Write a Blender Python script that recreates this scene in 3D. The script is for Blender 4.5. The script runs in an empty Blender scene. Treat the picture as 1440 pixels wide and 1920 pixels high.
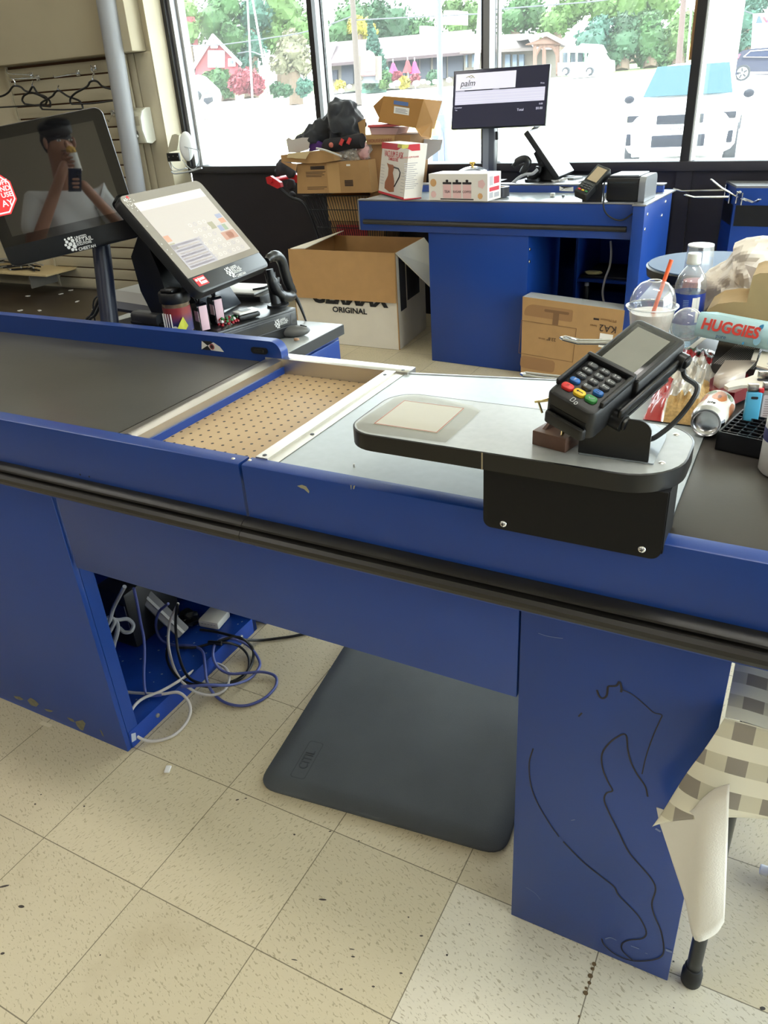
import bpy, bmesh, math, random
from mathutils import Vector, Matrix
from math import sin, cos, pi, radians
random.seed(11)
SC = bpy.context.scene
COL = SC.collection
V = Vector
# ------------------------------------------------------------------ camera (solved from the floor tiles)
F = 1437.75
CAM = V((1.34485, -0.65801, 1.47969))
RX = V((0.883355, 0.465021, -0.058654))
RD = V((0.177836, -0.448310, -0.876010))
RF = V((-0.433658, 0.763396, -0.478714))
def ray(u, v): return (RX*((u-720)/F) + RD*((v-960)/F) + RF)
def onX(u, v, x): d = ray(u, v); return CAM + d*((x-CAM.x)/d.x)
def onY(u, v, y): d = ray(u, v); return CAM + d*((y-CAM.y)/d.y)
def onZ(u, v, z): d = ray(u, v); return CAM + d*((z-CAM.z)/d.z)
def atD(u, v, D): return CAM + ray(u, v)*D
cd = bpy.data.cameras.new('camera')
co = bpy.data.objects.new('camera', cd); COL.objects.link(co)
M = Matrix.Identity(4)
for i in range(3):
    M[i][0] = RX[i]; M[i][1] = -RD[i]; M[i][2] = -RF[i]; M[i][3] = CAM[i]
co.matrix_world = M
cd.sensor_fit = 'VERTICAL'; cd.sensor_height = 24.0; cd.lens = F*24.0/1920.0
cd.clip_start = 0.004; cd.clip_end = 500
SC.camera = co
# ------------------------------------------------------------------ materials
def lin(c):
    o = []
    for x in c[:3]:
        x /= 255.0
        o.append(x/12.92 if x <= .04045 else ((x+.055)/1.055)**2.4)
    return (*o, 1)
MATS = {}
def mat(name, rgb, rough=.5, metal=0., spec=.5, var=0., vscale=8., bump=0., bscale=200., coat=0., emit=0., trans=0., ior=None, sheen=0., sss=0.):
    if name in MATS: return MATS[name]
    m = bpy.data.materials.new(name); m.use_nodes = True
    nt = m.node_tree; b = nt.nodes['Principled BSDF']
    c = lin(rgb)
    b.inputs['Base Color'].default_value = c
    b.inputs['Roughness'].default_value = rough
    b.inputs['Metallic'].default_value = metal
    b.inputs['Specular IOR Level'].default_value = spec
    if coat: b.inputs['Coat Weight'].default_value = coat; b.inputs['Coat Roughness'].default_value = .08
    if ior: b.inputs['IOR'].default_value = ior
    if sheen: b.inputs['Sheen Weight'].default_value = sheen
    if emit:
        b.inputs['Emission Color'].default_value = c; b.inputs['Emission Strength'].default_value = emit
    if sss: b.inputs['Subsurface Weight'].default_value = sss; b.inputs['Subsurface Radius'].default_value = (.02, .008, .004)
    if var or bump:
        tc = nt.nodes.new('ShaderNodeTexCoord')
    if var:
        n = nt.nodes.new('ShaderNodeTexNoise'); n.inputs['Scale'].default_value = vscale; n.inputs['Detail'].default_value = 5
        r = nt.nodes.new('ShaderNodeMapRange'); r.inputs[1].default_value = .3; r.inputs[2].default_value = .7
        r.inputs[3].default_value = 1-var; r.inputs[4].default_value = 1+var
        h = nt.nodes.new('ShaderNodeHueSaturation'); h.inputs['Color'].default_value = c
        nt.links.new(tc.outputs['Object'], n.inputs['Vector']); nt.links.new(n.outputs[0], r.inputs[0])
        nt.links.new(r.outputs[0], h.inputs['Value']); nt.links.new(h.outputs[0], b.inputs['Base Color'])
    if bump:
        n2 = nt.nodes.new('ShaderNodeTexNoise'); n2.inputs['Scale'].default_value = bscale; n2.inputs['Detail'].default_value = 3
        bp = nt.nodes.new('ShaderNodeBump'); bp.inputs['Strength'].default_value = bump; bp.inputs['Distance'].default_value = .002
        nt.links.new(tc.outputs['Object'], n2.inputs['Vector']); nt.links.new(n2.outputs[0], bp.inputs['Height'])
        nt.links.new(bp.outputs[0], b.inputs['Normal'])
    MATS[name] = m
    return m
def glassy(name, tint=(255, 255, 255), gloss=.08, dirt=0., diff=(235, 235, 235), trl=False):
    """thin clear sheet: mostly see-through, a little mirror, an optional film of haze"""
    if name in MATS: return MATS[name]
    m = bpy.data.materials.new(name); m.use_nodes = True; nt = m.node_tree
    for n in list(nt.nodes): nt.nodes.remove(n)
    o = nt.nodes.new('ShaderNodeOutputMaterial'); t = nt.nodes.new('ShaderNodeBsdfTransparent'); t.inputs[0].default_value = lin(tint)
    g = nt.nodes.new('ShaderNodeBsdfGlossy'); g.inputs['Roughness'].default_value = .03
    fr = nt.nodes.new('ShaderNodeFresnel')
    ge = nt.nodes.new('ShaderNodeNewGeometry'); bi = nt.nodes.new('ShaderNodeMapRange'); bi.inputs[3].default_value = 1.45; bi.inputs[4].default_value = 1/1.45
    nt.links.new(ge.outputs['Backfacing'], bi.inputs[0]); nt.links.new(bi.outputs[0], fr.inputs['IOR'])
    mp = nt.nodes.new('ShaderNodeMath'); mp.operation = 'MULTIPLY_ADD'; mp.inputs[1].default_value = 1.0; mp.inputs[2].default_value = gloss*.3
    mx = nt.nodes.new('ShaderNodeMixShader')
    nt.links.new(fr.outputs[0], mp.inputs[0]); nt.links.new(mp.outputs[0], mx.inputs[0])
    nt.links.new(t.outputs[0], mx.inputs[1]); nt.links.new(g.outputs[0], mx.inputs[2])
    last = mx
    if dirt:
        d = nt.nodes.new('ShaderNodeBsdfTranslucent' if trl else 'ShaderNodeBsdfDiffuse'); d.inputs[0].default_value = lin(diff)
        m2 = nt.nodes.new('ShaderNodeMixShader'); m2.inputs[0].default_value = dirt
        nt.links.new(mx.outputs[0], m2.inputs[1]); nt.links.new(d.outputs[0], m2.inputs[2]); last = m2
    nt.links.new(last.outputs[0], o.inputs[0])
    MATS[name] = m
    return m
# ------------------------------------------------------------------ meshes
class MB:
    def __init__(s, X=None): s.bm = bmesh.new(); s.mi = 0; s.X = X or Matrix.Identity(4)
    def m(s, i): s.mi = i; return s
    def v(s, p): return s.bm.verts.new(s.X @ V(p))
    def f(s, vs):
        try:
            f = s.bm.faces.new(vs); f.material_index = s.mi; return f
        except ValueError: return None
    def poly(s, pts): return s.f([s.v(p) for p in pts])
    def box(s, x0, x1, y0, y1, z0, z1, bev=0., R=None, seg=2):
        c = V(((x0+x1)/2, (y0+y1)/2, (z0+z1)/2)); h = V((abs(x1-x0)/2, abs(y1-y0)/2, abs(z1-z0)/2))
        vs = []
        for a in (-1, 1):
            for b in (-1, 1):
                for d in (-1, 1):
                    p = V((a*h.x, b*h.y, d*h.z))
                    if R is not None: p = R @ p
                    vs.append(s.v(c+p))
        fs = [s.f([vs[i] for i in q]) for q in ((0, 1, 3, 2), (4, 6, 7, 5), (0, 4, 5, 1), (2, 3, 7, 6), (0, 2, 6, 4), (1, 5, 7, 3))]
        if bev:
            es = set(e for f in fs for e in f.edges)
            r = bmesh.ops.bevel(s.bm, geom=list(es), offset=min(bev, min(h)*.95), segments=seg, profile=.5, affect='EDGES')
            for f in r['faces']: f.material_index = s.mi
        return s
    def prism(s, poly, a, b, fn=None, cap=True):
        """polygon of 2-D points swept from a to b; fn(u, v, w) -> 3-D point (default: xy polygon, z sweep)"""
        fn = fn or (lambda u, v, w: (u, v, w))
        A = [s.v(fn(u, v, a)) for u, v in poly]; B = [s.v(fn(u, v, b)) for u, v in poly]
        n = len(poly)
        for i in range(n): s.f([A[i], A[(i+1) % n], B[(i+1) % n], B[i]])
        if cap: s.f(A[::-1]); s.f(B)
        return s
    def cyl(s, p0, p1, r0, r1=None, seg=20, cap=True):
        return s.tube([p0, p1], [r0, r0 if r1 is None else r1], seg, cap)
    def tube(s, pts, r, seg=8, cap=True, closed=False):
        pts = [V(p) for p in pts]; n = len(pts)
        rs = r if isinstance(r, (list, tuple)) else [r]*n
        rings = []; up = None
        for i, p in enumerate(pts):
            if closed: t = pts[(i+1) % n]-pts[i-1]
            elif i == 0: t = pts[1]-pts[0]
            elif i == n-1: t = pts[-1]-pts[-2]
            else: t = pts[i+1]-pts[i-1]
            t = t.normalized() if t.length > 1e-9 else V((0, 0, 1))
            if up is None:
                up = V((0, 0, 1)) if abs(t.z) < .9 else V((1, 0, 0))
            a = (up - t*up.dot(t))
            a = a.normalized() if a.length > 1e-6 else t.orthogonal().normalized()
            up = a; b = t.cross(a)
            rings.append([s.v(p + (a*cos(2*pi*k/seg)+b*sin(2*pi*k/seg))*rs[i]) for k in range(seg)])
        for i in range(n if closed else n-1):
            A, B = rings[i], rings[(i+1) % n]
            for k in range(seg): s.f([A[k], A[(k+1) % seg], B[(k+1) % seg], B[k]])
        if cap and not closed: s.f(rings[0][::-1]); s.f(rings[-1])
        return s
    def lathe(s, prof, seg=32, c=(0, 0, 0), fn=None, mats=None):
        c = V(c); fn = fn or (lambda x, y, z: V((x, y, z)))
        rings = []
        for r, z in prof:
            rings.append([s.v(c+fn(r*cos(2*pi*k/seg), r*sin(2*pi*k/seg), z)) for k in range(seg)] if r > 1e-6 else [s.v(c+fn(0, 0, z))])
        for i in range(len(prof)-1):
            if mats: s.mi = mats[i]
            A, B = rings[i], rings[i+1]
            for k in range(seg):
                k2 = (k+1) % seg
                if len(A) == 1 and len(B) == 1: continue
                if len(A) == 1: s.f([A[0], B[k2], B[k]])
                elif len(B) == 1: s.f([A[k], A[k2], B[0]])
                else: s.f([A[k], A[k2], B[k2], B[k]])
        return s
    def grid(s, fn, nu, nv):
        g = [[s.v(fn(i/nu, j/nv)) for j in range(nv+1)] for i in range(nu+1)]
        for i in range(nu):
            for j in range(nv): s.f([g[i][j], g[i+1][j], g[i+1][j+1], g[i][j+1]])
        return s
    def blob(s, c, r, sub=2, amp=0., seed=0, sc=(1, 1, 1), freq=2.5):
        from mathutils import noise
        g = bmesh.ops.create_icosphere(s.bm, subdivisions=sub, radius=1)
        c = V(c)
        for v in g['verts']:
            d = v.co.normalized(); k = 1+amp*noise.noise(d*freq+V((seed*3.1, seed*1.7, 0)))
            v.co = s.X @ (c + V((d.x*sc[0], d.y*sc[1], d.z*sc[2]))*r*k)
            for f in v.link_faces: f.material_index = s.mi
        return s
    def obj(s, name, mats, parent=None, world=True, smooth=40, solid=0., sub=0):
        bmesh.ops.recalc_face_normals(s.bm, faces=s.bm.faces)
        me = bpy.data.meshes.new(name); s.bm.to_mesh(me); s.bm.free()
        for k in (mats if isinstance(mats, (list, tuple)) else [mats]): me.materials.append(k)
        return link(name, me, parent, world, smooth, solid, sub)
WM = {}
def link(name, me, parent=None, world=True, smooth=40, solid=0., sub=0):
    if smooth:
        for p in me.polygons: p.use_smooth = True
        if smooth < 180: me.set_sharp_from_angle(angle=radians(smooth))
    o = bpy.data.objects.new(name, me); COL.objects.link(o)
    if parent is not None:
        o.parent = parent
        if world: o.matrix_parent_inverse = WM[parent.name].inverted(); WM[o.name] = Matrix.Identity(4)
        else: WM[o.name] = WM[parent.name].copy()
    else: WM[o.name] = Matrix.Identity(4)
    if sub:
        md = o.modifiers.new('subd', 'SUBSURF'); md.levels = sub; md.render_levels = sub
    if solid:
        md = o.modifiers.new('solid', 'SOLIDIFY'); md.thickness = solid; md.offset = 0
    return o
def tag(o, label, cat, group=None, kind=None):
    if label: o['label'] = label
    if cat: o['category'] = cat
    if group: o['group'] = group
    if kind: o['kind'] = kind
    return o
def thing(name, label, cat, loc=(0, 0, 0), R=None, group=None):
    o = bpy.data.objects.new(name, None); COL.objects.link(o); o.empty_display_size = .05
    m = Matrix.Translation(V(loc))
    if R is not None: m = m @ R.to_4x4()
    o.matrix_world = m; WM[o.name] = m
    return tag(o, label, cat, group)
def struct(o, label=None):
    o['kind'] = 'structure'
    if label: o['label'] = label
    return o
def rz(deg): return Matrix.Rotation(radians(deg), 3, 'Z')
def axes(x, y, z): return Matrix((V(x), V(y), V(z))).transposed()
def frame(x, up, n):
    """local x, local y = up, local z = n"""
    n = V(n).normalized(); x = V(x); x = (x - n*x.dot(n)).normalized(); return axes(x, n.cross(x), n)
def dup(o, loc=None, dx=None):
    c = o.copy(); COL.objects.link(c); WM[c.name] = WM[o.name].copy()
    def kids(a, b):
        for ch in list(a.children):
            k = ch.copy(); COL.objects.link(k); k.parent = b; WM[k.name] = WM[ch.name].copy(); kids(ch, k)
    kids(o, c)
    if loc is not None: c.location = V(loc)
    return c
def text(s, size, X, m, parent, name='lettering', world=False, extrude=.0004, align='CENTER', shear=0., bold=0., sx=1.):
    cu = bpy.data.curves.new('t', 'FONT'); cu.body = s; cu.size = size; cu.extrude = extrude; cu.align_x = align; cu.align_y = 'CENTER'
    cu.shear = shear; cu.offset = bold; cu.resolution_u = 3
    to = bpy.data.objects.new('t', cu); COL.objects.link(to)
    me = bpy.data.meshes.new_from_object(to)
    bpy.data.objects.remove(to); bpy.data.curves.remove(cu)
    me.transform(X @ Matrix.Diagonal((sx, 1, 1, 1))); me.materials.clear(); me.materials.append(m); me.name = name
    return link(name, me, parent, world, 0)
def T(x, y, z, R=None):
    m = Matrix.Translation(V((x, y, z)))
    return m @ R.to_4x4() if R is not None else m
def rrect(x0, x1, y0, y1, r, n=6):
    if not isinstance(r, (list, tuple)): r = (r,)*4
    out = []
    for (cx, cy, a0), q in zip(((x1, y1, 0), (x0, y1, 90), (x0, y0, 180), (x1, y0, 270)), r):
        ox = cx - q if cx == x1 else cx + q; oy = cy - q if cy == y1 else cy + q
        for k in range(n+1):
            a = radians(a0+90*k/n); out.append((ox+q*cos(a), oy+q*sin(a)))
    return out
def spline(pts, k=6):
    """smooth curve through points"""
    p = [V(q) for q in pts]; out = []
    for i in range(len(p)-1):
        a = p[i-1] if i else p[0]*2-p[1]; b, c = p[i], p[i+1]; d = p[i+2] if i+2 < len(p) else p[-1]*2-p[-2]
        for j in range(k):
            t = j/k
            out.append(.5*((2*b)+(c-a)*t+(2*a-5*b+4*c-d)*t*t+(3*b-a-3*c+d)*t**3))
    out.append(p[-1]); return out
# shared materials
BLUE = mat('blue_paint', (22, 60, 136), .34, spec=.5, var=.06, vscale=3, bump=.04, bscale=300)
BLACK = mat('black_plastic', (14, 15, 17), .38, bump=.05, bscale=900)
BLACKM = mat('black_matte', (16, 17, 19), .6)
DGREY = mat('dark_grey_plastic', (48, 50, 54), .45)
GREY = mat('grey_plastic', (120, 122, 124), .45)
LAM = mat('grey_laminate', (158, 166, 170), .3, var=.04, vscale=60)
STEEL = mat('brushed_steel', (196, 192, 184), .32, metal=1., bump=.06, bscale=500)
CHROME = mat('chrome', (225, 228, 232), .12, metal=1.)
WHITE = mat('white_plastic', (226, 226, 222), .4)
PAPER = mat('paper', (235, 232, 226), .8)
CARD = mat('cardboard', (172, 134, 88), .85, var=.05, vscale=14)
CARDD = mat('cardboard_dark', (150, 112, 72), .85, var=.05, vscale=14)
CARDW = mat('cardboard_white', (222, 214, 198), .8, var=.03, vscale=10)
RED = mat('red_plastic', (196, 36, 44), .35)
INK = mat('black_ink', (26, 26, 28), .6)
GLASSBLK = mat('screen_black', (8, 9, 12), .03, spec=.9)
# ================================================================== the room
TL = 0.3048
def floor_mat():
    m = bpy.data.materials.new('vinyl_tiles'); m.use_nodes = True; nt = m.node_tree; N = nt.nodes.new; L = nt.links.new
    b = nt.nodes['Principled BSDF']
    def mth(op, a, bb=None, c=None):
        n = N('ShaderNodeMath'); n.operation = op
        for i, x in enumerate((a, bb, c)):
            if x is None: continue
            if hasattr(x, 'links'): L(x, n.inputs[i])
            else: n.inputs[i].default_value = x
        return n.outputs[0]
    tc = N('ShaderNodeTexCoord'); sp = N('ShaderNodeSeparateXYZ'); L(tc.outputs['Object'], sp.inputs[0])
    x, y = sp.outputs[0], sp.outputs[1]
    # joints
    dx = mth('PINGPONG', x, TL/2); dy = mth('PINGPONG', y, TL/2)
    d = mth('MINIMUM', dx, dy)
    # pingpong(x, T/2) is zero at every multiple of T
    joint = mth('LESS_THAN', d, .0011)
    tx = mth('FLOOR', mth('DIVIDE', x, TL)); ty = mth('FLOOR', mth('DIVIDE', y, TL))
    cb = N('ShaderNodeCombineXYZ'); L(tx, cb.inputs[0]); L(ty, cb.inputs[1])
    wn = N('ShaderNodeTexWhiteNoise'); wn.noise_dimensions = '3D'; L(cb.outputs[0], wn.inputs['Vector'])
    rnd = wn.outputs['Value']
    # flecks, turned a quarter in about half the tiles
    rot = N('ShaderNodeVectorRotate'); rot.rotation_type = 'Z_AXIS'; L(tc.outputs['Object'], rot.inputs['Vector'])
    L(mth('MULTIPLY_ADD', mth('ROUND', rnd), 1.57, .35), rot.inputs['Angle'])
    mp = N('ShaderNodeMapping'); mp.inputs['Scale'].default_value = (60, 150, 1); L(rot.outputs[0], mp.inputs[0])
    n1 = N('ShaderNodeTexNoise'); n1.inputs['Scale'].default_value = 1.6; n1.inputs['Detail'].default_value = 2.5; n1.inputs['Distortion'].default_value = .6
    L(mp.outputs[0], n1.inputs['Vector'])
    mr = N('ShaderNodeMapRange'); mr.inputs[1].default_value = .585; mr.inputs[2].default_value = .66; L(n1.outputs[0], mr.inputs[0])
    n2 = N('ShaderNodeTexNoise'); n2.inputs['Scale'].default_value = 3.5; n2.inputs['Detail'].default_value = 8; n2.inputs['Roughness'].default_value = .65
    L(tc.outputs['Object'], n2.inputs['Vector'])
    mr2 = N('ShaderNodeMapRange'); mr2.inputs[1].default_value = .56; mr2.inputs[2].default_value = .74; mr2.inputs[4].default_value = .3; L(n2.outputs[0], mr2.inputs[0])
    n3 = N('ShaderNodeTexNoise'); n3.inputs['Scale'].default_value = 26; n3.inputs['Detail'].default_value = 6
    L(tc.outputs['Object'], n3.inputs['Vector'])
    mr3 = N('ShaderNodeMapRange'); mr3.inputs[1].default_value = .74; mr3.inputs[2].default_value = .8; mr3.inputs[4].default_value = .75; L(n3.outputs[0], mr3.inputs[0])
    # the newer, whiter tiles by the right pedestal
    newer = mth('MULTIPLY', mth('GREATER_THAN', x, 3*TL), mth('LESS_THAN', y, TL))
    def mix(f, a, c):
        n = N('ShaderNodeMix'); n.data_type = 'RGBA'
        if hasattr(f, 'links'): L(f, n.inputs[0])
        else: n.inputs[0].default_value = f
        for i, q in ((6, a), (7, c)):
            if hasattr(q, 'links'): L(q, n.inputs[i])
            else: n.inputs[i].default_value = q
        return n.outputs[2]
    base = mix(newer, lin((206, 193, 162)), lin((217, 208, 186)))
    hs = N('ShaderNodeHueSaturation'); L(base, hs.inputs['Color']); L(mth('MULTIPLY_ADD', rnd, .1, .95), hs.inputs['Value'])
    c = mix(mth('MULTIPLY', mr.outputs[0], .58), hs.outputs[0], lin((140, 126, 96)))
    c = mix(mr2.outputs[0], c, lin((150, 132, 100)))
    c = mix(mr3.outputs[0], c, lin((110, 92, 68)))
    c = mix(mth('MULTIPLY', joint, .8), c, lin((92, 82, 62)))
    L(c, b.inputs['Base Color']); b.inputs['Roughness'].default_value = .42; b.inputs['Specular IOR Level'].default_value = .4
    bp = N('ShaderNodeBump'); bp.inputs['Strength'].default_value = .08; bp.inputs['Distance'].default_value = .001
    L(n2.outputs[0], bp.inputs['Height']); L(bp.outputs[0], b.inputs['Normal'])
    return m
FLOORM = floor_mat()
STAIN = mat('dried_drip', (104, 84, 56), .5); SCUFF = mat('black_scuff', (66, 58, 52), .6)
b = MB()
b.poly([(-12, -6, 0), (5, -6, 0), (5, 5.4, 0), (-12, 5.4, 0)])
def spot(u, v, r, m, ax=1., ang=0.):
    p = onZ(u, v, 0); b.m(m)
    b.poly([(p.x+r*ax*cos(t)*cos(ang)-r*sin(t)*sin(ang), p.y+r*ax*cos(t)*sin(ang)+r*sin(t)*cos(ang), .0006) for t in [2*pi*k/10 for k in range(10)]])
for (u, v, r) in ((1114, 1808, .0042), (1111, 1817, .0036), (1107, 1830, .0048), (1105, 1843, .0036), (1098, 1862, .0046), (1099, 1853, .003), (1086, 1906, .0022)): spot(u, v, r, 1)
for (u, v, r, a, g) in [(u, v, r*.55, a, g) for (u, v, r, a, g) in ((8, 1662, .005, 4, .7), (445, 1500, .0035, 2.2, .7), (461, 1497, .003, 2, .5), (552, 1565, .004, 1.3, 0), (605, 1687, .004, 4, .35), (552, 1800, .002, 6, .3),
                        (660, 1780, .002, 5, .3), (662, 1794, .0025, 3, .3), (188, 1791, .003, 1, 0), (640, 1855, .003, 2, .4), (700, 1850, .003, 2, .3), (619, 1559, .003, 2, .6), (673, 1577, .0025, 1.5, .3),
                        (766, 1720, .003, 1, 0), (790, 1755, .003, 2.2, .4), (838, 1791, .004, 1, 0), (880, 1733, .0025, 1, 0), (752, 1825, .003, 2, .3), (5, 1788, .005, 1.6, .5), (40, 1700, .006, 2.2, .3), (66, 1508, .004, 1.4, 0), (77, 1490, .003, 1.5, .6), (158, 1512, .004, 1.2, 0), (1065, 1750, .0025, 2.4, 1.), (1230, 1690, .002, 1, 0), (1263, 1803, .003, 1, 0), (1263, 1890, .002, 1, 0), (1430, 1891, .006, 1.5, .5))]:
    spot(u, v, r, 2, a, g)
struct(b.obj('floor', [FLOORM, STAIN, SCUFF], smooth=0))
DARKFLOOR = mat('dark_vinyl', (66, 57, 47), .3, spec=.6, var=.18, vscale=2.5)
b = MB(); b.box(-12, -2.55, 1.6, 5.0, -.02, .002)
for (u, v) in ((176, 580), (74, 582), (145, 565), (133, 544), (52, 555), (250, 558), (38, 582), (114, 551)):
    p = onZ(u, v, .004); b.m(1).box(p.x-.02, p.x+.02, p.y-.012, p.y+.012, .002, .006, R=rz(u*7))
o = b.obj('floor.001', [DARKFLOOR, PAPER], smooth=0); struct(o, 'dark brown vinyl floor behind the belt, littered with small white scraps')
CREAM = mat('cream_paint', (180, 169, 143), .55, var=.05, vscale=2.2, bump=.05, bscale=60)
CREAM2 = mat('cream_paint_old', (194, 184, 158), .5, var=.06, vscale=5, bump=.06, bscale=80)
CEIL = mat('ceiling_white', (226, 222, 212), .8)
WALLM = mat('room_wall', (206, 198, 180), .75)
def wall(name, args, m):
    b = MB()
    for a in args: b.box(*a)
    return struct(b.obj(name, m, smooth=0))
wall('ceiling', [(-12, 5, -6, 6.6, 3.2, 3.3)], CEIL)
WALLD = mat('store_back_wall', (132, 132, 136), .8)
wall('wall_back', [(-12.1, 5.1, -6.1, -6, 0, 3.2)], WALLD)
wall('wall_right', [(5, 5.1, -6, -1.0, 0, 3.2), (5, 5.1, 3.9, 6, 0, 3.2), (5, 5.1, -1.0, 3.9, 3.08, 3.2)], WALLM)
wall('wall_left', [(-12.1, -12, -6, 6, 0, 3.2)], WALLM)
# front wall with the slatwall and the white pier
wall('wall_front', [(-12, -3.415, 4.6, 4.80, 0, 3.2)], CREAM2)
b = MB()
b.box(-9, -3.465, 4.44, 4.598, 1.868, 3.2, bev=.01)
struct(b.obj('trim_1', CREAM))
b = MB()       # plaster casing of the pier: two shallow flutes and a bead
for (x0, x1, d) in ((-3.74, -3.685, .02), (-3.668, -3.60, .012), (-3.59, -3.415, .018)): b.box(x0, x1, 4.6-d, 4.599, 0, 1.866, bev=.004)
b.box(-3.415, -3.404, 4.58, 4.80, 0, 3.19)
struct(b.obj('trim_2', CREAM2))
b = MB(); b.tube([(-3.765, 4.585, .02), (-3.755, 4.585, 1.865)], .012, 6)
struct(b.obj('trim_3', mat('worn_wood_edge', (150, 104, 58), .7, var=.3, vscale=20)))
# slatwall
SLAT = mat('slat_board', (186, 177, 152), .5, var=.03, vscale=3)
SLATB = mat('slat_groove', (84, 54, 32), .8)
sw = thing('slatwall', 'cream slatwall panel with brown grooves on the front wall behind the grey pole', 'slatwall', (-4.4, 4.58, .02))
b = MB(); b.box(-5.06, -3.775, 4.588, 4.599, .02, 1.862); b.obj('groove_backing', SLATB, sw)
b = MB(); z = .02
while z < 1.80:
    b.box(-5.06, -3.775, 4.570, 4.5885, z, min(z+.0845, 1.862), bev=.002); z += .0965
b.obj('slat_face', SLAT, sw)
b = MB(); b.box(-5.085, -5.062, 4.565, 4.599, .02, 1.862); b.obj('edge_trim', SLAT, sw)
# steel pole
POLE = mat('pole_grey', (158, 160, 164), .45, spec=.4, bump=.03)
pole = thing('support_pole', 'round grey painted steel pole from floor to ceiling before the slatwall', 'pole', (-3.70, 4.4, 0))
b = MB(); b.cyl((-3.70, 4.4, .006), (-3.545, 4.4, 3.2), .071, seg=32); b.obj('shaft', POLE, pole)
b = MB(); b.cyl((-3.70, 4.4, .001), (-3.70, 4.4, .008), .11, seg=24); b.obj('base_flange', POLE, pole)
# ---------------------------------------------------------------- window wall (turned 5.5 degrees)
W0 = V((-3.4, 4.80, 0)); th = radians(5.5)
UX = V((cos(th), -sin(th), 0)); UY = V((sin(th), cos(th), 0))
WX = Matrix((UX, UY, V((0, 0, 1)))).transposed().to_4x4(); WX = Matrix.Translation(W0) @ WX
def onW(u, v, t=0.):
    d = ray(u, v); return CAM + d*((W0+UY*t-CAM).dot(UY)/d.dot(UY))
KICK = mat('dark_kick_wall', (38, 35, 42), .5, var=.08, vscale=4, bump=.05, bscale=50)
FRAME = mat('bronze_frame', (36, 34, 35), .4, spec=.5)
ALU = mat('aluminium_frame', (150, 150, 152), .35, metal=.6)
ALUW = mat('white_glazing_bead', (214, 216, 216), .5)
b = MB(WX)
b.box(0, 4.85, .005, .16, 0, 1.0)
struct(b.obj('wall_window_side', KICK, smooth=0))
b = MB(WX)
b.box(0, 4.88, -.03, .17, .985, 1.036, bev=.004)
for s in (1.36, 2.70, 3.985): b.box(s, s+.085, -.012, .004, .02, .984)
struct(b.obj('trim_4', KICK))
b = MB(WX); b.box(0, 8.6, 0, .2, 3.08, 3.2)
struct(b.obj('wall_window_header', CREAM, smooth=0))
PANE = glassy('window_pane', (250, 253, 252), .05, .02, (240, 244, 244), trl=True)
def window(n, s0, s1):
    b = MB(WX); b.box(s0+.01, s1-.01, .088, .094, 1.036, 3.08)
    p = b.obj('window_%d' % n, PANE, smooth=0); struct(p)
window(1, .085, 1.40); window(2, 1.43, 2.73); window(3, 2.785, 4.01); window(4, 4.045, 4.86)
b = MB(WX)
for (a, c) in ((4.93, 5.95), (6.03, 7.05), (7.13, 8.3)): b.box(a, c, .088, .094, .06, 3.08)
struct(b.obj('added_door_1', PANE, smooth=0))  # unseen glass door, added to bring daylight onto the floor
b = MB(WX)
for s in (4.86, 5.96, 7.06, 8.31): b.box(s, s+.06, .04, .14, .001, 3.08)
struct(b.obj('trim_11', FRAME, smooth=0))
b = MB()
for (a, c) in ((-.95, .62), (.68, 2.25), (2.31, 3.85)): b.box(5.04, 5.046, a, c, .06, 3.08)
struct(b.obj('window_5', PANE, smooth=0))  # unseen glazing added in the right wall to brighten the floor under the counter
b = MB()
for y in (-1.0, .62, 2.25, 3.85): b.box(5.0, 5.09, y, y+.055, .001, 3.08)
b.box(5.0, 5.09, -1.0, 3.9, .001, .06)
struct(b.obj('trim_12', FRAME, smooth=0))
def mullion(n, s0, w, parts):
    b = MB(WX)
    for (a, c, t0, t1, mi, z0) in parts: b.m(mi).box(s0+a, s0+c, t0, t1, z0, 3.08)
    struct(b.obj('trim_%d' % n, [FRAME, ALU, ALUW, mat('stained_wood_strip', (150, 112, 74), .6)]))
mullion(5, 0.0, .08, [(-.02, .036, -.03, .05, 0, 1.036), (.036, .07, .0, .10, 1, 1.036), (.07, .09, .06, .13, 2, 1.036)])
mullion(6, 1.388, .045, [(0, .043, -.01, .03, 0, 1.036), (.004, .043, .031, .085, 1, 1.036), (.006, .05, .086, .10, 0, 1.036), (.01, .055, .10, .15, 2, 1.036)])
mullion(7, 2.722, .05, [(0, .012, -.01, .09, 0, 1.036), (.0125, .056, -.008, .085, 1, 1.036), (.056, .07, .09, .13, 2, 1.036)])
mullion(8, 3.995, .05, [(0, .048, -.012, .09, 0, 1.036), (.0485, .058, .0, .09, 2, 1.036), (-.016, -.001, -.005, .03, 3, 1.54)])
wall('wall_window_far', [(4.84, 5.0, 3.9, 4.3, 0, 3.2)], KICK)
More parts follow.
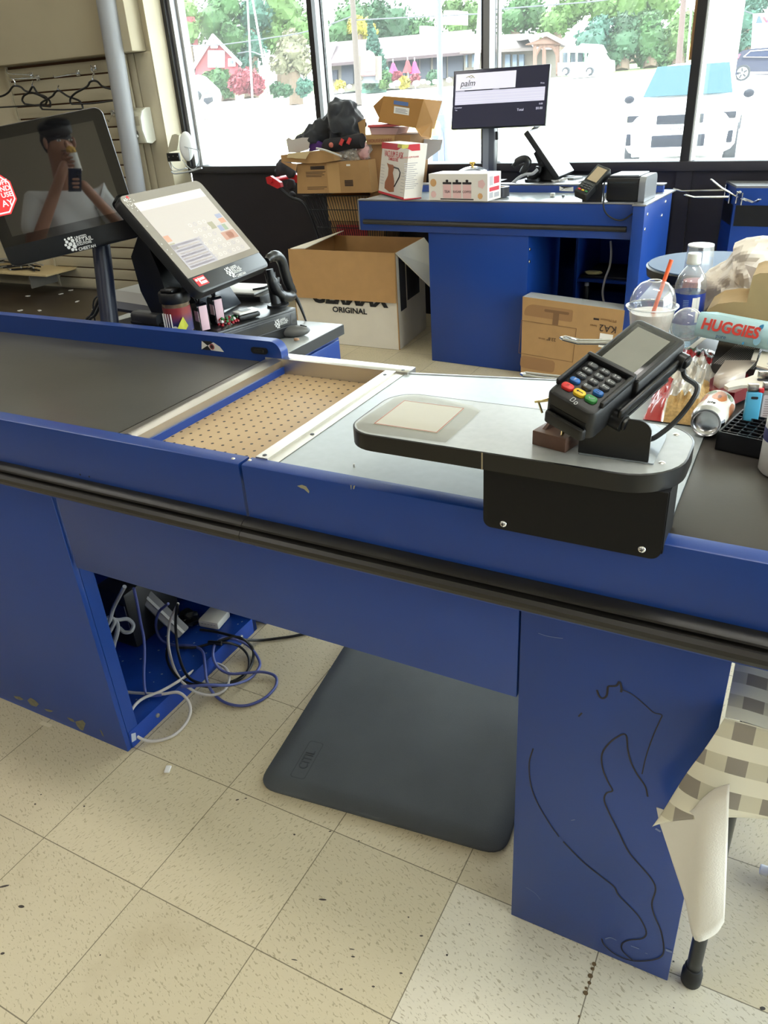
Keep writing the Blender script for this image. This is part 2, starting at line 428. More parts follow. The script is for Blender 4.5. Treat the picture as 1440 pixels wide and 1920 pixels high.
# ================================================================== the checkout counter in front
cc = thing('checkout_counter', 'long blue steel checkout counter with black bumper, conveyor belt and pegboard well', 'checkout counter', (.6, .57, 0))
YF = .275
def scribble(b, pts, r, y, plane='y'):
    """a thin marker line lying on the panel face"""
    q = spline([onY(u, v, y-.0004) for u, v in pts], 5)
    n = len(q)
    for i in range(n-1):
        d = (q[i+1]-q[i]); w = V((-d.z, 0, d.x)).normalized()*r
        b.poly([q[i]-w, q[i+1]-w*1., q[i+1]+w, q[i]+w])
CHIP = mat('paint_chip', (158, 152, 124), .7)
def rail(x0, x1, name):
    b = MB()
    P = [(YF, .826), (YF, .928), (YF+.001, .9305), (YF+.004, .932), (.307, .932), (.307, .905), (.303, .905), (.303, .926), (.285, .926), (.285, .826)]
    b.prism(P, x0, x1, lambda y, z, x: (x, y, z))
    return b
b = rail(-2.2, .531, 0)
for (u, v) in ((150, 890), (167, 894)):
    p = onY(u, v, YF-.0006); b.m(1).cyl((p.x, YF-.0006, p.z), (p.x, YF+.0, p.z), .002, seg=8)
b.obj('front_rail', [BLUE, INK], cc, smooth=30)
b = rail(.538, 2.0, 0)
b.m(1)
ch = [(557, 911), (566, 909), (574, 912), (580, 921), (579, 925), (570, 917), (564, 915)]
b.poly([onY(u, v, YF-.0006) for u, v in ch])
for q in ([(657, 910), (659, 909), (659, 917), (658, 918)], [(663, 911), (666, 910), (664, 917), (662, 917)]): b.poly([onY(u, v, YF-.0006) for u, v in q])
b.obj('front_rail', [BLUE, CHIP], cc, smooth=30)
RUB = mat('bumper_rubber', (30, 28, 26), .36, spec=.5, var=.12, vscale=6, bump=.06, bscale=120)
b = MB()
P = [(YF, .829), (.262, .827), (.2535, .822), (.2525, .8185), (.262, .816), (.2595, .8135), (.2475, .812), (.243, .806), (.2425, .799), (.246, .791), (.254, .786), (YF, .785)]
for a, c in ((-2.2, .5335), (.5345, 2.0)): b.prism(P, a, c, lambda y, z, x: (x, y, z))
b.obj('bumper', RUB, cc, smooth=25)
for x0, x1 in ((-2.2, .531), (.537, 2.0)):
    b = MB(); b.box(x0, x1, .2775, .30, .764, .7865, bev=.002); b.obj('lower_lip', BLUE, cc)
b = MB(); b.box(.002, 1.0395, .2855, .303, .580, .79, bev=.0015); b.obj('hanging_panel', BLUE, cc)
# right pedestal with the marker scrawl
b = MB(); b.box(1.0425, 1.347, .285, .84, .001, .79, bev=.0015)
ped = b.obj('pedestal', BLUE, cc)
MARK = mat('marker_line', (24, 20, 34), .5)
yp = .2845
def stroke(pts, r, nm='marker_stroke', m=None):
    b = MB(); scribble(b, pts, r, yp); b.obj(nm, m or MARK, ped, smooth=0)
def S(pts): return [(940+x/2.594, 1120+y/2.594) for x, y in pts]
stroke(S([(465, 450), (475, 480), (492, 492), (512, 478), (518, 438), (526, 432), (560, 430), (575, 410), (584, 440), (582, 462)]), .0017)
stroke(S([(590, 450), (640, 475), (700, 525), (740, 560), (780, 572), (772, 598)]), .0009)
stroke(S([(772, 598), (740, 670), (705, 770), (684, 860)]), .0009)
stroke(S([(712, 970), (700, 920), (660, 860), (630, 800), (615, 740), (605, 668), (560, 682), (515, 720), (488, 770), (495, 840), (520, 900), (541, 940), (512, 952), (500, 985), (520, 1040), (570, 1140), (620, 1240), (680, 1310), (730, 1370), (750, 1420), (732, 1490), (745, 1550), (775, 1620), (790, 1700), (780, 1745), (730, 1765), (640, 1768), (560, 1740), (500, 1690), (488, 1660)]), .0014)
stroke(S([(155, 735), (135, 810), (145, 920), (180, 1010), (240, 1110), (280, 1165)]), .0011)
stroke(S([(300, 1188), (400, 1290), (500, 1370), (550, 1410), (570, 1450), (640, 1520), (680, 1570), (705, 1630), (685, 1660), (620, 1668), (588, 1685), (590, 1720), (640, 1768)]), .0014)
stroke(S([(375, 580), (392, 562)]), .0014)
SCR = mat('scratch', (118, 132, 172), .6)
stroke(S([(180, 175), (230, 190), (300, 200)]), .0004, 'scratch', SCR); stroke(S([(505, 1662), (530, 1655), (560, 1668)]), .001, 'scratch', SCR); stroke(S([(630, 1695), (670, 1710)]), .0011, 'scratch', SCR)
stroke(S([(120, 1410), (165, 1440), (190, 1470)]), .0005, 'scratch', SCR); stroke(S([(750, 1125), (775, 1140)]), .0022, 'scratch', SCR); stroke(S([(800, 1715), (830, 1725)]), .003, 'scratch', SCR)
stroke(S([(700, 1730), (712, 1735)]), .0011, 'scratch', SCR); stroke(S([(340, 1085), (358, 1082)]), .0005, 'scratch', SCR)
# left pedestal: an open-sided cabinet
b = MB()
b.box(-2.2, -.012, .285, .300, .001, .79, bev=.0015)
lp = b.obj('pedestal', BLUE, cc)
b = MB(); Q = lambda x, y: (x/2.057, 1240+y/2.057)
for blob in ([(105, 150), (118, 140), (135, 150), (150, 165), (140, 175), (120, 170)], [(52, 133), (75, 136), (92, 147), (80, 150), (60, 143)], [(170, 183), (190, 186), (206, 192), (195, 196), (180, 192)],
             [(290, 232), (318, 226), (330, 240), (320, 268), (308, 262), (296, 248)], [(258, 216), (280, 222), (290, 236), (272, 230)], [(384, 262), (392, 268), (402, 292), (394, 286)]):
    b = MB(); b.poly([onY(*Q(x, y), .2844) for x, y in blob]); b.obj('paint_chip', mat('rust_chip', (116, 112, 90), .8, var=.2, vscale=90), lp, smooth=0)
b = MB()
b.box(-.030, -.0115, .300, .335, .001, .79); b.box(-.03, -.0115, .842, .858, .001, .79); b.box(-2.2, -.0115, .842, .857, .001, .79)
b.box(-.62, -.605, .30, .842, .001, .79)
b.obj('cabinet_sides', BLUE, cc)
BLUED = mat('blue_paint_worn', (20, 62, 150), .4, var=.16, vscale=12, bump=.05)
b = MB()
b.box(-.605, -.0125, .302, .841, .040, .052); b.box(-.0135, -.010, .302, .841, .001, .054)
b.m(1)
for k in range(46):
    x, y, r = random.uniform(-.3, -.03), random.uniform(.32, .82), random.uniform(.0006, .002)
    b.box(x-r*2, x+r, y-r, y+r, .052, .0524, R=rz(random.uniform(0, 90)))
p = onX(240, 1383, -.0095)
b.poly([(-.0094, .303, .02), (-.0094, .318, .016), (-.0094, .322, .038), (-.0094, .308, .046)])
tray = b.obj('cabinet_floor', [BLUED, mat('flake', (170, 176, 190), .7)], cc, smooth=0)
for (u, v) in ((295, 1341), (452, 1194)):
    p = onX(u, v, -.0095); b = MB(); b.lathe([(0, .003), (.0028, .003), (.003, .0045), (.006, .0035), (.0066, 0)], 14, p, lambda x, y, z: V((z, x, y))); b.obj('rivet', STEEL, tray)
# top surfaces
BELT = mat('conveyor_rubber', (74, 72, 68), .34, spec=.5, var=.16, vscale=3.5, bump=.06, bscale=180)
b = MB(); b.box(-2.2, .196, .3075, .7995, .85, .922); b.box(.1965, .2105, .3075, .7995, .85, .917)
b.obj('conveyor_belt', BELT, cc, smooth=0)
BELT2 = mat('dark_laminate', (66, 62, 58), .32, spec=.5, var=.08, vscale=5, bump=.03)
b = MB(); b.box(1.236, 2.0, .3075, .94, .85, .926, bev=.001); b.obj('bagging_deck', BELT2, cc)
b = MB()
b.prism([(.2125, .85), (.2125, .9255), (.218, .931), (.236, .9335), (.243, .9345), (.262, .930), (.262, .85)], .3072, .80, lambda x, z, y: (x, y, z))
b.box(.212, .600, .8005, .842, .895, .9345, bev=.0015); b.box(.262, .560, .7995, .8005, .885, .934)
b.prism([(.5455, .885), (.5455, .9345), (.571, .9345), (.571, .931), (.592, .9305), (.592, .885)], .3072, .8005, lambda x, z, y: (x, y, z))
b.m(1).box(.262, .545, .308, .320, .8805, .905); b.box(.260, .2665, .3085, .80, .885, .914); b.box(.532, .5445, .785, .7995, .90, .925)
fr = b.obj('scale_frame', [STEEL, BLUE], cc, smooth=30)
for (x, y, z) in ((.583, .812, .9345), (.558, .772, .9345), (.5815, .435, .9308), (.5575, .318, .9345)):
    b = MB(); b.lathe([(0, .0012), (.0035, .001), (.0048, -.0004)], 12, (x, y, z)); b.obj('screw', DGREY, fr)
def peg_mat():
    m = bpy.data.materials.new('pegboard'); m.use_nodes = True; nt = m.node_tree; N = nt.nodes.new; L = nt.links.new; p = nt.nodes['Principled BSDF']
    tc = N('ShaderNodeTexCoord'); mp = N('ShaderNodeMapping'); mp.inputs['Location'].default_value = (-.17, .04, 0); k = 1/.0254
    mp.inputs['Scale'].default_value = (k, k, k); L(tc.outputs['Object'], mp.inputs[0])
    fr = N('ShaderNodeVectorMath'); fr.operation = 'FRACTION'; L(mp.outputs[0], fr.inputs[0])
    sb = N('ShaderNodeVectorMath'); sb.operation = 'SUBTRACT'; sb.inputs[1].default_value = (.5, .5, 0); L(fr.outputs[0], sb.inputs[0])
    sp = N('ShaderNodeSeparateXYZ'); L(sb.outputs[0], sp.inputs[0]); cb = N('ShaderNodeCombineXYZ'); L(sp.outputs[0], cb.inputs[0]); L(sp.outputs[1], cb.inputs[1])
    ln = N('ShaderNodeVectorMath'); ln.operation = 'LENGTH'; L(cb.outputs[0], ln.inputs[0])
    lt = N('ShaderNodeMath'); lt.operation = 'LESS_THAN'; lt.inputs[1].default_value = .125; L(ln.outputs['Value'], lt.inputs[0])
    n = N('ShaderNodeTexNoise'); n.inputs['Scale'].default_value = 7; n.inputs['Detail'].default_value = 6; L(tc.outputs['Object'], n.inputs['Vector'])
    r = N('ShaderNodeValToRGB'); r.color_ramp.elements[0].color = lin((172, 142, 104)); r.color_ramp.elements[1].color = lin((196, 170, 132)); L(n.outputs[0], r.inputs[0])
    mx = N('ShaderNodeMix'); mx.data_type = 'RGBA'; L(lt.outputs[0], mx.inputs[0]); L(r.outputs[0], mx.inputs[6]); mx.inputs[7].default_value = lin((34, 26, 20))
    L(mx.outputs[2], p.inputs['Base Color']); p.inputs['Roughness'].default_value = .6
    return m
b = MB(); b.box(.262, .5455, .3085, .7995, .892, .898); b.obj('pegboard', peg_mat(), cc, smooth=0)
b = MB()
b.prism([(.5925, .3075), (1.2355, .3075), (1.2355, .93), (1.10, .905), (.934, .872), (.5925, .813)], .90, .929, None); b.obj('worktop', LAM, cc, smooth=0)
b = MB(); b.prism([(.594, .806), (1.2355, .923), (1.2355, .93), (1.10, .905), (.934, .872), (.594, .813)], .9291, .9305); b.obj('worktop_edge', ALU, cc, smooth=0)
b = MB(); b.cyl((.725, .342, .929), (.725, .342, .9345), .0022, .0016, 8); b.obj('screw', STEEL, cc)
# back rail with rounded end
b = MB()
poly = [(-2.2, .90), (.262, .90), (.2625, .935)] + [(.2325+.03*cos(radians(a)), .944+.03*sin(radians(a))) for a in range(10, 91, 16)] + [(-2.2, .974)]
b.prism(poly, .8008, .829, lambda x, z, y: (x, y, z))
br = b.obj('back_rail', BLUE, cc, smooth=30)
b = MB(); b.prism(rrect(.176, .224, .9415, .957, .0075), .7965, .801, lambda x, z, y: (x, y, z)); b.m(1).prism(rrect(.184, .216, .945, .954, .0042), .7958, .7966, lambda x, z, y: (x, y, z))
b.cyl((.193, .7952, .9495), (.193, .796, .9495), .0032, seg=10); b.cyl((.207, .7952, .9495), (.207, .796, .9495), .0032, seg=10)
b.obj('photo_sensor', [BLACK, GLASSBLK], br)
b = MB()
def bw(pts, m, y=.7998): b.m(m).poly([onY(u, v, y) for u, v in pts])
bw([(378, 639), (389, 648), (378, 655)], 2); bw([(378, 639), (395, 640), (404, 647), (389, 648)], 0); bw([(389, 648), (378, 655), (396, 657)], 0); bw([(389, 648), (400, 642), (412, 650), (420, 660), (396, 657)], 2, .7997)
p = onY(397.5, 650, .7995); b.m(1).cyl((p.x, .7996, p.z), (p.x, .799, p.z), .0075, seg=20); b.m(0).cyl((p.x, .799, p.z), (p.x, .7988, p.z), .0045, seg=16)
b.obj('red_dot_sticker', [INK, mat('sticker_red', (150, 70, 72), .5), PAPER], br, smooth=0)
for p in (onZ(437, 860, .932), onZ(468, 863, .932)):
    b = MB(); b.lathe([(0, .0016), (.0025, .0014), (.0042, -.0004)], 12, p); b.obj('screw', STEEL, cc)
# ---------------------------------------------------------------- anti-fatigue mat
MATM = mat('mat_foam', (80, 84, 87), .62, spec=.35, var=.12, vscale=5, bump=.5, bscale=700)
pA, pB, pC, pD = (.372, .334), (.283, .985), (.93, 1.0), (.984, .405)
am = thing('floor_mat', 'thick charcoal foam standing mat with sloping edges under the counter', 'floor mat', (.65, .65, 0))
def rquad(Q, r, n=6):
    out = []
    for i in range(4):
        p = V((*Q[i], 0)); a = (V((*Q[i-1], 0))-p).normalized(); c = (V((*Q[(i+1) % 4], 0))-p).normalized()
        for k in range(n+1):
            t = k/n; s = p+a*r; e = p+c*r; out.append(((s*(1-t)**2+p*2*t*(1-t)+e*t*t).x, (s*(1-t)**2+p*2*t*(1-t)+e*t*t).y))
    return out
def inset(P, d):
    cx = sum(p[0] for p in P)/len(P); cy = sum(p[1] for p in P)/len(P); out = []
    n = len(P)
    for i in range(n):
        a, p, c = V((*P[i-1], 0)), V((*P[i], 0)), V((*P[(i+1) % n], 0))
        t = (c-a).normalized(); nn = V((-t.y, t.x, 0))
        if nn.dot(V((cx, cy, 0))-p) < 0: nn = -nn
        q = p+nn*d; out.append((q.x, q.y))
    return out
b = MB(); rings = []
MQ = [pA, pB, pC, pD]
for d, z, r in ((0, .001, .05), (-.001, .008, .05), (.004, .013, .048), (.038, .0205, .03), (.046, .0215, .03), (.06, .0218, .03)):
    rings.append([b.v((x, y, z)) for x, y in rquad(inset(MQ, d*1.25), r)])
for A, B in zip(rings, rings[1:]):
    for i in range(len(A)): b.f([A[i], A[(i+1) % len(A)], B[(i+1) % len(A)], B[i]])
b.f(rings[-1]); b.f(rings[0][::-1])
b.obj('pad', MATM, am, smooth=50)
pc = onZ(576, 1424, .0222); d1 = (onZ(590, 1400, .0222)-onZ(565, 1444, .0222)).normalized()
X = Matrix.Translation(pc) @ axes(d1, V((0, 0, 1)).cross(d1), V((0, 0, 1))).to_4x4()
text('CITIL', .034, X, mat('mat_emboss', (60, 63, 66), .7), am, extrude=.0004, world=True, sx=.8)
b = MB(X); o1 = rrect(-.062, .062, -.02, .02, .008); i1 = rrect(-.06, .06, -.018, .018, .007)
for k in range(len(o1)): b.poly([(*o1[k], 0), (*o1[(k+1) % len(o1)], 0), (*i1[(k+1) % len(o1)], 0), (*i1[k], 0)])
b.obj('logo_outline', MATS['mat_emboss'], am, smooth=0)
b = MB(); p = onZ(315, 1444, 0); b.box(p.x-.007, p.x+.007, p.y-.011, p.y+.011, .001, .006, bev=.0015, R=rz(25))
tag(b.obj('plastic_scrap', mat('white_scrap', (230, 228, 224), .4)), 'small white plastic scrap on the floor tile before the mat', 'scrap')
b = MB(); p = onZ(86, 1359, 0); b.box(p.x-.02, p.x+.02, p.y-.006, p.y+.006, .0008, .002, R=rz(3))
tag(b.obj('paper_scrap', mat('beige_scrap', (218, 206, 176), .6)), 'flat beige paper scrap on the floor by the left pedestal', 'scrap')
# ================================================================== payment shelf, card terminal
SHELF = mat('shelf_laminate', (160, 162, 160), .28, var=.05, vscale=90)
sh = thing('payment_shelf', 'black edged laminate shelf on a black steel bracket clamped over the counter rail', 'payment shelf', (1.02, .33, .93))
out = rrect(.768, 1.250, .243, .425, (.06, .05, .05, .075), 8)
ins = rrect(.7705, 1.2475, .2455, .4225, (.0575, .0475, .0475, .0725), 8)
b = MB(); b.prism(ins, 1.016, 1.0402); b.obj('shelf_top', SHELF, sh, smooth=0)
b = MB()
rings = [[b.v((x, y, z)) for x, y in P] for P, z in ((ins, 1.0405), (out, 1.0395), (out, 1.0145), (ins, 1.0135))]
for A, B in zip(rings, rings[1:]):
    for i in range(len(A)): b.f([A[i], A[(i+1) % len(A)], B[(i+1) % len(A)], B[i]])
b.f(rings[-1])
b.obj('edge_band', mat('edge_band_black', (11, 11, 12), .35), sh, smooth=50)
b = MB(); b.box(.9925, .9945, .2425, .2432, 1.0145, 1.04); b.obj('band_seam', mat('glue_seam', (150, 136, 110), .6), sh, smooth=0)
b = MB()
b.prism(rrect(.988, 1.238, .913, 1.014, (.001, .001, .012, .014)), .2625, .2655, lambda x, z, y: (x, y, z))
b.box(1.236, 1.2395, .2655, .34, .922, 1.014); b.box(.99, 1.2385, .2655, .34, 1.011, 1.0135)
b.obj('bracket_plate', mat('bracket_black', (13, 13, 15), .55, spec=.25), sh)
for (u, v) in ((943, 983), (1203, 1031)):
    p = onY(u, v, .262); b = MB(); X = lambda x, y, z: V((x, -z, y))
    b.lathe([(0, .0026), (.003, .0024), (.0052, .001), (.0056, 0)], 16, (p.x, .2627, p.z), X); b.m(1)
    b.box(p.x-.0025, p.x+.0025, .2595, .2605, p.z-.0005, p.z+.0005); b.box(p.x-.0005, p.x+.0005, .2595, .2605, p.z-.0025, p.z+.0025)
    b.obj('screw', [CHROME, INK], sh)
for (u, v) in ((1268, 814), (1241, 867)):
    p = onZ(u, v, 1.0405); b = MB(); b.lathe([(0, .001), (.003, .0008), (.0046, -.0004)], 12, p); b.obj('screw', STEEL, sh)
# taped paper (its code is left out)
ps = thing('payment_sheet', 'white sheet with a thin red border under clear film on the payment shelf', 'paper sheet', (.86, .335, 1.0405))
b = MB(); b.box(.802, .908, .283, .388, 1.0405, 1.0411); b.obj('sheet', PAPER, ps, smooth=0)
b = MB()
x0, x1, y0, y1, w = .8025, .9075, .2835, .3875, .0016
b.box(x0, x1, y0, y0+w, 1.0411, 1.0413); b.box(x0, x1, y1-w, y1, 1.0411, 1.0413); b.box(x0, x0+w, y0, y1, 1.0411, 1.0413); b.box(x1-w, x1, y0, y1, 1.0411, 1.0413)
b.obj('border', mat('border_red', (196, 92, 84), .7), ps, smooth=0)
FILM = glassy('clear_film', (244, 244, 242), .02, .16, (150, 140, 118))
b = MB(); b.poly([(x, y, 1.0415) for x, y in ((.776, .30), (.778, .272), (.79, .256), (.812, .2485), (.934, .254), (.936, .384), (.915, .401), (.82, .4205), (.80, .415), (.782, .395))]); b.obj('clear_film', FILM, ps, smooth=0)
# ornament
WOOD = mat('walnut', (92, 66, 52), .5, var=.2, vscale=40); BRASS = mat('brass', (196, 178, 130), .25, metal=1.)
pw0, pw1, pw2 = V((1.048, .292, 1.0405)), V((1.098, .279, 1.0405)), V((1.104, .340, 1.0405))
ex = (pw1-pw0).normalized(); ey = V((0, 0, 1)).cross(ex)
cz = pw0+ex*.026+ey*.032
orn = thing('desk_ornament', 'small walnut block with a wooden pyramid and brass rods beside the card terminal', 'ornament', cz, axes(ex, ey, V((0, 0, 1))))
b = MB(); b.box(-.026, .026, -.032, .032, 0, .021, bev=.001); b.obj('wood_base', WOOD, orn, world=False)
b = MB()
ap = (.0, .012, .058); q = [(-.018, -.02, .021), (-.01, .026, .021), (-.004, .028, .021), (-.012, -.022, .021)]
b.poly(q); 
for i in range(4): b.poly([q[i], q[(i+1) % 4], ap])
b.obj('wood_fin', WOOD, orn, world=False, smooth=0)
for q in ([(-.0, .012, .059), (-.04, -.006, .051)], [(-.0, .012, .059), (.016, -.026, .021)], [(.016, -.026, .021), (.021, .01, .056)], [(-.036, -.004, .053), (-.03, -.002, .036)], [(.0, .012, .059), (.03, .02, .05)], [(-.04, -.006, .051), (-.02, .022, .056)]):
    b = MB(); b.tube(q, .0017, 6); b.obj('brass_rod', BRASS, orn, world=False)
# ---------------------------------------------------------------- card terminal
pc = V((1.161, .366, 1.160)); Rp = frame((.920, -.295, -.259), (.363, .889, .279), (.148, -.351, .925))
k = .9
ct = thing('card_terminal', 'black card payment terminal with coloured keys tilted on a black stand on the payment shelf', 'card terminal', pc, Rp)
TB = mat('terminal_black', (19, 20, 22), .42, bump=.08, bscale=1500)
b = MB()
def slab(b, poly, z0, z1, r=.004):
    """rounded-edge slab: polygon with a chamfered top"""
    rings = [[b.v((x, y, z)) for x, y in P] for P, z in ((inset(poly, r*.6), z0), (poly, z0+r*.6), (poly, z1-r), (inset(poly, r*.35), z1-r*.3), (inset(poly, r), z1))]
    for A, B in zip(rings, rings[1:]):
        for i in range(len(A)): b.f([A[i], A[(i+1) % len(A)], B[(i+1) % len(A)], B[i]])
    b.f(rings[-1]); b.f(rings[0][::-1])
slab(b, rrect(-.0385, .0405, -.052, .060, (.010, .010, .003, .003)), -.030, .0035, .005)
b.obj('upper_body', TB, ct, world=False, smooth=35)
b = MB()
slab(b, rrect(-.0395, .034, -.138, -.046, (.004, .004, .012, .012)), -.042, .004, .006)
b.obj('keypad_body', TB, ct, world=False, smooth=35)
b = MB()    # raised privacy walls around the keys
for (x0, x1, y0, y1, h0) in ((-.0395, -.0345, -.118, -.047, .011), (.0275, .034, -.118, -.047, .011), (-.0395, .034, -.0545, -.047, .012)):
    b.box(x0, x1, y0, y1, .001, h0, bev=.0025)
b.obj('privacy_shield', TB, ct, world=False)
b = MB(); b.box(-.0295, .0305, -.0465, .0465, .0034, .0046, bev=.0008); b.m(1)
b.box(-.0335, .0345, -.0495, .0535, .0033, .0042, bev=.0008)
b.obj('bezel', [mat('bezel_gloss', (10, 11, 12), .12), mat('bezel_dark', (18, 18, 19), .3)], ct, world=False)
b = MB(); b.box(-.0245, .0250, -.0405, .0405, .0046, .0050, bev=.0004)
b.obj('screen', mat('lcd_grey', (126, 125, 116), .16, spec=.6, var=.04, vscale=30), ct, world=False, smooth=0)
KEY = mat('key_grey', (72, 74, 76), .5); KT = mat('key_print', (196, 198, 198), .6)
KC = {'X': mat('key_red', (206, 52, 52), .4), '<': mat('key_yellow', (224, 186, 48), .4), 'O': mat('key_green', (52, 128, 66), .4), 'F': mat('key_blue', (44, 104, 176), .4), 'B': mat('key_blue', (44, 104, 176), .4)}
cols = (-.0216, -.0032, .0142)
lay = [((0, '1'), (1, '2'), (2, '3')), ((0, '4'), (1, '5'), (2, '6')), ((0, '7'), (1, '8'), (2, '9')), ((0, 'F'), (1, '0'), (2, 'B')), ((0, 'X'), (1, '<'), (2, 'O'))]
for r, row in enumerate(lay):
    y = (-.064, -.0762, -.0884, -.1012, -.1162)[r]
    for c_, ch in row:
        x = cols[c_]; w, h = (.0072, .0042) if r < 4 else (.0085, .0055)
        b = MB(); slab(b, rrect(x-w, x+w, y-h, y+h, h*.95, 5), .003, .0085, .0015)
        kk = b.obj('key', KC.get(ch, KEY), ct, world=False, smooth=35)
        if ch in '1234567890':
            text(ch, .0062, T(x-.0022, y, .0086), KT, kk, 'key_legend', extrude=.0001)
            if ch != '1' and ch != '0': text(' abc def ghi jkl mno pqrs tuv wxyz'.split(' ')[int(ch)-1], .0032, T(x+.0032, y, .0086), KT, kk, 'key_legend', extrude=.0001)
        elif ch == 'F': text('F', .006, T(x, y, .0086), KT, kk, 'key_legend', extrude=.0001)
        elif ch == 'X': text('X', .006, T(x, y, .0086), mat('legend_dark', (90, 30, 28), .6), kk, 'key_legend', extrude=.0001)
        else:
            b = MB()
            if ch == '<': b.poly([(x-.005, y, .0087), (x-.002, y-.0022, .0087), (x-.002, y+.0022, .0087)]); b.box(x-.002, x+.005, y-.0006, y+.0006, .0085, .0087)
            elif ch == 'O': b.tube([(x-.003, y, .0087), (x-.001, y-.002, .0087), (x+.004, y+.0018, .0087)], .0005, 4)
            else: b.box(x-.0025, x+.0025, y-.002, y-.0013, .0085, .0087); b.box(x-.0025, x+.0025, y+.0013, y+.002, .0085, .0087)
            b.obj('key_legend', INK if ch != 'O' else KT, kk, world=False, smooth=0)
b = MB(); o = rrect(-.0055, -.0005, -.1335, -.1255, .001, 2); i_ = rrect(-.0048, -.0012, -.1328, -.1262, .0008, 2)
for q in range(len(o)): b.poly([(*o[q], .0045), (*o[(q+1) % len(o)], .0045), (*i_[(q+1) % len(o)], .0045), (*i_[q], .0045)])
o = [(.0035+.0022*cos(a), -.1322+.003*sin(a)) for a in [2*pi*t/12 for t in range(12)]]; i_ = [(.0035+.0015*cos(a), -.1322+.0022*sin(a)) for a in [2*pi*t/12 for t in range(12)]]
for q in range(12): b.poly([(*o[q], .0045), (*o[(q+1) % 12], .0045), (*i_[(q+1) % 12], .0045), (*i_[q], .0045)])
b.obj('card_symbol', KT, ct, world=False, smooth=0)
b = MB(); b.box(-.030, .0255, -.1392, -.1372, -.017, -.0135); b.m(1); b.poly([(-.006, -.1394, -.027), (.001, -.1394, -.0245), (-.006, -.1394, -.022)])
b.obj('card_slot', [mat('slot_dark', (6, 6, 7), .8), KT], ct, world=False, smooth=0)
b = MB()
slab(b, rrect(-.033, .028, -.147, -.138, (.001, .001, .006, .006)), -.040, -.021, .004); b.obj('card_reader_lip', TB, ct, world=False, smooth=35)
# stand
st = thing('terminal_stand', 'black folded steel stand with a swivel cradle holding the card terminal', 'terminal stand', (1.16, .33, 1.0405))
SB = mat('stand_black', (13, 14, 16), .34, bump=.04)
b = MB(); b.prism(rrect(1.115, 1.2125, .282, .42, (.05, .02, .002, .002)), 1.0406, 1.0425); b.obj('base_plate', mat('stand_plate', (150, 156, 162), .25, metal=.6), st, smooth=0)
b = MB(); b.prism(rrect(1.1145, 1.2055, 1.0426, 1.098, (.016, .004, .001, .001)), .2835, .2865, lambda x, z, y: (x, y, z)); b.obj('upright_plate', SB, st, smooth=30)
b = MB(); b.box(1.128, 1.168, .2866, .325, 1.0426, 1.085, bev=.004); b.obj('swivel_post', SB, st)
XP = Matrix.Translation(pc) @ Rp.to_4x4()
b = MB(XP)
b.box(.0405, .048, -.094, .038, -.030, -.012, bev=.004); b.box(-.03, .042, -.09, .03, -.048, -.043, bev=.002)
b.cyl((.040, .044, -.020), (.052, .044, -.020), .012, seg=20); b.box(.049, .056, .038, .053, -.026, -.012, bev=.003)
b.cyl((.034, -.088, -.034), (.050, -.088, -.034), .012, seg=20); b.box(.048, .055, -.094, -.080, -.042, -.026, bev=.003)
b.obj('cradle_arm', SB, st)
b = MB()
pts = [XP @ V((.044, .052, -.018)), XP @ V((.052, .050, -.045)), V((1.243, .375, 1.115)), V((1.228, .36, 1.080)), V((1.205, .345, 1.055)), V((1.19, .34, 1.047))]
b.tube(spline(pts, 8), .0036, 8)
b.obj('terminal_cable', mat('cable_black', (18, 18, 19), .5), ct)
# ================================================================== cashier stand behind the belt
cs = thing('cash_stand', 'low blue cash stand with grey laminate top behind the belt', 'cash stand', (-.4, 1.2, 0))
b = MB(); b.box(-.86, .018, .885, 1.488, .787, .82, bev=.002); b.obj('stand_top', mat('stand_laminate', (150, 152, 150), .28, spec=.5), cs)
b = MB(); b.box(-.855, .0175, .882, .8848, .787, .818); b.box(.0182, .0205, .885, 1.488, .787, .818); b.obj('edge_band', DGREY, cs)
b = MB(); b.box(-.85, .002, .89, 1.48, .001, .7865, bev=.002); b.obj('body', BLUE, cs)
b = MB(); b.box(.0025, .015, .90, 1.462, .62, .775, bev=.003); b.obj('drawer_front', BLUE, cs)
b = MB(); b.box(.0025, .015, .90, 1.462, .37, .61, bev=.003); b.obj('drawer_front', BLUE, cs)
# cash drawer
DRW = mat('cash_drawer_black', (20, 21, 23), .28, spec=.6, bump=.03)
dw = thing('cash_till', 'black steel cash drawer with a lock and small white logo under the touch terminal', 'cash till', (-.32, 1.13, .82))
dp0, dp1 = onZ(350, 640, .9025), onZ(541, 580, .9025); dc_ = (dp0+dp1)/2
DM = Matrix.Translation(V((dc_.x, dc_.y-.01, 0))) @ rz(-math.degrees(math.atan2(dp1.x-dp0.x, dp1.y-dp0.y))).to_4x4()
b = MB(DM); b.box(-.41, 0, -.2375, .2375, .8205, .902, bev=.004); b.obj('case', DRW, dw)
b = MB(DM); b.box(.0005, .006, -.23, .23, .825, .896, bev=.003); fr = b.obj('drawer_face', DRW, dw)
b = MB(DM); GRV = mat('groove_grey', (96, 98, 102), .4)
b.box(.0058, .0066, -.21, .205, .886, .8875); b.box(.0058, .0066, -.21, .205, .853, .8545); b.box(.0058, .0066, .2045, .206, .83, .888)
b.obj('face_groove', GRV, fr, smooth=0)
b = MB(DM); b.lathe([(0, .009), (.006, .009), (.0095, .006), (.010, 0)], 18, (.006, .075, .84), lambda x, y, z: V((z, x, y))); b.obj('lock', CHROME, dw)
LOGO = mat('logo_white', (214, 214, 212), .6)
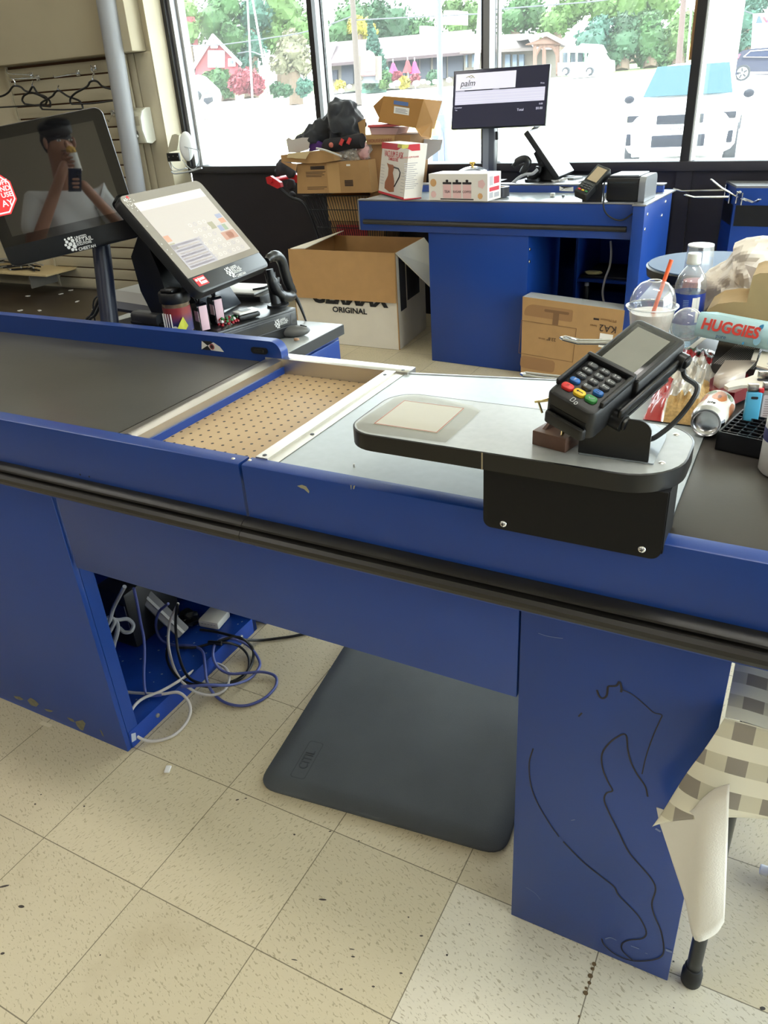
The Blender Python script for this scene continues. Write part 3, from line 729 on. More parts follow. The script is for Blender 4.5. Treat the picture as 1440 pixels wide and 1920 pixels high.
def logo(parent, X, s, world=False, cheetah=True):
    """shop-till maker's mark: a ball of dots and three short lines of lettering"""
    b = MB(X); 
    for i, (x, y, r) in enumerate(((-.75, .0, .16), (-.5, .22, .15), (-.5, -.22, .17), (-.95, .22, .13), (-.95, -.2, .14), (-.72, .42, .12), (-.72, -.42, .13), (-1.1, .02, .11), (-.45, -.0, .1), (-1.02, .42, .08), (-.5, .46, .09), (-.48, -.48, .09))):
        n = 6; b.poly([(s*(x+r*cos(2*pi*k/n+i)), s*(y+r*sin(2*pi*k/n+i)), .0004) for k in range(n)])
    lo = b.obj('logo', LOGO, parent, world=world, smooth=0)
    for t, y, h in (('UNITED', .36, .22), ('RETAIL', .1, .36), ('SOLUTIONS', -.16, .2)) + ((('CHEETAH', -.52, .26),) if cheetah else ()):
        text(t, s*h*1.25, X @ T(-s*.3, s*y, .0004), LOGO, lo, 'lettering', world=world, extrude=.0001, align='LEFT', sx=.95 if len(t) < 8 else .85, bold=s*.006)
logo(dw, DM @ T(.0065, .165, .872, axes((0, 1, 0), (0, 0, 1), (1, 0, 0))), .026, world=True, cheetah=False)
# ---------------------------------------------------------------- two identical monitors' housings
HOUS = mat('monitor_black', (16, 18, 21), .36, spec=.5)
def housing(t, th=.028):
    b = MB(); slab(b, rrect(-.183, .181, -.190, .144, .022, 8), -th, 0, .005); b.obj('housing', HOUS, t, world=False, smooth=35)
    b = MB(); b.prism(rrect(-.181, .179, -.137, .142, (.02, .02, .001, .001), 8), .0002, .0010); b.obj('glass_front', GLASSBLK, t, world=False, smooth=0)
# POS touch terminal
cP = V((-.233, 1.136, 1.173)); RP = frame((-.07, .998, .006), (-.658, -.05, .752), (.75, .049, .66))
pos = thing('touch_terminal', 'black touch screen till showing a pale sales page, tilted back on the cash drawer', 'touch terminal', cP, RP)
b = MB(); slab(b, rrect(-.189, .180, -.186, .145, .022, 8), -.032, 0, .006); b.obj('housing', HOUS, pos, world=False, smooth=35)
b = MB(); b.prism(rrect(-.186, .177, -.134, .142, (.02, .02, .001, .001), 8), .0002, .0010)
b.obj('glass_front', mat('touch_glass', (132, 124, 114), .10, spec=.9, ior=1.7), pos, world=False, smooth=0)  # beige base colour stands in for the room reflected in dark glass
b = MB()
def scr(n, rgb, e=.26): return mat('ui_'+n, rgb, .1, emit=e, spec=.9)
UI = [scr('page', (168, 160, 154)), scr('lilac', (154, 149, 154)), scr('pale', (190, 183, 176)), scr('orange', (176, 132, 112)), scr('blue', (134, 138, 158)), scr('green', (132, 142, 122)), scr('olive', (140, 136, 116)), scr('rust', (164, 128, 114))]  # page tones washed towards beige to carry the reflection on the glass
b.box(-.152, .152, -.114, .114, .001, .0014)
def ui(i, x0, x1, y0, y1): b.m(i).box(x0, x1, y0, y1, .0014, .0016)
ui(2, -.152, .152, .086, .114); ui(1, -.152, -.02, -.114, -.03)
for r in range(9): ui(2 if r % 2 else 1, -.145, -.03, -.11+r*.009, -.104+r*.009)
for (i, x0, x1, y0, y1) in ((3, -.150, -.128, -.020, .0), (6, -.150, -.128, -.046, -.026), (4, .118, .146, .008, .022), (3, .118, .146, -.010, .006), (5, .112, .13, -.034, -.014), (4, .09, .11, -.034, -.014), (6, .06, .085, -.02, .004), (7, .08, .146, -.066, -.038), (3, .10, .13, -.062, -.042)): ui(i, x0, x1, y0, y1)
rn = random.Random(5)
for r in range(6):
    for c_ in range(7):
        x, y = -.015+c_*.023, -.10+r*.022
        if x > .075 and y > -.07: continue
        b.m(2 if (r+c_) % 3 else 1); n = 9; rr = .0075
        for q in range(n):
            a, a2 = 2*pi*q/n, 2*pi*(q+1)/n
            b.poly([(x+rr*cos(a), y+rr*.8*sin(a), .0017), (x+rr*cos(a2), y+rr*.8*sin(a2), .0017), (x+rr*.72*cos(a2), y+rr*.55*sin(a2), .0017), (x+rr*.72*cos(a), y+rr*.55*sin(a), .0017)])
b.obj('screen', UI, pos, world=False, smooth=0)
logo(pos, T(.010, -.160, .0005), .034, cheetah=True)
b = MB(); b.box(-.170, -.122, -.166, -.138, .0003, .0008); b.m(1)
for (x0, x1, y0, y1) in ((-.155, -.149, -.162, -.142), (-.147, -.126, -.15, -.143), (-.147, -.126, -.162, -.154), (-.166, -.158, -.150, -.143)): b.box(x0, x1, y0, y1, .0008, .0010)
b.obj('red_sticker', [RED, PAPER], pos, world=False, smooth=0)
b = MB()
for i in range(26):
    x, y = -.178+abs(rn.gauss(0, .016)), .132-abs(rn.gauss(0, .01)); b.box(x, x+.003+.004*rn.random(), y, y+.0012, .0011, .0014, R=rz(rn.uniform(0, 180)))
for (x, y) in ((-.172, .10), (-.174, .04), (-.176, -.02), (-.174, -.04), (-.16, .09), (-.172, -.055)): b.box(x, x+.004, y, y+.0015, .0011, .0013, R=rz(rn.uniform(0, 180)))
b.m(1).box(-.158, -.150, .130, .139, .0011, .0014, R=rz(30))
b.obj('sticker_residue', [PAPER, RED], pos, world=False, smooth=0)
# stand of the terminal: leaning neck with a light front plate, foot block
NECK = mat('terminal_neck', (74, 78, 84), .35)
b = MB()
b.prism([(-.38, .904), (-.305, .904), (-.33, 1.06), (-.36, 1.15), (-.385, 1.16), (-.43, 1.10), (-.42, 1.0)], 1.06, 1.24, lambda x, z, y: (x, y, z)); b.obj('neck', BLACK, pos)
b = MB(); b.poly([onX(u, v, x) for u, v, x in ((338, 518, -.30), (427, 533, -.30), (452, 569, -.278), (422, 581, -.272), (369, 570, -.276))]); b.obj('neck_cover', NECK, pos, solid=.003)
b = MB(); b.box(-.47, -.30, 1.04, 1.28, .9025, .913, bev=.004); b.obj('base', BLACK, pos)
b = MB(pos.matrix_world); b.box(-.06, .06, -.07, .05, -.13, -.0325, bev=.01); b.obj('hinge_arm', BLACK, pos)
# ---------------------------------------------------------------- customer display
q0 = -ray(140, 325).normalized(); dn = q0
cD = V((-.485, .893, 1.33)); RDp = frame((.655, .746, .119), (-.123, -.05, .991), dn)
cdp = thing('customer_display', 'large black customer display on a leaning pole, mirroring a person in white', 'customer display', cD, RDp)
housing(cdp)
b = MB(); b.box(-.1495, .1495, -.114, .114, .001, .0013); b.obj('screen', mat('screen_off', (16, 16, 18), .02, spec=1., emit=.05, ior=1.75), cdp, world=False, smooth=0)  # faint emission added as a pale veil over the dark screen
logo(cdp, T(.012, -.166, .0006), .035)
b = MB()
oc = [( -.150+.051*cos(radians(22.5+45*i)), -.006+.058*sin(radians(22.5+45*i))) for i in range(8)]
b.prism(oc, .0014, .0018); ring = [(x*.0+(-.150)+(x+.150)*.93, -.006+(y+.006)*.93) for x, y in oc]; ri2 = [(-.150+(x+.150)*.86, -.006+(y+.006)*.86) for x, y in oc]
b.m(1)
for i in range(8): b.poly([(*ring[i], .0019), (*ring[(i+1) % 8], .0019), (*ri2[(i+1) % 8], .0019), (*ri2[i], .0019)])
sg = b.obj('red_sign', [mat('sign_red', (206, 48, 50), .4, emit=.35), mat('sign_white', (236, 206, 208), .4, emit=.4)], cdp, world=False, smooth=0)
for t, y in (('OFF', .017), ('ND', .002), ('USE', -.013), ('AY', -.033)):
    text(t, .017 if t != 'AY' else .022, T(-.109 if t != 'AY' else -.115, y, .002), MATS['sign_white'], sg, align='RIGHT', extrude=.0001, bold=.0004)
pa, pb = onY(191, 474, .985), onY(206, 606, .93); dr = (pb-pa)
b = MB(); b.cyl(pa-dr*.12, pb+dr*((pb.z-.824)/-dr.z), .0255, seg=28); pole_o = b.obj('pole', mat('pole_navy', (18, 25, 46), .4), cdp)
b = MB(); pe = pb+dr*((pb.z-.824)/-dr.z); b.cyl((pe.x, pe.y, .8205), (pe.x, pe.y, .828), .036, seg=28); b.obj('pole_foot', BLACK, cdp)
b = MB(); b.box(-.05, .05, -.06, .04, -.075, -.0285, bev=.006); b.obj('mount', BLACK, cdp, world=False)
CABB = mat('cable_black', (18, 18, 19), .5)
for off in (0, 1):
    b = MB()
    pts = [onY(u+off*7, v, 1.01-.02*off) for u, v in ((180, 470), (187, 492), (194, 515), (193, 540), (184, 565), (172, 590), (160, 606))]
    pts.append(V((pts[-1].x-.03, pts[-1].y+.01, .80))); b.tube(spline(pts, 6), .0045, 8); b.obj('cable', CABB, cdp)
# ---------------------------------------------------------------- small things on the drawer
tb = thing('tumbler', 'clear spice shaker with a wide black lid and a red and blue label', 'shaker', (-.232, 1.0, .9025))
p0 = onZ(338, 618, .9025)
c0 = onZ(341, 632, .9025); tb.location = c0; WM[tb.name] = Matrix.Translation(c0)
b = MB(); b.lathe([(0, .0), (.036, .0), (.038, .004), (.038, .098), (.0385, .100), (.0385, .101), (0, .101)], 32); b.obj('jar', mat('jar_contents', (104, 86, 66), .15, var=.25, vscale=80), tb, world=False)
b = MB(); b.lathe([(.0386, .022), (.0386, .09)], 32); 
def label_mat():
    m = bpy.data.materials.new('jar_label'); m.use_nodes = True; nt = m.node_tree; N = nt.nodes.new; L = nt.links.new
    tc = N('ShaderNodeTexCoord'); s = N('ShaderNodeSeparateXYZ'); L(tc.outputs['Object'], s.inputs[0]); r = N('ShaderNodeValToRGB')
    mr = N('ShaderNodeMapRange'); mr.inputs[1].default_value = .02; mr.inputs[2].default_value = .092; L(s.outputs[2], mr.inputs[0]); L(mr.outputs[0], r.inputs[0])
    e = r.color_ramp.elements; e[0].color = lin((44, 46, 92)); e[0].position = .35; e[1].color = lin((128, 44, 44)); e[1].position = .75
    L(r.outputs[0], nt.nodes['Principled BSDF'].inputs['Base Color']); nt.nodes['Principled BSDF'].inputs['Roughness'].default_value = .3
    return m
b.obj('label', label_mat(), tb, world=False)
b = MB(); b.lathe([(.030, .101), (.0405, .101), (.0425, .104), (.0425, .127), (.041, .130), (.0, .130)], 32); b.box(-.022, .022, -.03, .012, .130, .139, bev=.004); b.obj('lid', BLACK, tb, world=False)
b = MB(); 
for k in range(4): b.box(-.020+k*.009, -.017+k*.009, -.0392-.0, -.0388+.006, .035, .075)
b.m(1).cyl((.017, -.036, .033), (.0172, -.0366, .033), .0085, seg=18)
b.obj('label_print', [PAPER, WHITE], tb, world=False, smooth=0)
b = MB(); tp = T(.034, -.026, .045, axes((.6, .8, 0), (0, 0, 1), (.8, -.6, 0))); b.X = tp; b.poly([(-.016, -.01, .003), (.004, -.02, .003), (.016, -.004, .004), (.006, .022, .003), (-.006, .006, .004)]); b.obj('yellow_tag', mat('tag_yellow', (196, 200, 70), .5), tb, world=False, smooth=0, solid=.0008)
def sprayer(name, loc, yaw, label):
    t = thing(name, label, 'keyring alarm', loc, rz(yaw), group='pink sided key-ring alarms')
    b = MB(); b.prism(rrect(-.019, .019, 0, .080, (.010, .014, .008, .008)), -.016, .016, lambda x, z, y: (x, y, z)); b.obj('case', mat('gloss_black', (14, 15, 22), .15), t, world=False, smooth=30)
    b = MB(); b.box(.0192, .0215, -.013, .013, .004, .074, bev=.0015); b.m(0).box(-.004, .019, -.0168, -.016, .03, .06); b.obj('pink_panel', mat('pink_vinyl', (214, 180, 190), .5), t, world=False)
    b = MB(); n = 14; b.tube([(-.002+.0085*cos(2*pi*k/n), 0, .091+.011*sin(2*pi*k/n)) for k in range(n)], .0035, 8, closed=True); b.obj('ring_loop', BLACK, t, world=False)
    return t
sprayer('keyring_alarm', onZ(381, 619, .9025), -22, 'black key-ring alarm with pink side, nearer the jar of the pair')
sprayer('keyring_alarm', onZ(409, 606, .9025), -22, 'black key-ring alarm with pink side, nearer the red beads of the pair')
bd = thing('bead_bracelet', 'red and green shiny bead bracelet heaped beside the key-ring alarms', 'beads', (-.10, 1.045, .9025))
bx = onZ(430, 607, .9025)
for k in range(30):
    b = MB(); a = k*.62; r = .012+.014*rn.random(); lv = k//14
    b.blob((bx.x+r*cos(a)*.9+.0, bx.y+r*sin(a)*1.5, .9078+lv*.0085+.001*rn.random()), .0052, 1); b.obj('bead', mat('bead_red', (160, 20, 34), .12) if k < 18 else (mat('bead_green', (40, 110, 50), .15) if k % 3 else WHITE), bd)
gm = thing('pocket_meter', 'small white and black pocket meter leaning on the cash drawer by the beads', 'meter', onZ(463, 597, .9025), rz(70))
Rg = Matrix.Rotation(radians(18), 3, 'X')
b = MB(); b.box(-.038, .038, -.022, .022, .002, .018, bev=.006); b.obj('body', BLACK, gm, world=False)
b = MB(); b.box(-.037, .037, -.021, .021, .0185, .026, bev=.006); b.m(1).box(-.02, .012, -.012, .012, .0262, .0268); b.obj('face', [WHITE, GREY], gm, world=False)
cse = thing('card_reader_case', 'dark grey long case lying left of the shaker under the touch terminal', 'case', (-.405, 1.06, .9025), rz(-6))
b = MB(); b.prism(rrect(-.022, .022, 0, .036, .012), -.06, .055, lambda y, z, x: (x, y, z)); b.obj('case', mat('case_grey', (46, 47, 52), .5), cse, world=False)
sc_ = thing('label_printer', 'curved black and silver label printer at the back of the cash drawer', 'label printer', (-.52, 1.20, .9025), rz(-8))
b = MB(); b.prism([(-.06, 0), (.06, 0), (.06, .055), (-.035, .055), (-.06, .03)], -.12, .09, lambda y, z, x: (x, y, z)); b.obj('body', BLACK, sc_, world=False)
b = MB(); b.prism([(-.068, .012), (-.068, .036), (-.044, .064), (.062, .064), (.062, .0585), (-.042, .0575), (-.062, .034), (-.062, .012)], -.125, .095, lambda y, z, x: (x, y, z)); b.obj('hood', mat('hood_silver', (150, 150, 148), .35, metal=.4), sc_, world=False)
b = MB(); b.tube(spline([(-.09, -.04, .02), (-.14, -.06, .05), (-.19, -.09, .03), (-.20, -.10, -.10)], 8), .0028, 8); b.obj('cable', CABB, sc_, world=False)
# receipt printer behind
rp = thing('receipt_printer', 'low black receipt printer with a white paper lid behind the touch terminal', 'receipt printer', (-.30, 1.40, .82), rz(4))
b = MB(); b.box(-.12, .07, -.018, .13, 0, .10, bev=.008); b.obj('body', BLACK, rp, world=False)
b = MB(); b.box(-.11, .045, -.012, .12, .1002, .1085, bev=.003); b.obj('lid', mat('lid_white', (206, 206, 204), .4), rp, world=False)
b = MB(); b.tube([(.02, .02, .1105), (.05, .045, .113), (.05, .10, .113)], .004, 6); b.obj('lid_latch', BLACK, rp, world=False)
# scanner on its holder
def P1(u, v, x=-.05): return onX(u, v, x)
xs = -.16
SCN = mat('scanner_black', (28, 28, 29), .3, bump=.08, bscale=700)
bs = thing('barcode_scanner', 'black hand-held barcode scanner hanging in its holder right of the touch terminal', 'barcode scanner', P1(520, 560, xs))
b = MB()
hp = [P1(u, v, xs) for u, v in ((500, 489), (508, 482), (519, 480), (528, 490), (533, 507), (540, 528), (547, 543), (551, 549))]
b.tube(spline(hp, 5), [.011]*3+[.014]*4+[.0165]*9+[.0165]*10+[.015]*4+[.013]*4+[.011]*2, 16)
b.obj('handle', SCN, bs)
b = MB(); b.tube(spline([P1(u, v, xs+.012) for u, v in ((520, 520), (519, 535), (527, 553), (540, 557), (549, 552))], 5), [.010]*5+[.015]*5+[.018]*5+[.017]*5+[.012], 14); b.obj('scan_head', SCN, bs)
b = MB(); cpt = [P1(551, 551, xs), P1(562, 572, xs+.01), P1(573, 600, xs+.03), P1(578, 630, xs+.04), P1(582, 660, xs+.05), P1(584, 684, xs+.05)]
b.tube(spline(cpt[:3], 6), [.0075-.00035*i for i in range(13)], 8); b.obj('strain_relief', CABB, bs)
b = MB(); b.tube(spline(cpt[1:]+[V((cpt[-1].x, cpt[-1].y-.02, .45))], 6), .0034, 8); b.obj('cable', CABB, bs)
hd = thing('scanner_holder', 'black upright scanner holder standing on the cash drawer corner', 'scanner holder', P1(525, 612, -.14))
b = MB(); b.tube([P1(527, 616, -.14), P1(519, 575, -.15), P1(512, 540, -.16), P1(506, 512, -.17)], [.018, .0165, .016, .018], 12); hb = P1(527, 616, -.14); b.cyl((hb.x, hb.y, .9025), (hb.x, hb.y, .908), .035, seg=20); b.obj('stem', BLACK, hd)
b = MB(); b.tube(spline([P1(505, 505, -.155), P1(510, 525, -.15), P1(518, 545, -.145), P1(530, 556, -.14)], 4), [.012]*4+[.017]*5+[.014]*4, 10); b.obj('cup', BLACK, hd)
mo = thing('mouse', 'grey computer mouse beside the cash drawer', 'mouse', onZ(553, 630, .82), rz(30))
b = MB(); b.blob((0, 0, .016), 1, 3, sc=(.05, .03, .018)); b.obj('shell', mat('mouse_grey', (96, 96, 94), .4), mo, world=False)
b = MB(); b.tube([(.02, 0, .033), (.04, 0, .026)], .003, 6); b.obj('wheel', BLACK, mo, world=False)
b = MB(); pn = onZ(556, 640, .82); b.blob(pn+V((0, 0, .006)), .007, 2, .3, 3, (1.4, 1, .7)); tag(b.obj('pebble', mat('pebble_tan', (176, 140, 110), .7)), 'tiny tan pebble on the blue cash stand before the mouse', 'pebble')
# ================================================================== second counter by the window
A2 = V((-1.092, 3.576, 0)); R2 = rz(-4.1); X2 = Matrix.Translation(A2) @ R2.to_4x4()
def L2(p): return X2.inverted() @ V(p)
c2 = thing('checkout_counter', 'blue checkout counter with a narrow black bumper standing by the window', 'checkout counter', X2 @ V((.8, .25, 0)), R2)
b = MB(X2); b.box(0, 1.632, 0, .03, .762, .928, bev=.003); b.obj('front_rail', BLUE, c2)
b = MB(X2); b.box(-.004, 1.636, -.003, .036, .9285, .937, bev=.002); b.box(-.006, -.0005, -.003, .03, .765, .928); b.obj('rail_trim', ALU, c2)
b = MB(X2); b.prism([(-.001, .826), (-.012, .822), (-.016, .812), (-.012, .802), (-.001, .798)], .03, 1.60, lambda y, z, x: (x, y, z)); b.obj('bumper', RUB, c2)
b = MB(X2); b.box(.46, 1.075, .012, .5, .001, .7615, bev=.002); b.obj('pedestal', BLUE, c2)
b = MB(X2); b.box(0, 1.636, .0365, .40, .90, .931, bev=.001); b.obj('worktop', LAM, c2)
b = MB(X2); b.box(-.01, 1.66, .401, .43, .78, .968, bev=.003); b.m(1).box(-.01, 1.66, .40, .47, .9685, .976, bev=.002); b.obj('back_rail', [BLUE, ALU], c2)
b = MB(X2); b.box(1.637, 1.695, -.055, .46, .001, .928, bev=.002); ep = b.obj('end_panel', BLUE, c2)
b = MB(X2); b.box(1.632, 1.70, -.06, .52, .9285, .936, bev=.002); b.obj('end_cap', ALU, c2)
for (u, v) in ((1214, 402), (1241, 404), (1209, 430), (1248, 378)):
    d = ray(u, v); o = X2.inverted() @ CAM; dl = R2.inverted() @ d; t = (1.6955-o.x)/dl.x; p = o+dl*t
    b = MB(X2); b.lathe([(0, .004), (.006, .003), (.008, 0)], 10, p, lambda x, y, z: V((z, x, y))); b.obj('bolt', STEEL, ep)
st_ = MB()
for pts, m in (([(1049, 349), (1057, 353), (1049, 358)], 1), ([(1050, 349), (1075, 350), (1062, 356)], 0), ([(1059, 353), (1075, 350), (1075, 359), (1050, 358)], 1)):
    st_.m(m).poly([X2 @ (lambda o, d: (o+d*((.3995-o.y)/d.y)))(X2.inverted() @ CAM, R2.inverted() @ ray(u, v)) for u, v in pts])
st_.obj('sticker', [INK, PAPER], c2, smooth=0)
for (x, z) in ((1.078, .69), (1.078, .625)):
    b = MB(X2); b.lathe([(0, .004), (.007, .003), (.009, 0)], 10, (x, .03, z), lambda x, y, z: V((z, x, y))); b.obj('bolt', STEEL, c2)
# its cash stand behind, open shelves
k2 = thing('cash_stand', 'dark blue open cash stand with a shelf seen under the counter by the window', 'cash stand', X2 @ V((1.2, .72, 0)), R2)
b = MB(X2)
b.box(.75, .765, .52, .96, .001, .86); b.box(1.165, 1.18, .52, .96, .001, .86); b.box(1.555, 1.57, .52, .96, .001, .86); b.box(.75, 1.57, .945, .96, .001, .86); b.box(.75, 1.57, .52, .96, .865, .89)
b.obj('carcass', BLUE, k2)
b = MB(X2); b.box(1.18, 1.555, .53, .945, .42, .435); b.obj('shelf', BLUE, k2)
b = MB(X2); b.box(1.19, 1.54, .56, .93, .436, .452, bev=.004); b.obj('shelf_mat', BLACKM, k2)
tag(MB(X2).blob((1.26, .58, .465), .035, 2, .4, 3, (1.6, .8, .35)).obj('rag', mat('yellow_rag', (206, 190, 120), .9)), 'small crumpled yellow rag on the open shelf under the window counter', 'rag')
bt = thing('small_bottle', 'small white capped bottle in the lower shelf behind the upturned monitor box', 'bottle', X2 @ V((1.22, .60, .30)))
b = MB(); b.lathe([(0, 0), (.018, 0), (.018, .07), (.013, .08), (.013, .085)], 16); b.obj('body', BLACK, bt, world=False)
b = MB(); b.lathe([(.014, .082), (.014, .108), (0, .108)], 16); b.obj('cap', WHITE, bt, world=False)
b = MB(X2); b.box(1.18, 1.555, .53, .945, .288, .2995); b.obj('shelf', BLUE, k2)
# white cord hanging to the floor
b = MB(); b.tube(spline([onY(u, v, 3.72) for u, v in ((1145, 452), (1146, 475), (1143, 500), (1134, 525), (1130, 550), (1134, 575))], 6), .006, 8)
tag(b.obj('hanging_cord', mat('cord_white', (170, 168, 164), .5)), 'pale cord hanging down behind the bumper end of the window counter', 'cord')
# ---------------------------------------------------------------- on the second counter
mR = frame((.998, .05, .0), (-.01, .2, .98), (.05, -.978, .2)); mC = V((-.377, 4.0, 1.418))
m2 = thing('customer_display', 'flat black monitor on a square post showing an empty sales page before the window', 'customer display', mC, mR)
b = MB(); b.box(-.279, .279, -.152, .152, -.03, 0, bev=.004); b.obj('housing', HOUS, m2, world=False)
b = MB(); SCRD = mat('screen_navy', (26, 27, 44), .12, emit=.5, spec=.6); SCRL = mat('screen_lilac', (168, 166, 182), .2, emit=.55); SCRW = mat('screen_pale', (178, 176, 186), .2, emit=.6)
b.box(-.273, .273, -.146, .147, .0005, .001); b.m(1).box(-.262, .092, .048, .132, .001, .0013); b.m(2).box(-.262, .262, -.026, .042, .001, .0013)
b.m(1)
for y in (.028, .014, -.002, -.014): b.box(-.262, .262, y, y+.002, .0013, .0014)
sc2 = b.obj('screen', [SCRD, SCRW, SCRL], m2, world=False, smooth=0)
text('palm', .046, T(-.19, .082, .0016), mat('logo_dark', (40, 40, 48), .6), sc2, shear=.25)
b = MB()
for q in ([(-.185, .116), (-.17, .122), (-.158, .116)], [(-.175, .108), (-.160, .115), (-.150, .108)], [(-.2, .112), (-.188, .118), (-.178, .112)]): b.tube([(x, y, .0018) for x, y in q], .0016, 4)
b.m(1).box(-.222, -.165, .0585, .0605, .0014, .0016)
b.obj('palm_mark', [mat('logo_olive', (150, 140, 70), .6), mat('logo_teal', (110, 160, 168), .6)], sc2, world=False, smooth=0)
for t, s, x, y in (('Description', .012, -.235, .046), ('Quantity', .011, -.02, .046), ('Price', .011, .245, .060), ('Total', .018, .13, -.067), ('$0.00', .017, .237, -.064), ('0.00', .012, .245, -.042), ('Customer', .011, -.24, -.040), ('Tax', .009, -.252, -.053)):
    text(t, s, T(x, y, .0016), SCRL, sc2)
pz = X2 @ V((.70, .36, 0)); a_, b_ = onY(921, 236, 4.05), onY(919, 330, 4.05)
b = MB(); b.box(-.492, -.418, 4.04, 4.09, .978, 1.42, bev=.003); b.m(1).box(-.486, -.452, 4.0355, 4.0399, .978, 1.40); b.obj('post', [mat('post_grey', (86, 88, 96), .4), mat('post_light', (128, 130, 138), .4)], m2)
b = MB(); b.box(-.54, -.37, 4.02, 4.14, .9765, .979); b.box(-.50, -.41, 4.05, 4.085, 1.33, 1.46); b.obj('mount', BLACK, m2)
b = MB(); b.box(-.415, -.40, 4.05, 4.07, 1.20, 1.245, bev=.003); b.obj('cable_hook', BLACK, m2)
# cash drawer + terminal seen from the side
d2 = thing('cash_till', 'flat black cash till under the tilted till screen on the window counter', 'cash till', (-.16, 4.15, .89))
b = MB(X2); b.box(.76, 1.16, .48, .86, .891, .975, bev=.004); b.obj('case', DRW, d2)
b = MB(X2); b.box(1.161, 1.166, .50, .84, .90, .968); b.obj('drawer_face', DRW, d2)
p2 = V((-.115, 4.16, 1.135)); RP2 = frame((-.0, 1, 0), (-.62, 0, .785), (.785, 0, .62))
t2 = thing('touch_terminal', 'tilted till screen seen edge on with its bright face to the window', 'touch terminal', p2, RP2)
b = MB(); slab(b, rrect(-.16, .16, -.17, .145, .01, 6), -.03, 0, .005); b.obj('housing', HOUS, t2, world=False, smooth=35)
b = MB(); b.box(-.155, .155, -.165, .14, .0002, .0014); b.obj('screen', mat('till_screen_glare', (120, 120, 124), .08, spec=1., emit=.5, ior=1.8), t2, world=False, smooth=0)  # window glare on this screen is put in as emission
b = MB(); b.box(-.06, .06, .146, .15, -.03, .03, bev=.001); b.obj('camera_visor', BLACK, t2, world=False)
b = MB(); b.prism([(-.17, .977), (-.03, .977), (-.05, 1.05), (-.17, 1.14), (-.19, 1.12), (-.15, 1.05)], 4.08, 4.24, lambda x, z, y: (x, y, z)); b.obj('neck', BLACK, t2)
s2 = thing('barcode_scanner', 'black barcode scanner resting in a holder left of the edge-on till screen', 'barcode scanner', onY(975, 318, 4.0))
b = MB(); b.tube(spline([onY(u, v, 4.0) for u, v in ((962, 312), (972, 302), (984, 298), (990, 306), (978, 325))], 4), [.012]*3+[.022]*11+[.02]*2+[.016], 12); b.obj('body', SCN, s2)
b = MB(); b.tube(spline([onY(u, v, 3.99) for u, v in ((1008, 318), (998, 326), (985, 327), (972, 334), (958, 346), (948, 352))], 4), .009, 8); b.obj('cable', mat('cord_pale', (176, 176, 180), .5), s2)
h2 = thing('scanner_holder', 'dark curved scanner holder between the scanner and the edge-on till screen', 'scanner holder', onY(1005, 335, 4.02))
b = MB(); b.tube(spline([onY(u, v, 4.04) for u, v in ((1012, 312), (1010, 322), (1000, 332), (990, 336))], 4), [.022]*5+[.02]*5+[.018]*3, 12); pq = onY(1000, 338, 4.04); b.cyl((pq.x, pq.y, .9765), (pq.x, pq.y, .99), .05, seg=20); b.obj('cup', BLACK, h2)
kp = thing('keypad_unit', 'small grey card reader lying behind the till screen base near the window', 'card reader', onY(1065, 335, 4.15), rz(-20))
b = MB(); b.box(-.075, .075, -.05, .05, -.02, .012, bev=.01); b.m(1).box(-.03, .03, -.03, .03, .0125, .015); b.obj('body', [GREY, BLACK], kp, world=False)
pb_ = thing('plastic_wrap', 'crumpled clear plastic wrap on the counter before the card reader', 'wrap', onY(1052, 345, 4.0))
b = MB(); b.blob((0, 0, -.005), .045, 3, .8, 4, (1.3, .8, .6)); b.obj('wrap', glassy('wrap_clear', (245, 245, 248), .3, .35), pb_, world=False)
# pinpad and printer at the right end
r2 = thing('receipt_printer', 'black and silver cube printer at the right end of the window counter', 'receipt printer', X2 @ V((1.52, .11, .931)), R2)
pw = MB(X2); pw.box(1.475, 1.637, .015, .22, .9375, 1.048, bev=.012); pw.obj('body', BLACK, r2)
b = MB(X2); b.prism(rrect(.012, .225, .9375, 1.053, (.03, .03, .002, .002)), 1.6375, 1.668, lambda y, z, x: (x, y, z)); b.obj('side_cover', mat('cover_silver', (150, 152, 156), .35, metal=.5), r2, smooth=30)
b = MB(X2); b.box(1.485, 1.63, .03, .215, 1.0485, 1.058, bev=.004); b.m(1).box(1.49, 1.625, .0135, .0148, 1.022, 1.030); b.obj('lid', [mat('lid_grey', (96, 98, 102), .35), GLASSBLK], r2)
tC = X2 @ V((1.415, .03, 1.052)); RT2 = R2 @ frame((.92, -.25, -.22), (.30, .72, .55), (.1, -.62, .78))
n2 = thing('card_terminal', 'small card terminal on a black stand left of the cube printer', 'card terminal', tC, RT2)
b = MB(); slab(b, rrect(-.040, .040, -.05, .07, .008, 4), -.03, .004, .004); b.obj('upper_body', TB, n2, world=False, smooth=35)
b = MB(); slab(b, rrect(-.040, .036, -.125, -.045, .008, 4), -.035, .006, .004); b.obj('keypad_body', TB, n2, world=False, smooth=35)
b = MB(); b.box(-.028, .028, -.035, .055, .0042, .0052); b.obj('screen', mat('lcd_tan', (168, 148, 118), .2, spec=.7), n2, world=False, smooth=0)
for i, (x, y, mm) in enumerate([(c_, r_, KEY) for r_ in (-.06, -.073, -.086) for c_ in (-.02, 0, .02)] + [(-.02, -.104, KC['X']), (0, -.104, KC['<']), (.02, -.104, KC['O'])]):
    b = MB(); b.box(x-.007, x+.007, y-.004, y+.004, .0062, .009, bev=.001); b.obj('key', mm, n2, world=False)
ns = thing('terminal_stand', 'black sheet stand under the small card terminal on the window counter', 'terminal stand', X2 @ V((1.42, .04, .931)), R2)
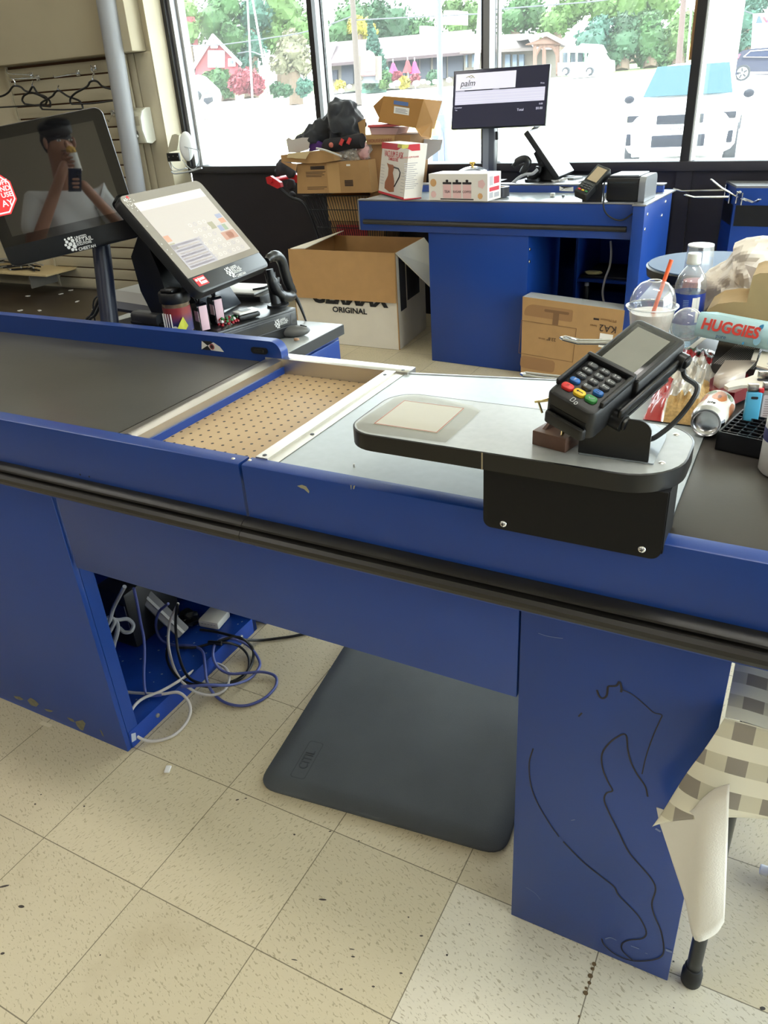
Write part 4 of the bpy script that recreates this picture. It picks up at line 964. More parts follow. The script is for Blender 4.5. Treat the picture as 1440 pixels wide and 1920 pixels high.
b = MB(X2); b.box(1.36, 1.462, .005, .009, .9375, 1.02, bev=.001); b.box(1.36, 1.462, .0091, .09, .9375, .940); b.box(1.392, 1.43, .0095, .05, .94, 1.0, bev=.003); b.obj('folded_plate', SB, ns)
b = MB(X2); b.tube([(1.465, .02, .939), (1.48, .03, .98), (1.478, .05, 1.03)], .006, 8); b.obj('arm', ALU, ns)
b = MB(); b.tube(spline([X2 @ V(q) for q in ((1.47, .0, 1.03), (1.475, -.015, .96), (1.49, -.025, .90), (1.53, -.02, .865), (1.58, -.018, .858), (1.63, -.03, .89))], 6), .004, 8); b.obj('cable', CABB, n2)
# jars set
def face_frame(o, ax, up): 
    ax = V(ax).normalized(); up = V(up); up = (up-ax*up.dot(ax)).normalized(); return Matrix.Translation(V(o)) @ axes(ax, up, ax.cross(up)).to_4x4()
def hexa(b, o, a, c, h):
    """parallelepiped from a corner and three edge vectors"""
    o, a, c, h = V(o), V(a), V(c), V(h)
    v = [b.v(o+a*i+c*j+h*k) for i in (0, 1) for j in (0, 1) for k in (0, 1)]
    for q in ((0, 1, 3, 2), (4, 6, 7, 5), (0, 4, 5, 1), (2, 3, 7, 6), (0, 2, 6, 4), (1, 5, 7, 3)): b.f([v[i] for i in q])
    return b
jo = onZ(805, 375, .938); ja = onZ(914, 377.5, .938)-jo; ja.z = 0; jc = V((-ja.y, ja.x, 0)).normalized()*.15; jh = V((0, 0, .135)); jx = ja.normalized(); JW = ja.length
jb = thing('jar_set_box', 'white carton printed with three pink canisters on the window counter edge', 'box', jo+ja/2+jc/2)
CARTW = mat('carton_white', (228, 222, 214), .45)
b = hexa(MB(), jo, ja, jc, jh); b.obj('carton', CARTW, jb, smooth=0)
JX = face_frame(jo, ja, (0, 0, 1))
PK = mat('print_pink', (226, 186, 184), .6); PB = mat('print_black', (44, 38, 40), .6); PG = mat('print_gold', (206, 160, 110), .6); PR = mat('print_red', (196, 40, 56), .6)
b = MB(JX)
for i in range(3):
    x = JW*(.32+.17*i)
    b.m(0).prism(rrect(x-.026, x+.026, .012, .082, .006), .0004, .0009); b.m(1).prism(rrect(x-.028, x+.028, .083, .094, .004), .0004, .001); b.m(1).prism(rrect(x-.008, x+.008, .094, .106, .004), .0004, .001)
b.m(1).box(JW*.2, JW*.77, .004, .010, .0002, .0005)
b.m(2).cyl((JW*.08, .09, .0003), (JW*.08, .09, .0008), .02, seg=16); b.m(0).cyl((JW*.9, .085, .0003), (JW*.9, .085, .0008), .024, seg=5); b.m(0).cyl((JW*.08, .03, .0003), (JW*.08, .03, .0008), .018, seg=7); b.m(2).cyl((JW*.88, .025, .0003), (JW*.88, .025, .0008), .016, seg=7)
pr = b.obj('print', [PK, PB, PG], jb, smooth=0)
for i, t in enumerate(('TEA', 'SUGAR', 'COFFEE')): text(t, .016 if i else .02, JX @ T(JW*(.32+.17*i), .045, .0011), PB, pr, world=True)
for (x0, x1, y0, y1, m) in ((.02, .06, .075, .12, 0), (.07, .13, .08, .115, 1), (.02, .13, .045, .065, 1), (.02, .06, .012, .04, 0), (.075, .13, .012, .035, 0)):
    b = MB(face_frame(jo+ja, jc, (0, 0, 1))); b.box(x0, x1, y0, y1, .0002, .0006); b.obj('side_print', PR if m else mat('print_grey', (170, 166, 170), .6), jb, smooth=0)
# pot lid, tape
pl_ = thing('pot_lid', 'blue rimmed steel pot lid with a brass knob behind the canister carton', 'pot lid', onZ(886, 330, 1.0))
pt = pl_.matrix_world.translation; plz = V((onY(886, 332, 3.86).x, 3.86, .937)); pl_.location = plz; WM[pl_.name] = Matrix.Translation(plz)
b = MB(); b.lathe([(0, .142), (.02, .141), (.05, .135), (.08, .122), (.085, .118)], 28); b.obj('dome', mat('lid_steel', (206, 212, 222), .18, metal=.7), pl_, world=False)
b = MB(); b.lathe([(.0852, .118), (.105, .112), (.108, .106), (.10, .10), (.1, .0), (0, 0)], 28); b.obj('pot', mat('enamel_blue', (40, 74, 150), .2), pl_, world=False)
b = MB(); b.lathe([(.008, .142), (.008, .15), (.016, .153), (.018, .160), (.014, .166), (0, .167)], 18); b.obj('knob', mat('knob_brass', (206, 166, 84), .2, metal=1.), pl_, world=False)
tr = thing('tape_roll', 'dark roll of tape on the window counter beside the canister carton', 'tape', onZ(938, 368, .9375))
b = MB(); b.lathe([(.028, 0), (.05, 0), (.05, .05), (.028, .05), (.028, 0)], 28); b.m(1).lathe([(.024, .001), (.0278, .001), (.0278, .049), (.024, .049), (.024, .001)], 28); b.obj('roll', [mat('tape_dark', (52, 50, 54), .3), CARD], tr, world=False)
for nm, u, v, l in (('foam_crumb', 1036, 369, 'white foam crumb on the window counter, the larger one left of the stand'), ('foam_crumb', 1056, 370, 'tiny grey crumb on the window counter, nearer the card terminal stand')):
    p = onZ(u, v, .932); b = MB(); b.box(p.x-.012 if u < 1050 else p.x-.006, p.x+.012 if u < 1050 else p.x+.006, p.y-.01, p.y+.01, .9325, .952 if u < 1050 else .945, bev=.003); tag(b.obj(nm, WHITE if u < 1050 else GREY), l, 'crumb')
# vacuum flask carton, leaning a little
fo = onZ(757, 375, .94); fa = onZ(709.5, 361, .94)-fo; fc = onZ(790, 372, .94)-fo
top = onY(767.6, 272, fo.y+.02); fh = top-fo
fl = thing('flask_carton', 'tall white and red vacuum flask carton leaning on the window counter corner', 'box', fo+(fa+fc)/2)
b = hexa(MB(), fo, fa, fc, fh); b.obj('carton', CARTW, fl, smooth=0)
FW, FH = fa.length, fh.length; FX = face_frame(fo+fa, -fa, fh); SX = face_frame(fo, fc, fh); FD = fc.length
b = MB(FX)
b.m(0).poly([(0, FH, .0006), (0, FH*.88, .0006), (FW*.62, FH*.88, .0006), (FW*.75, FH*.93, .0006), (FW*.75, FH, .0006)]); b.m(1).poly([(FW*.62, FH*.93, .0008), (FW, FH*.93, .0008), (FW, FH, .0008), (FW*.62, FH, .0008)]); b.m(0).box(0, FW, 0, .012, .0003, .0006)
b.m(2).poly([(FW*x, FH*y, .0008) for x, y in ((.24, .12), (.44, .07), (.62, .10), (.60, .3), (.52, .45), (.56, .57), (.50, .60), (.36, .60), (.26, .62), (.34, .52), (.34, .38), (.24, .24))])
b.m(3).tube([V((FW*x, FH*y, .0015)) for x, y in ((.56, .56), (.72, .55), (.80, .48), (.78, .40), (.62, .2))], .004, 5)
for i in range(7): b.m(4).box(FW*.04, FW*.18, FH*(.2+.06*i), FH*(.2+.06*i)+.002, .0002, .0005); b.box(FW*.84, FW*.96, FH*(.12+.06*i), FH*(.12+.06*i)+.002, .0002, .0005)
pr = b.obj('front_print', [PR, mat('print_olive', (190, 180, 80), .6), mat('print_copper', (160, 98, 66), .5), PB, MATS['print_grey']], fl, smooth=0)
text('VACUUM FLASK', FW*.10, FX @ T(FW*.5, FH*.79, .001), PR, pr, world=True); text('STAINLESS STEEL', FW*.05, FX @ T(FW*.5, FH*.70, .001), PR, pr, world=True)
b = MB(SX)
b.m(0).poly([(FD*.35, FH, .0006), (FD*.3, FH*.93, .0006), (FD*.55, FH*.88, .0006), (FD, FH*.88, .0006), (FD, FH, .0006)]); b.m(1).poly([(0, FH, .0008), (FD*.4, FH, .0008), (FD*.34, FH*.94, .0008), (0, FH*.93, .0008)]); b.m(0).box(0, FD, 0, .006, .0003, .0006)
for i in range(13): b.m(2).box(FD*.1, FD*(.6+.3*((i*7) % 5)/5), FH*(.2+.038*i), FH*(.2+.038*i)+.0035, .0002, .0005)
pr = b.obj('side_print', [PR, MATS['print_olive'], MATS['print_grey']], fl, smooth=0)
text('VACUUM FLASK', FD*.12, SX @ T(FD*.5, FH*.77, .001), PR, pr, world=True)
# ================================================================== cartons, cart and clutter by the window
def qbox(b, pts, Y, dep):
    """solid from a front outline standing at depth Y and an edge vector going back"""
    P = [onY(u, v, Y) for u, v in pts]; d = V(dep)
    A = [b.v(p) for p in P]; B = [b.v(p+d) for p in P]; n = len(P)
    for i in range(n): b.f([A[i], A[(i+1) % n], B[(i+1) % n], B[i]])
    b.f(A); b.f(B[::-1]); return P
# open-topped big box
G = [V((-1.715, 3.70, 0)), V((-.925, 3.69, 0)), V((-.985, 4.23, 0)), V((-1.70, 4.24, 0))]; H = .612
gb = thing('large_carton', 'big open white carton with tan flaps standing on the floor by the window counter', 'box', (-1.32, 3.96, .001))
b = MB()
def panel(b, p, q, z0, z1, out, t=.006):
    d = (q-p).normalized(); n = V((-d.y, d.x, 0))*t; n = n if n.dot(out) > 0 else -n
    vs = [p+V((0, 0, z0)), q+V((0, 0, z0)), q+V((0, 0, z1)), p+V((0, 0, z1))]
    b.m(0); A = [b.v(v) for v in vs]; b.m(1); B = [b.v(v-n) for v in vs]
    b.m(0).f(A); b.m(1).f(B)
    for i in range(4): b.f([A[i], A[(i+1) % 4], B[(i+1) % 4], B[i]])
ctr = V((-1.32, 3.96, 0))
for i in range(4):
    p, q = G[i], G[(i+1) % 4]; panel(b, p, q, .002, H, (p+q)/2-ctr)
b.m(1).poly([g+V((0, 0, .004)) for g in G])
CARDIN = mat('cardboard_inside', (176, 136, 88), .85, var=.05, vscale=12)
b.obj('body', [CARDW, CARDIN], gb, smooth=0)
b = MB(); b.poly([V((-1.718, 3.692, .614)), V((-.922, 3.682, .614)), V((-.922, 3.664, .312)), V((-1.722, 3.674, .305))]); b.obj('front_flap', CARDIN, gb, smooth=0, solid=.005)
b = MB(); b.poly([G[1]+V((.002, 0, H)), G[2]+V((.002, 0, H)), V((-.79, 4.20, .40)), V((-.77, 3.86, .375))]); b.obj('side_flap', CARDW, gb, smooth=0, solid=.005)
b = MB(); b.poly([G[0]+V((0, .01, H)), G[3]+V((0, -.01, H)), V((-1.60, 4.22, H+.035)), V((-1.62, 3.74, H+.0))]); b.obj('side_flap', CARDW, gb, smooth=0, solid=.005)
GX = face_frame((-1.715, 3.6985, 0), G[1]-G[0], (0, 0, 1))
text('GERMAX', .125, GX @ T(.425, .315, .002), INK, gb, world=True, shear=.25, bold=.006, sx=1.15)
text('ORIGINAL', .05, GX @ T(.43, .235, .002), INK, gb, world=True, bold=.0012, sx=1.15)
SXG = face_frame(G[1]+V((.001, 0, 0)), G[2]-G[1], (0, 0, 1))
SPG = mat('print_charcoal', (52, 52, 56), .7)
b = MB(SXG); b.box(.05, .16, .24, .58, .0005, .001); b.obj('side_print', SPG, gb, smooth=0)
b = MB(SXG); b.box(.18, .42, .28, .57, .0005, .001); b.obj('side_print', mat('print_charcoal', (52, 52, 56), .7), gb, smooth=0)
# monitor carton, upside down, under the second counter
ko = X2 @ V((1.082, -.06, .002)); ka = X2 @ V((1.632, -.06, .002)) - ko
ktl, ktr = onY(980, 556, ko.y), onY(1171, 582, (ko+ka).y)
kb = thing('monitor_carton', 'brown monitor carton standing upside down under the window counter', 'box', ko+ka/2)
b = MB(); q = [ko, ko+ka, ktr, ktl]; dv = V((.012, .11, 0))
A = [b.v(p) for p in q]; B = [b.v(p+dv) for p in q]; b.f(A); b.f(B[::-1])
for i in range(4):
    b.m(1 if i == 2 else 0); b.f([A[i], A[(i+1) % 4], B[(i+1) % 4], B[i]])
b.obj('carton', [CARD, mat('tape_clear', (206, 208, 206), .25)], kb, smooth=0)
KX = face_frame(ktr, -ka, (0, 0, -1))     # upside-down print frame: origin at the top right corner
KX = Matrix.Translation(V((0, -.0012, 0))) @ KX
PBR = mat('print_brown', (120, 88, 58), .8); PDK = mat('print_dark', (58, 46, 40), .8)
FlipZ = Matrix.Diagonal((1, 1, 1, 1))
b = MB(KX)
def outl(b, x0, x1, y0, y1, w=.0025):
    b.box(x0, x1, y0, y0+w, 0, .0006); b.box(x0, x1, y1-w, y1, 0, .0006); b.box(x0, x0+w, y0, y1, 0, .0006); b.box(x1-w, x1, y0, y1, 0, .0006)
tl = math.atan2((ktl-ktr).z, -(ktl-ktr).x)
b.X = KX @ Matrix.Rotation(-tl, 4, 'Z')
outl(b, .24, .56, .13, .32); b.m(1); b.prism(rrect(.34, .545, .33, .40, .02), 0, .0006); b.prism(rrect(.27, .545, .035, .10, (.01, .01, .01, .05)), 0, .0004)
b.m(0).prism(rrect(.29, .43, .05, .065, .007), .0005, .0009); b.box(.345, .378, .065, .128, .0005, .0009)
pr = b.obj('outline_print', [PBR, mat('print_tan', (150, 112, 74), .8)], kb, smooth=0)
KT2 = KX @ Matrix.Rotation(-tl, 4, 'Z')
text('KA2', .052, KT2 @ T(.072, .105, .001), PDK, pr, world=True)
text('IPS Monitor', .018, KT2 @ T(.075, .062, .001), PBR, pr, world=True); text('Series', .016, KT2 @ T(.15, .10, .001), PBR, pr, world=True)
text('23.8"', .026, KT2 @ T(.375, .21, .001), PDK, pr, world=True); text('60.5 cm', .012, KT2 @ T(.43, .215, .001), PBR, pr, world=True)
b = MB(KT2); b.box(.125, .155, .06, .07, 0, .0006); b.m(1).box(.04, .11, .135, .21, .0002, .001); b.m(2)
for i in range(9): b.box(.075+i*.0035, .077+i*.0035, .165, .20, .001, .0012)
b.obj('label', [PDK, PAPER, INK], kb, smooth=0)
# ---------------------------------------------------------------- shopping cart
WIRE = mat('cart_wire', (46, 48, 52), .4, metal=.5)
yc0, yc1 = 4.26, 4.56
cart = thing('shopping_cart', 'black wire shopping cart with a red handle heaped with cartons by the window', 'shopping cart', (-1.75, 4.41, .001))
x0, x1, zb, zt = -1.93, -1.24, .56, .872
def wires(y, xa, xb):
    b = MB(); n = 30
    for i in range(n+1):
        t = i/n; xt = xa+(xb-xa)*t; xbm = (xa+.13)+(xb-.05-xa-.13)*t
        b.tube([(xbm, y, zb), (xt, y-.015, zt)], .0026, 5)
    for z in (zb, .66, .78, zt):
        s = (z-zb)/(zt-zb); b.tube([(xa+.13*(1-s), y-.015*s, z), (xb-.05*(1-s), y-.015*s, z)], .0042 if z in (zb, zt) else .003, 6)
    return b
wires(yc0, x0, x1).obj('basket_side', WIRE, cart); wires(yc1, x0, x1).obj('basket_side', WIRE, cart)
b = MB()
for i in range(14):
    y = yc0+(yc1-yc0)*i/13; b.tube([(x0, y, zt), (x0+.13, y, zb), (x1-.05, y, zb), (x1, y, zt)], .0026, 5)
b.obj('basket_ends', WIRE, cart)
b = MB()
hA, hB = onY(512, 338, yc0-.01), onY(540, 329, yc1)
hz = .975
for y in (yc0+.01, yc1-.01): b.tube(spline([(-2.19, y, hz-.02), (-2.15, y, .93), (-2.05, y, .86), (x0, y, .80), (x0+.10, y, .52), (-1.72, y, .18), (-1.27, y, .15)], 5), .011, 8)
b.tube([(-1.27, yc0, .15), (-1.27, yc1, .15)], .011, 8); b.tube([(-1.72, yc0, .18), (-1.72, yc1, .18)], .009, 8)
b.obj('frame', WIRE, cart)
b = MB(); b.tube([(-2.195, yc0-.02, hz), (-2.195, yc1+.02, hz)], .016, 12); b.obj('handle', RED, cart)
for y in (yc0+.01, yc1-.01):
    b = MB(); b.prism([(-2.24, hz+.02), (-2.20, hz+.03), (-2.12, hz-.015), (-2.115, hz-.045), (-2.15, hz-.055), (-2.235, hz-.02)], y-.016, y+.016, lambda x, z, yy: (x, yy, z)); b.obj('handle_bracket', RED, cart)
for (x, y) in ((-1.70, yc0+.02), (-1.70, yc1-.02), (-1.30, yc0+.04), (-1.30, yc1-.04)):
    b = MB(); b.cyl((x, y-.014, .062), (x, y+.014, .062), .061, seg=24); b.obj('wheel', DGREY, cart)
    b = MB(); b.box(x-.02, x+.02, y-.02, y+.02, .125, .16); b.box(x-.008, x+.008, y-.021, y-.0145, .05, .13); b.box(x-.008, x+.008, y+.0145, y+.021, .05, .13); b.obj('caster_fork', WIRE, cart)
# boxes inside the basket
tag(MB().box(-1.76, -1.31, yc0+.03, yc1-.03, .70, .872, bev=.003).obj('carton', mat('carton_cream', (206, 168, 112), .8)), 'pale cardboard carton behind the wires, the upper one inside the cart basket', 'box')
cr = thing('carton', 'cardboard carton with a red printed strip low inside the cart basket', 'box', (-1.53, 4.41, .566))
b = MB(); b.box(-1.745, -1.315, yc0+.032, yc1-.03, .567, .697, bev=.003); b.obj('carton', CARDD, cr)
b = MB(); b.box(-1.70, -1.45, yc0+.0285, yc0+.0315, .60, .675); b.obj('red_print', mat('print_brick', (168, 60, 56), .7), cr, smooth=0)
# carton on the cart rim
yb = 4.15
bx1 = thing('carton', 'brown carton with dark printed lines lying across the cart rim', 'box', onY(626, 363, yb+.15))
b = MB(); P = qbox(b, [(557, 307.5), (690, 300), (697, 361), (557.5, 363)], yb, (.02, .32, 0)); b.obj('carton', CARD, bx1, smooth=0)
BX = face_frame(P[3]+V((0, -.0006, 0)), P[2]-P[3], P[0]-P[3]); BW = (P[2]-P[3]).length; BH = (P[0]-P[3]).length
b = MB(BX); b.box(BW*.22, BW*.41, BH*.79, BH*.9, .0002, .0008)
for y, x1_ in ((.70, .42), (.65, .38), (.60, .40), (.55, .36), (.2, .42), (.14, .38)): b.box(BW*.15, BW*x1_, BH*y, BH*y+.0035, .0002, .0006)
for i in range(6): b.box(BW*.66, BW*.77, BH*(.22+.035*i), BH*(.22+.035*i)+.005, .0002, .0006)
b.m(1).box(BW*.70, BW*.75, BH*.87, BH*.93, .0002, .0008); b.m(2).box(BW*.44, BW*.60, BH*.0, BH*.98, .0001, .0003)
b.obj('print', [PDK, PAPER, mat('tape_tan', (196, 158, 108), .25)], bx1, smooth=0)
# open tray box with flaps
tb2 = thing('carton', 'shallow open brown carton with a torn cream flap on top of the printed carton', 'box', onY(585, 305, yb))
b = MB(); P = qbox(b, [(526, 291), (603, 283), (625, 288), (628, 302), (600, 306), (570, 306), (528, 303)], yb-.03, (.04, .26, 0)); b.obj('tray', CARD, tb2, smooth=0)
b = MB(); b.poly([onY(u, v, yb-.05) for u, v in ((540, 288), (582, 283), (573, 298), (555, 297), (548, 296), (538, 296))]); b.obj('torn_flap', mat('flap_cream', (206, 184, 140), .8), tb2, smooth=0, solid=.003)
b = MB(); b.poly([onY(u, v, yb+.06) for u, v in ((537, 262), (541, 258), (548, 262), (566, 258), (582, 258), (579, 280), (560, 286), (541, 286))]); b.obj('flap', mat('flap_grey', (190, 184, 178), .8), tb2, smooth=0, solid=.003)
b = MB(); b.poly([onY(526, 303, yb-.03), onY(555, 321, yb-.06), onY(557, 308, yb-.03)]); b.obj('flap', CARDD, tb2, smooth=0, solid=.003)
pu = thing('purple_packet', 'purple packet standing in the open tray carton by the dark jacket', 'packet', onY(590, 280, yb+.09))
b = MB(); qbox(b, [(583, 259), (607, 272), (601, 280), (579, 284)], yb+.08, (.01, .02, 0)); b.obj('packet', mat('purple_card', (84, 48, 130), .6), pu)
# dark jacket heap
JK = mat('jacket_cloth', (44, 46, 50), .9, sheen=.3, bump=.4, bscale=60)
from mathutils import noise as _n
def lump(name, m, label, cat, pts, Y, r, seed, flat=.75, group=None, amp=.35):
    b = MB()
    for i, (u, v, s) in enumerate(pts): b.blob(onY(u, v, Y+.02*((i*7) % 5-2)), r*s, 4, amp, seed+i, (1, flat, 1), 2.2)
    o = b.obj(name, m, smooth=180)
    md = o.modifiers.new('weld', 'REMESH'); md.mode = 'VOXEL'; md.voxel_size = .012; md.use_smooth_shade = True
    md2 = o.modifiers.new('folds', 'DISPLACE'); tx = bpy.data.textures.new(name+'_folds', 'CLOUDS'); tx.noise_scale = .09; tx.noise_depth = 2; md2.texture = tx; md2.strength = .035; md2.mid_level = .5
    return tag(o, label, cat, group)
lump('jacket', JK, 'dark charcoal jacket heaped on top of the cartons in the cart', 'jacket', ((645, 222, 1.15), (662, 228, .8), (630, 235, 1.1), (655, 245, .9), (605, 250, .8), (585, 255, .7), (640, 262, .8), (615, 268, .7), (565, 262, .45), (670, 255, .6), (600, 238, .5), (648, 206, .55)), 4.3, .10, 3)
lump('folded_cloth', mat('cloth_slate', (62, 62, 70), .9), 'slate cloth hanging over the cart end behind the red handle', 'cloth', ((530, 312, .6), (540, 306, .55), (521, 322, .42), (545, 322, .55), (546, 345, .5), (549, 365, .4)), 4.34, .075, 8)
rb = thing('checked_scarf', 'black and red striped scarf lying below the jacket', 'scarf', onY(648, 270, 4.19))
b = MB(); b.tube(spline([onY(u, v, 4.18) for u, v in ((606, 276), (622, 272), (640, 270), (658, 266), (680, 264))], 5), [.02, .03]+[.042]*15+[.045]*4, 10); b.obj('scarf', mat('scarf_black', (36, 34, 38), .9), rb)
for (u, v) in ((641, 268), (655, 266)):
    b = MB(); b.tube([onY(u-3, v+4, 4.12), onY(u+2, v-7, 4.135)], .012, 6); b.obj('red_stripe', mat('stripe_red', (180, 48, 44), .8), rb)
b = MB(); b.blob(onY(621, 272, 4.14), .017, 2); b.obj('knot', mat('knot_pink', (190, 104, 90), .7), rb)
cl = glassy('bag_clear', (240, 240, 240), .25, .28, (220, 214, 206))
pgb = thing('clear_bag', 'clear plastic bag with pinkish goods stuffed beside the tall carton', 'plastic bag', onY(660, 300, 4.16))
b = MB(); 
for i, (u, v, s) in enumerate(((636, 292, .9), (655, 290, 1.0), (672, 286, 1.0), (684, 280, .8))): b.blob(onY(u, v, 4.205+.01*i), .055*s, 3, .9, 20+i, (1.2, .6, .8), 3.)
b.obj('bag', cl, pgb, smooth=30)
b = MB(); b.blob(onY(681, 282, 4.22), .055, 3, .3, 5, (.8, .6, 1.1)); b.m(1).blob(onY(662, 296, 4.22), .045, 3, .3, 6, (1.4, .5, .6)); b.obj('contents', [mat('goods_pink', (206, 160, 156), .7), mat('goods_cream', (222, 204, 180), .7)], pgb)
b = MB()
b.tube(spline([onY(u, v, 4.08) for u, v in ((593, 278), (608, 281), (625, 287), (640, 293))], 5), .006, 6); b.obj('twisted_end', mat('bag_edge', (206, 204, 200), .4), pgb)
# tall carton with open flaps
bt2 = thing('carton', 'tall brown carton standing behind the white flask carton', 'box', onY(730, 370, 4.27))
b = MB(); P = qbox(b, [(688, 253), (770, 253), (760, 386), (695, 386)], 4.24, (.02, .26, 0)); b.obj('carton', CARDD, bt2, smooth=0)
b = MB(); b.poly([onY(u, v, 4.22) for u, v in ((686, 253), (740, 254), (738, 271), (688, 271))]); fp = b.obj('front_flap', CARD, bt2, smooth=0, solid=.004)
text('HOUSEWARE', .03, face_frame(onY(712, 264, 4.215), (1, .0, 0), (0, 0, 1)), mat('print_rust', (150, 84, 66), .8), fp, world=True)
b = MB(); b.poly([onY(u, v, 4.26) for u, v in ((671, 230), (685, 222), (685, 256), (676, 252))]); b.obj('side_flap', CARD, bt2, smooth=0, solid=.004)
b = MB(); b.poly([onY(u, v, 4.42) for u, v in ((775, 260), (830, 262), (826, 280), (800, 300))]); b.obj('back_flap', mat('flap_white', (226, 226, 226), .7), bt2, smooth=0, solid=.004)
ft = thing('food_tray', 'pink lidded clear tray on the tall brown carton', 'tray', onY(719, 252, 4.34))
b = MB(); P0 = [onY(u, v, 4.28) for u, v in ((692, 239), (748, 240), (742, 253), (696, 253))]
A = [b.v(p) for p in P0]; B = [b.v(p+V((0, .16, 0))) for p in P0]
for i in range(4): b.f([A[i], A[(i+1) % 4], B[(i+1) % 4], B[i]])
b.f(A); b.f(B[::-1]); b.obj('tray', mat('tray_pale', (206, 170, 166), .4), ft, smooth=0)
b = MB(); a_, c_ = onY(690, 238, 4.27), onY(750, 239, 4.27); b.box(a_.x, c_.x, 4.26, 4.45, a_.z-.004, a_.z+.012, bev=.005); b.obj('lid', mat('lid_pink', (226, 104, 104), .4), ft)
# tilted carton with label
yt = 4.22
tc_ = thing('carton', 'tan carton with a white and blue label tilted on top of the heap', 'box', onY(760, 240, yt+.1))
b = MB(); F4 = [onY(u, v, yt) for u, v in ((720, 180), (794, 185.5), (779, 240), (709, 229))]
back = V((.02, .24, -.02)); r1, r2_ = onY(809, 215, yt+.12), onY(788, 257, yt+.02)
A = [b.v(p) for p in F4]; B = [b.v(p+back) for p in F4]
for i in range(4): b.f([A[i], A[(i+1) % 4], B[(i+1) % 4], B[i]])
b.f(A); b.f(B[::-1]); b.obj('carton', mat('carton_ochre', (172, 124, 66), .8, var=.04), tc_, smooth=0)
b = MB(); b.poly([F4[0], onY(700, 199, yt+.05), onY(711, 221, yt+.02), F4[3]]); b.obj('end_flap', MATS['carton_ochre'], tc_, smooth=0, solid=.004)
b = MB(); b.poly([F4[1], onY(811, 230, yt+.14), onY(808, 259, yt+.12), onY(789, 256, yt+.01), F4[2]]); b.obj('end_flap', MATS['carton_ochre'], tc_, smooth=0, solid=.004)
LX = face_frame(F4[3]+V((0, -.0015, 0)), F4[2]-F4[3], F4[0]-F4[3]); LW = (F4[2]-F4[3]).length; LH = (F4[0]-F4[3]).length
b = MB(LX); b.m(0).box(LW*.40, LW*.80, LH*.42, LH*.68, .0003, .0012); b.m(1).box(LW*.38, LW*.76, LH*.74, LH*.88, .0003, .0012)
b.m(2)
for i in range(4): b.box(LW*.44, LW*(.76-.05*(i % 2)), LH*(.46+.045*i), LH*(.46+.045*i)+.004, .0012, .0015)
lb = b.obj('label', [PAPER, mat('label_blue', (92, 118, 168), .6), MATS['print_grey']], tc_, smooth=0)

# ================================================================== bagging end on the right
bc = thing('bagging_counter', 'blue bagging counter with wire hooks on its side behind the card terminal', 'bagging counter', (1.5, 1.55, 0))
b = MB(); b.box(1.03, 1.95, .945, 1.60, .74, .924, bev=.002); b.box(.93, 1.95, 1.6005, 2.22, .74, .924, bev=.002); b.obj('body', BLUE, bc)
b = MB(); b.box(1.0305, 1.95, .9455, 1.62, .9245, .929); b.box(.995, 1.95, 1.6205, 2.15, .9245, .929); b.obj('top_surface', BELT2, bc, smooth=0)
for (x, y) in ((1.06, 1.0), (1.9, 1.0), (.96, 2.15), (1.9, 2.15)):
    b = MB(); b.box(x-.025, x+.025, y-.025, y+.025, .001, .74); b.obj('leg', BLUE, bc)
# double-prong wire hooks
def hook(p0, p1, p2, label, group='wire display hooks'):
    t = thing('wire_hook', label, 'hook', p0, group=group)
    side = V((0, .0, .012)); b = MB()
    d = (p2-p0).normalized(); w = V((0, 0, 1)).cross(d).normalized()*.010
    b.tube([p0+w, p1+w, p2+w*.9, p2+d*.008, p2-w*.9, p1-w, p0-w], .0042, 8); b.obj('prongs', CHROME, t)
    b = MB(); b.box(p0.x-.003, p0.x+.003, p0.y-.03, p0.y+.03, p0.z-.03, p0.z+.03, bev=.001); b.obj('back_plate', CHROME, t)
    return t
y0 = 1.12
hook(V((1.027, y0, onY(1172, 640, y0).z)), onY(1086, 641, y0), onY(1058, 634, y0), 'double prong chrome hook in front of the upturned monitor carton, the higher of two')
y0 = .99
hook(V((1.027, y0, onY(1060, 709, y0).z)), onY(1025, 707, y0), onY(984, 702, y0), 'chrome hook just above the grey worktop edge, the lower of two')
# things on the deck
PC = glassy('clear_plastic', (248, 250, 250), .35, .10, (235, 238, 240))
cup = thing('iced_drink_cup', 'clear domed iced drink cup with an orange straw', 'drink cup', onZ(1226, 640, .929))
cz = V((1.066, 1.035, .929)); cup.location = cz; WM[cup.name] = Matrix.Translation(cz)
b = MB(); b.lathe([(.030, 0), (.047, .118), (.0505, .119), (.0515, .123), (.0495, .126)], 36); b.obj('cup', PC, cup, world=False)
b = MB(); b.lathe([(0, .003), (.0285, .003), (.0445, .108), (.043, .112), (0, .110)], 32); b.obj('drink', mat('milky_drink', (222, 206, 190), .4, var=.1, vscale=60), cup, world=False)
b = MB(); b.lathe([(.0525, .121), (.0525, .126), (.047, .128), (.046, .140), (.040, .158), (.028, .171), (.014, .176), (.0125, .176)], 36); b.obj('dome_lid', PC, cup, world=False)
b = MB()
for z, r in ((.1245, .0527), (.176, .0132)): b.tube([(r*cos(2*pi*k/36), r*sin(2*pi*k/36), z) for k in range(36)], .0013, 6, closed=True)
b.obj('lid_rim', mat('rim_white', (236, 238, 238), .25), cup, world=False)
sa, sb = onY(1224, 588, 1.03)-cz, onY(1259, 487, 1.06)-cz
b = MB(); b.tube([sa-(sb-sa)*.9, sa, sb], .0042, 12); b.obj('straw', mat('straw_orange', (236, 92, 34), .4), cup, world=False)
bo = thing('water_bottle', 'clear water bottle with a blue label and white cap behind the drink cup', 'bottle', V((1.118, 1.19, .929)))
b = MB(); b.lathe([(0, .002), (.030, 0), (.0335, .006), (.0335, .125), (.033, .140), (.028, .158), (.018, .172), (.0125, .178), (.0125, .188)], 32); b.obj('body', PC, bo, world=False)
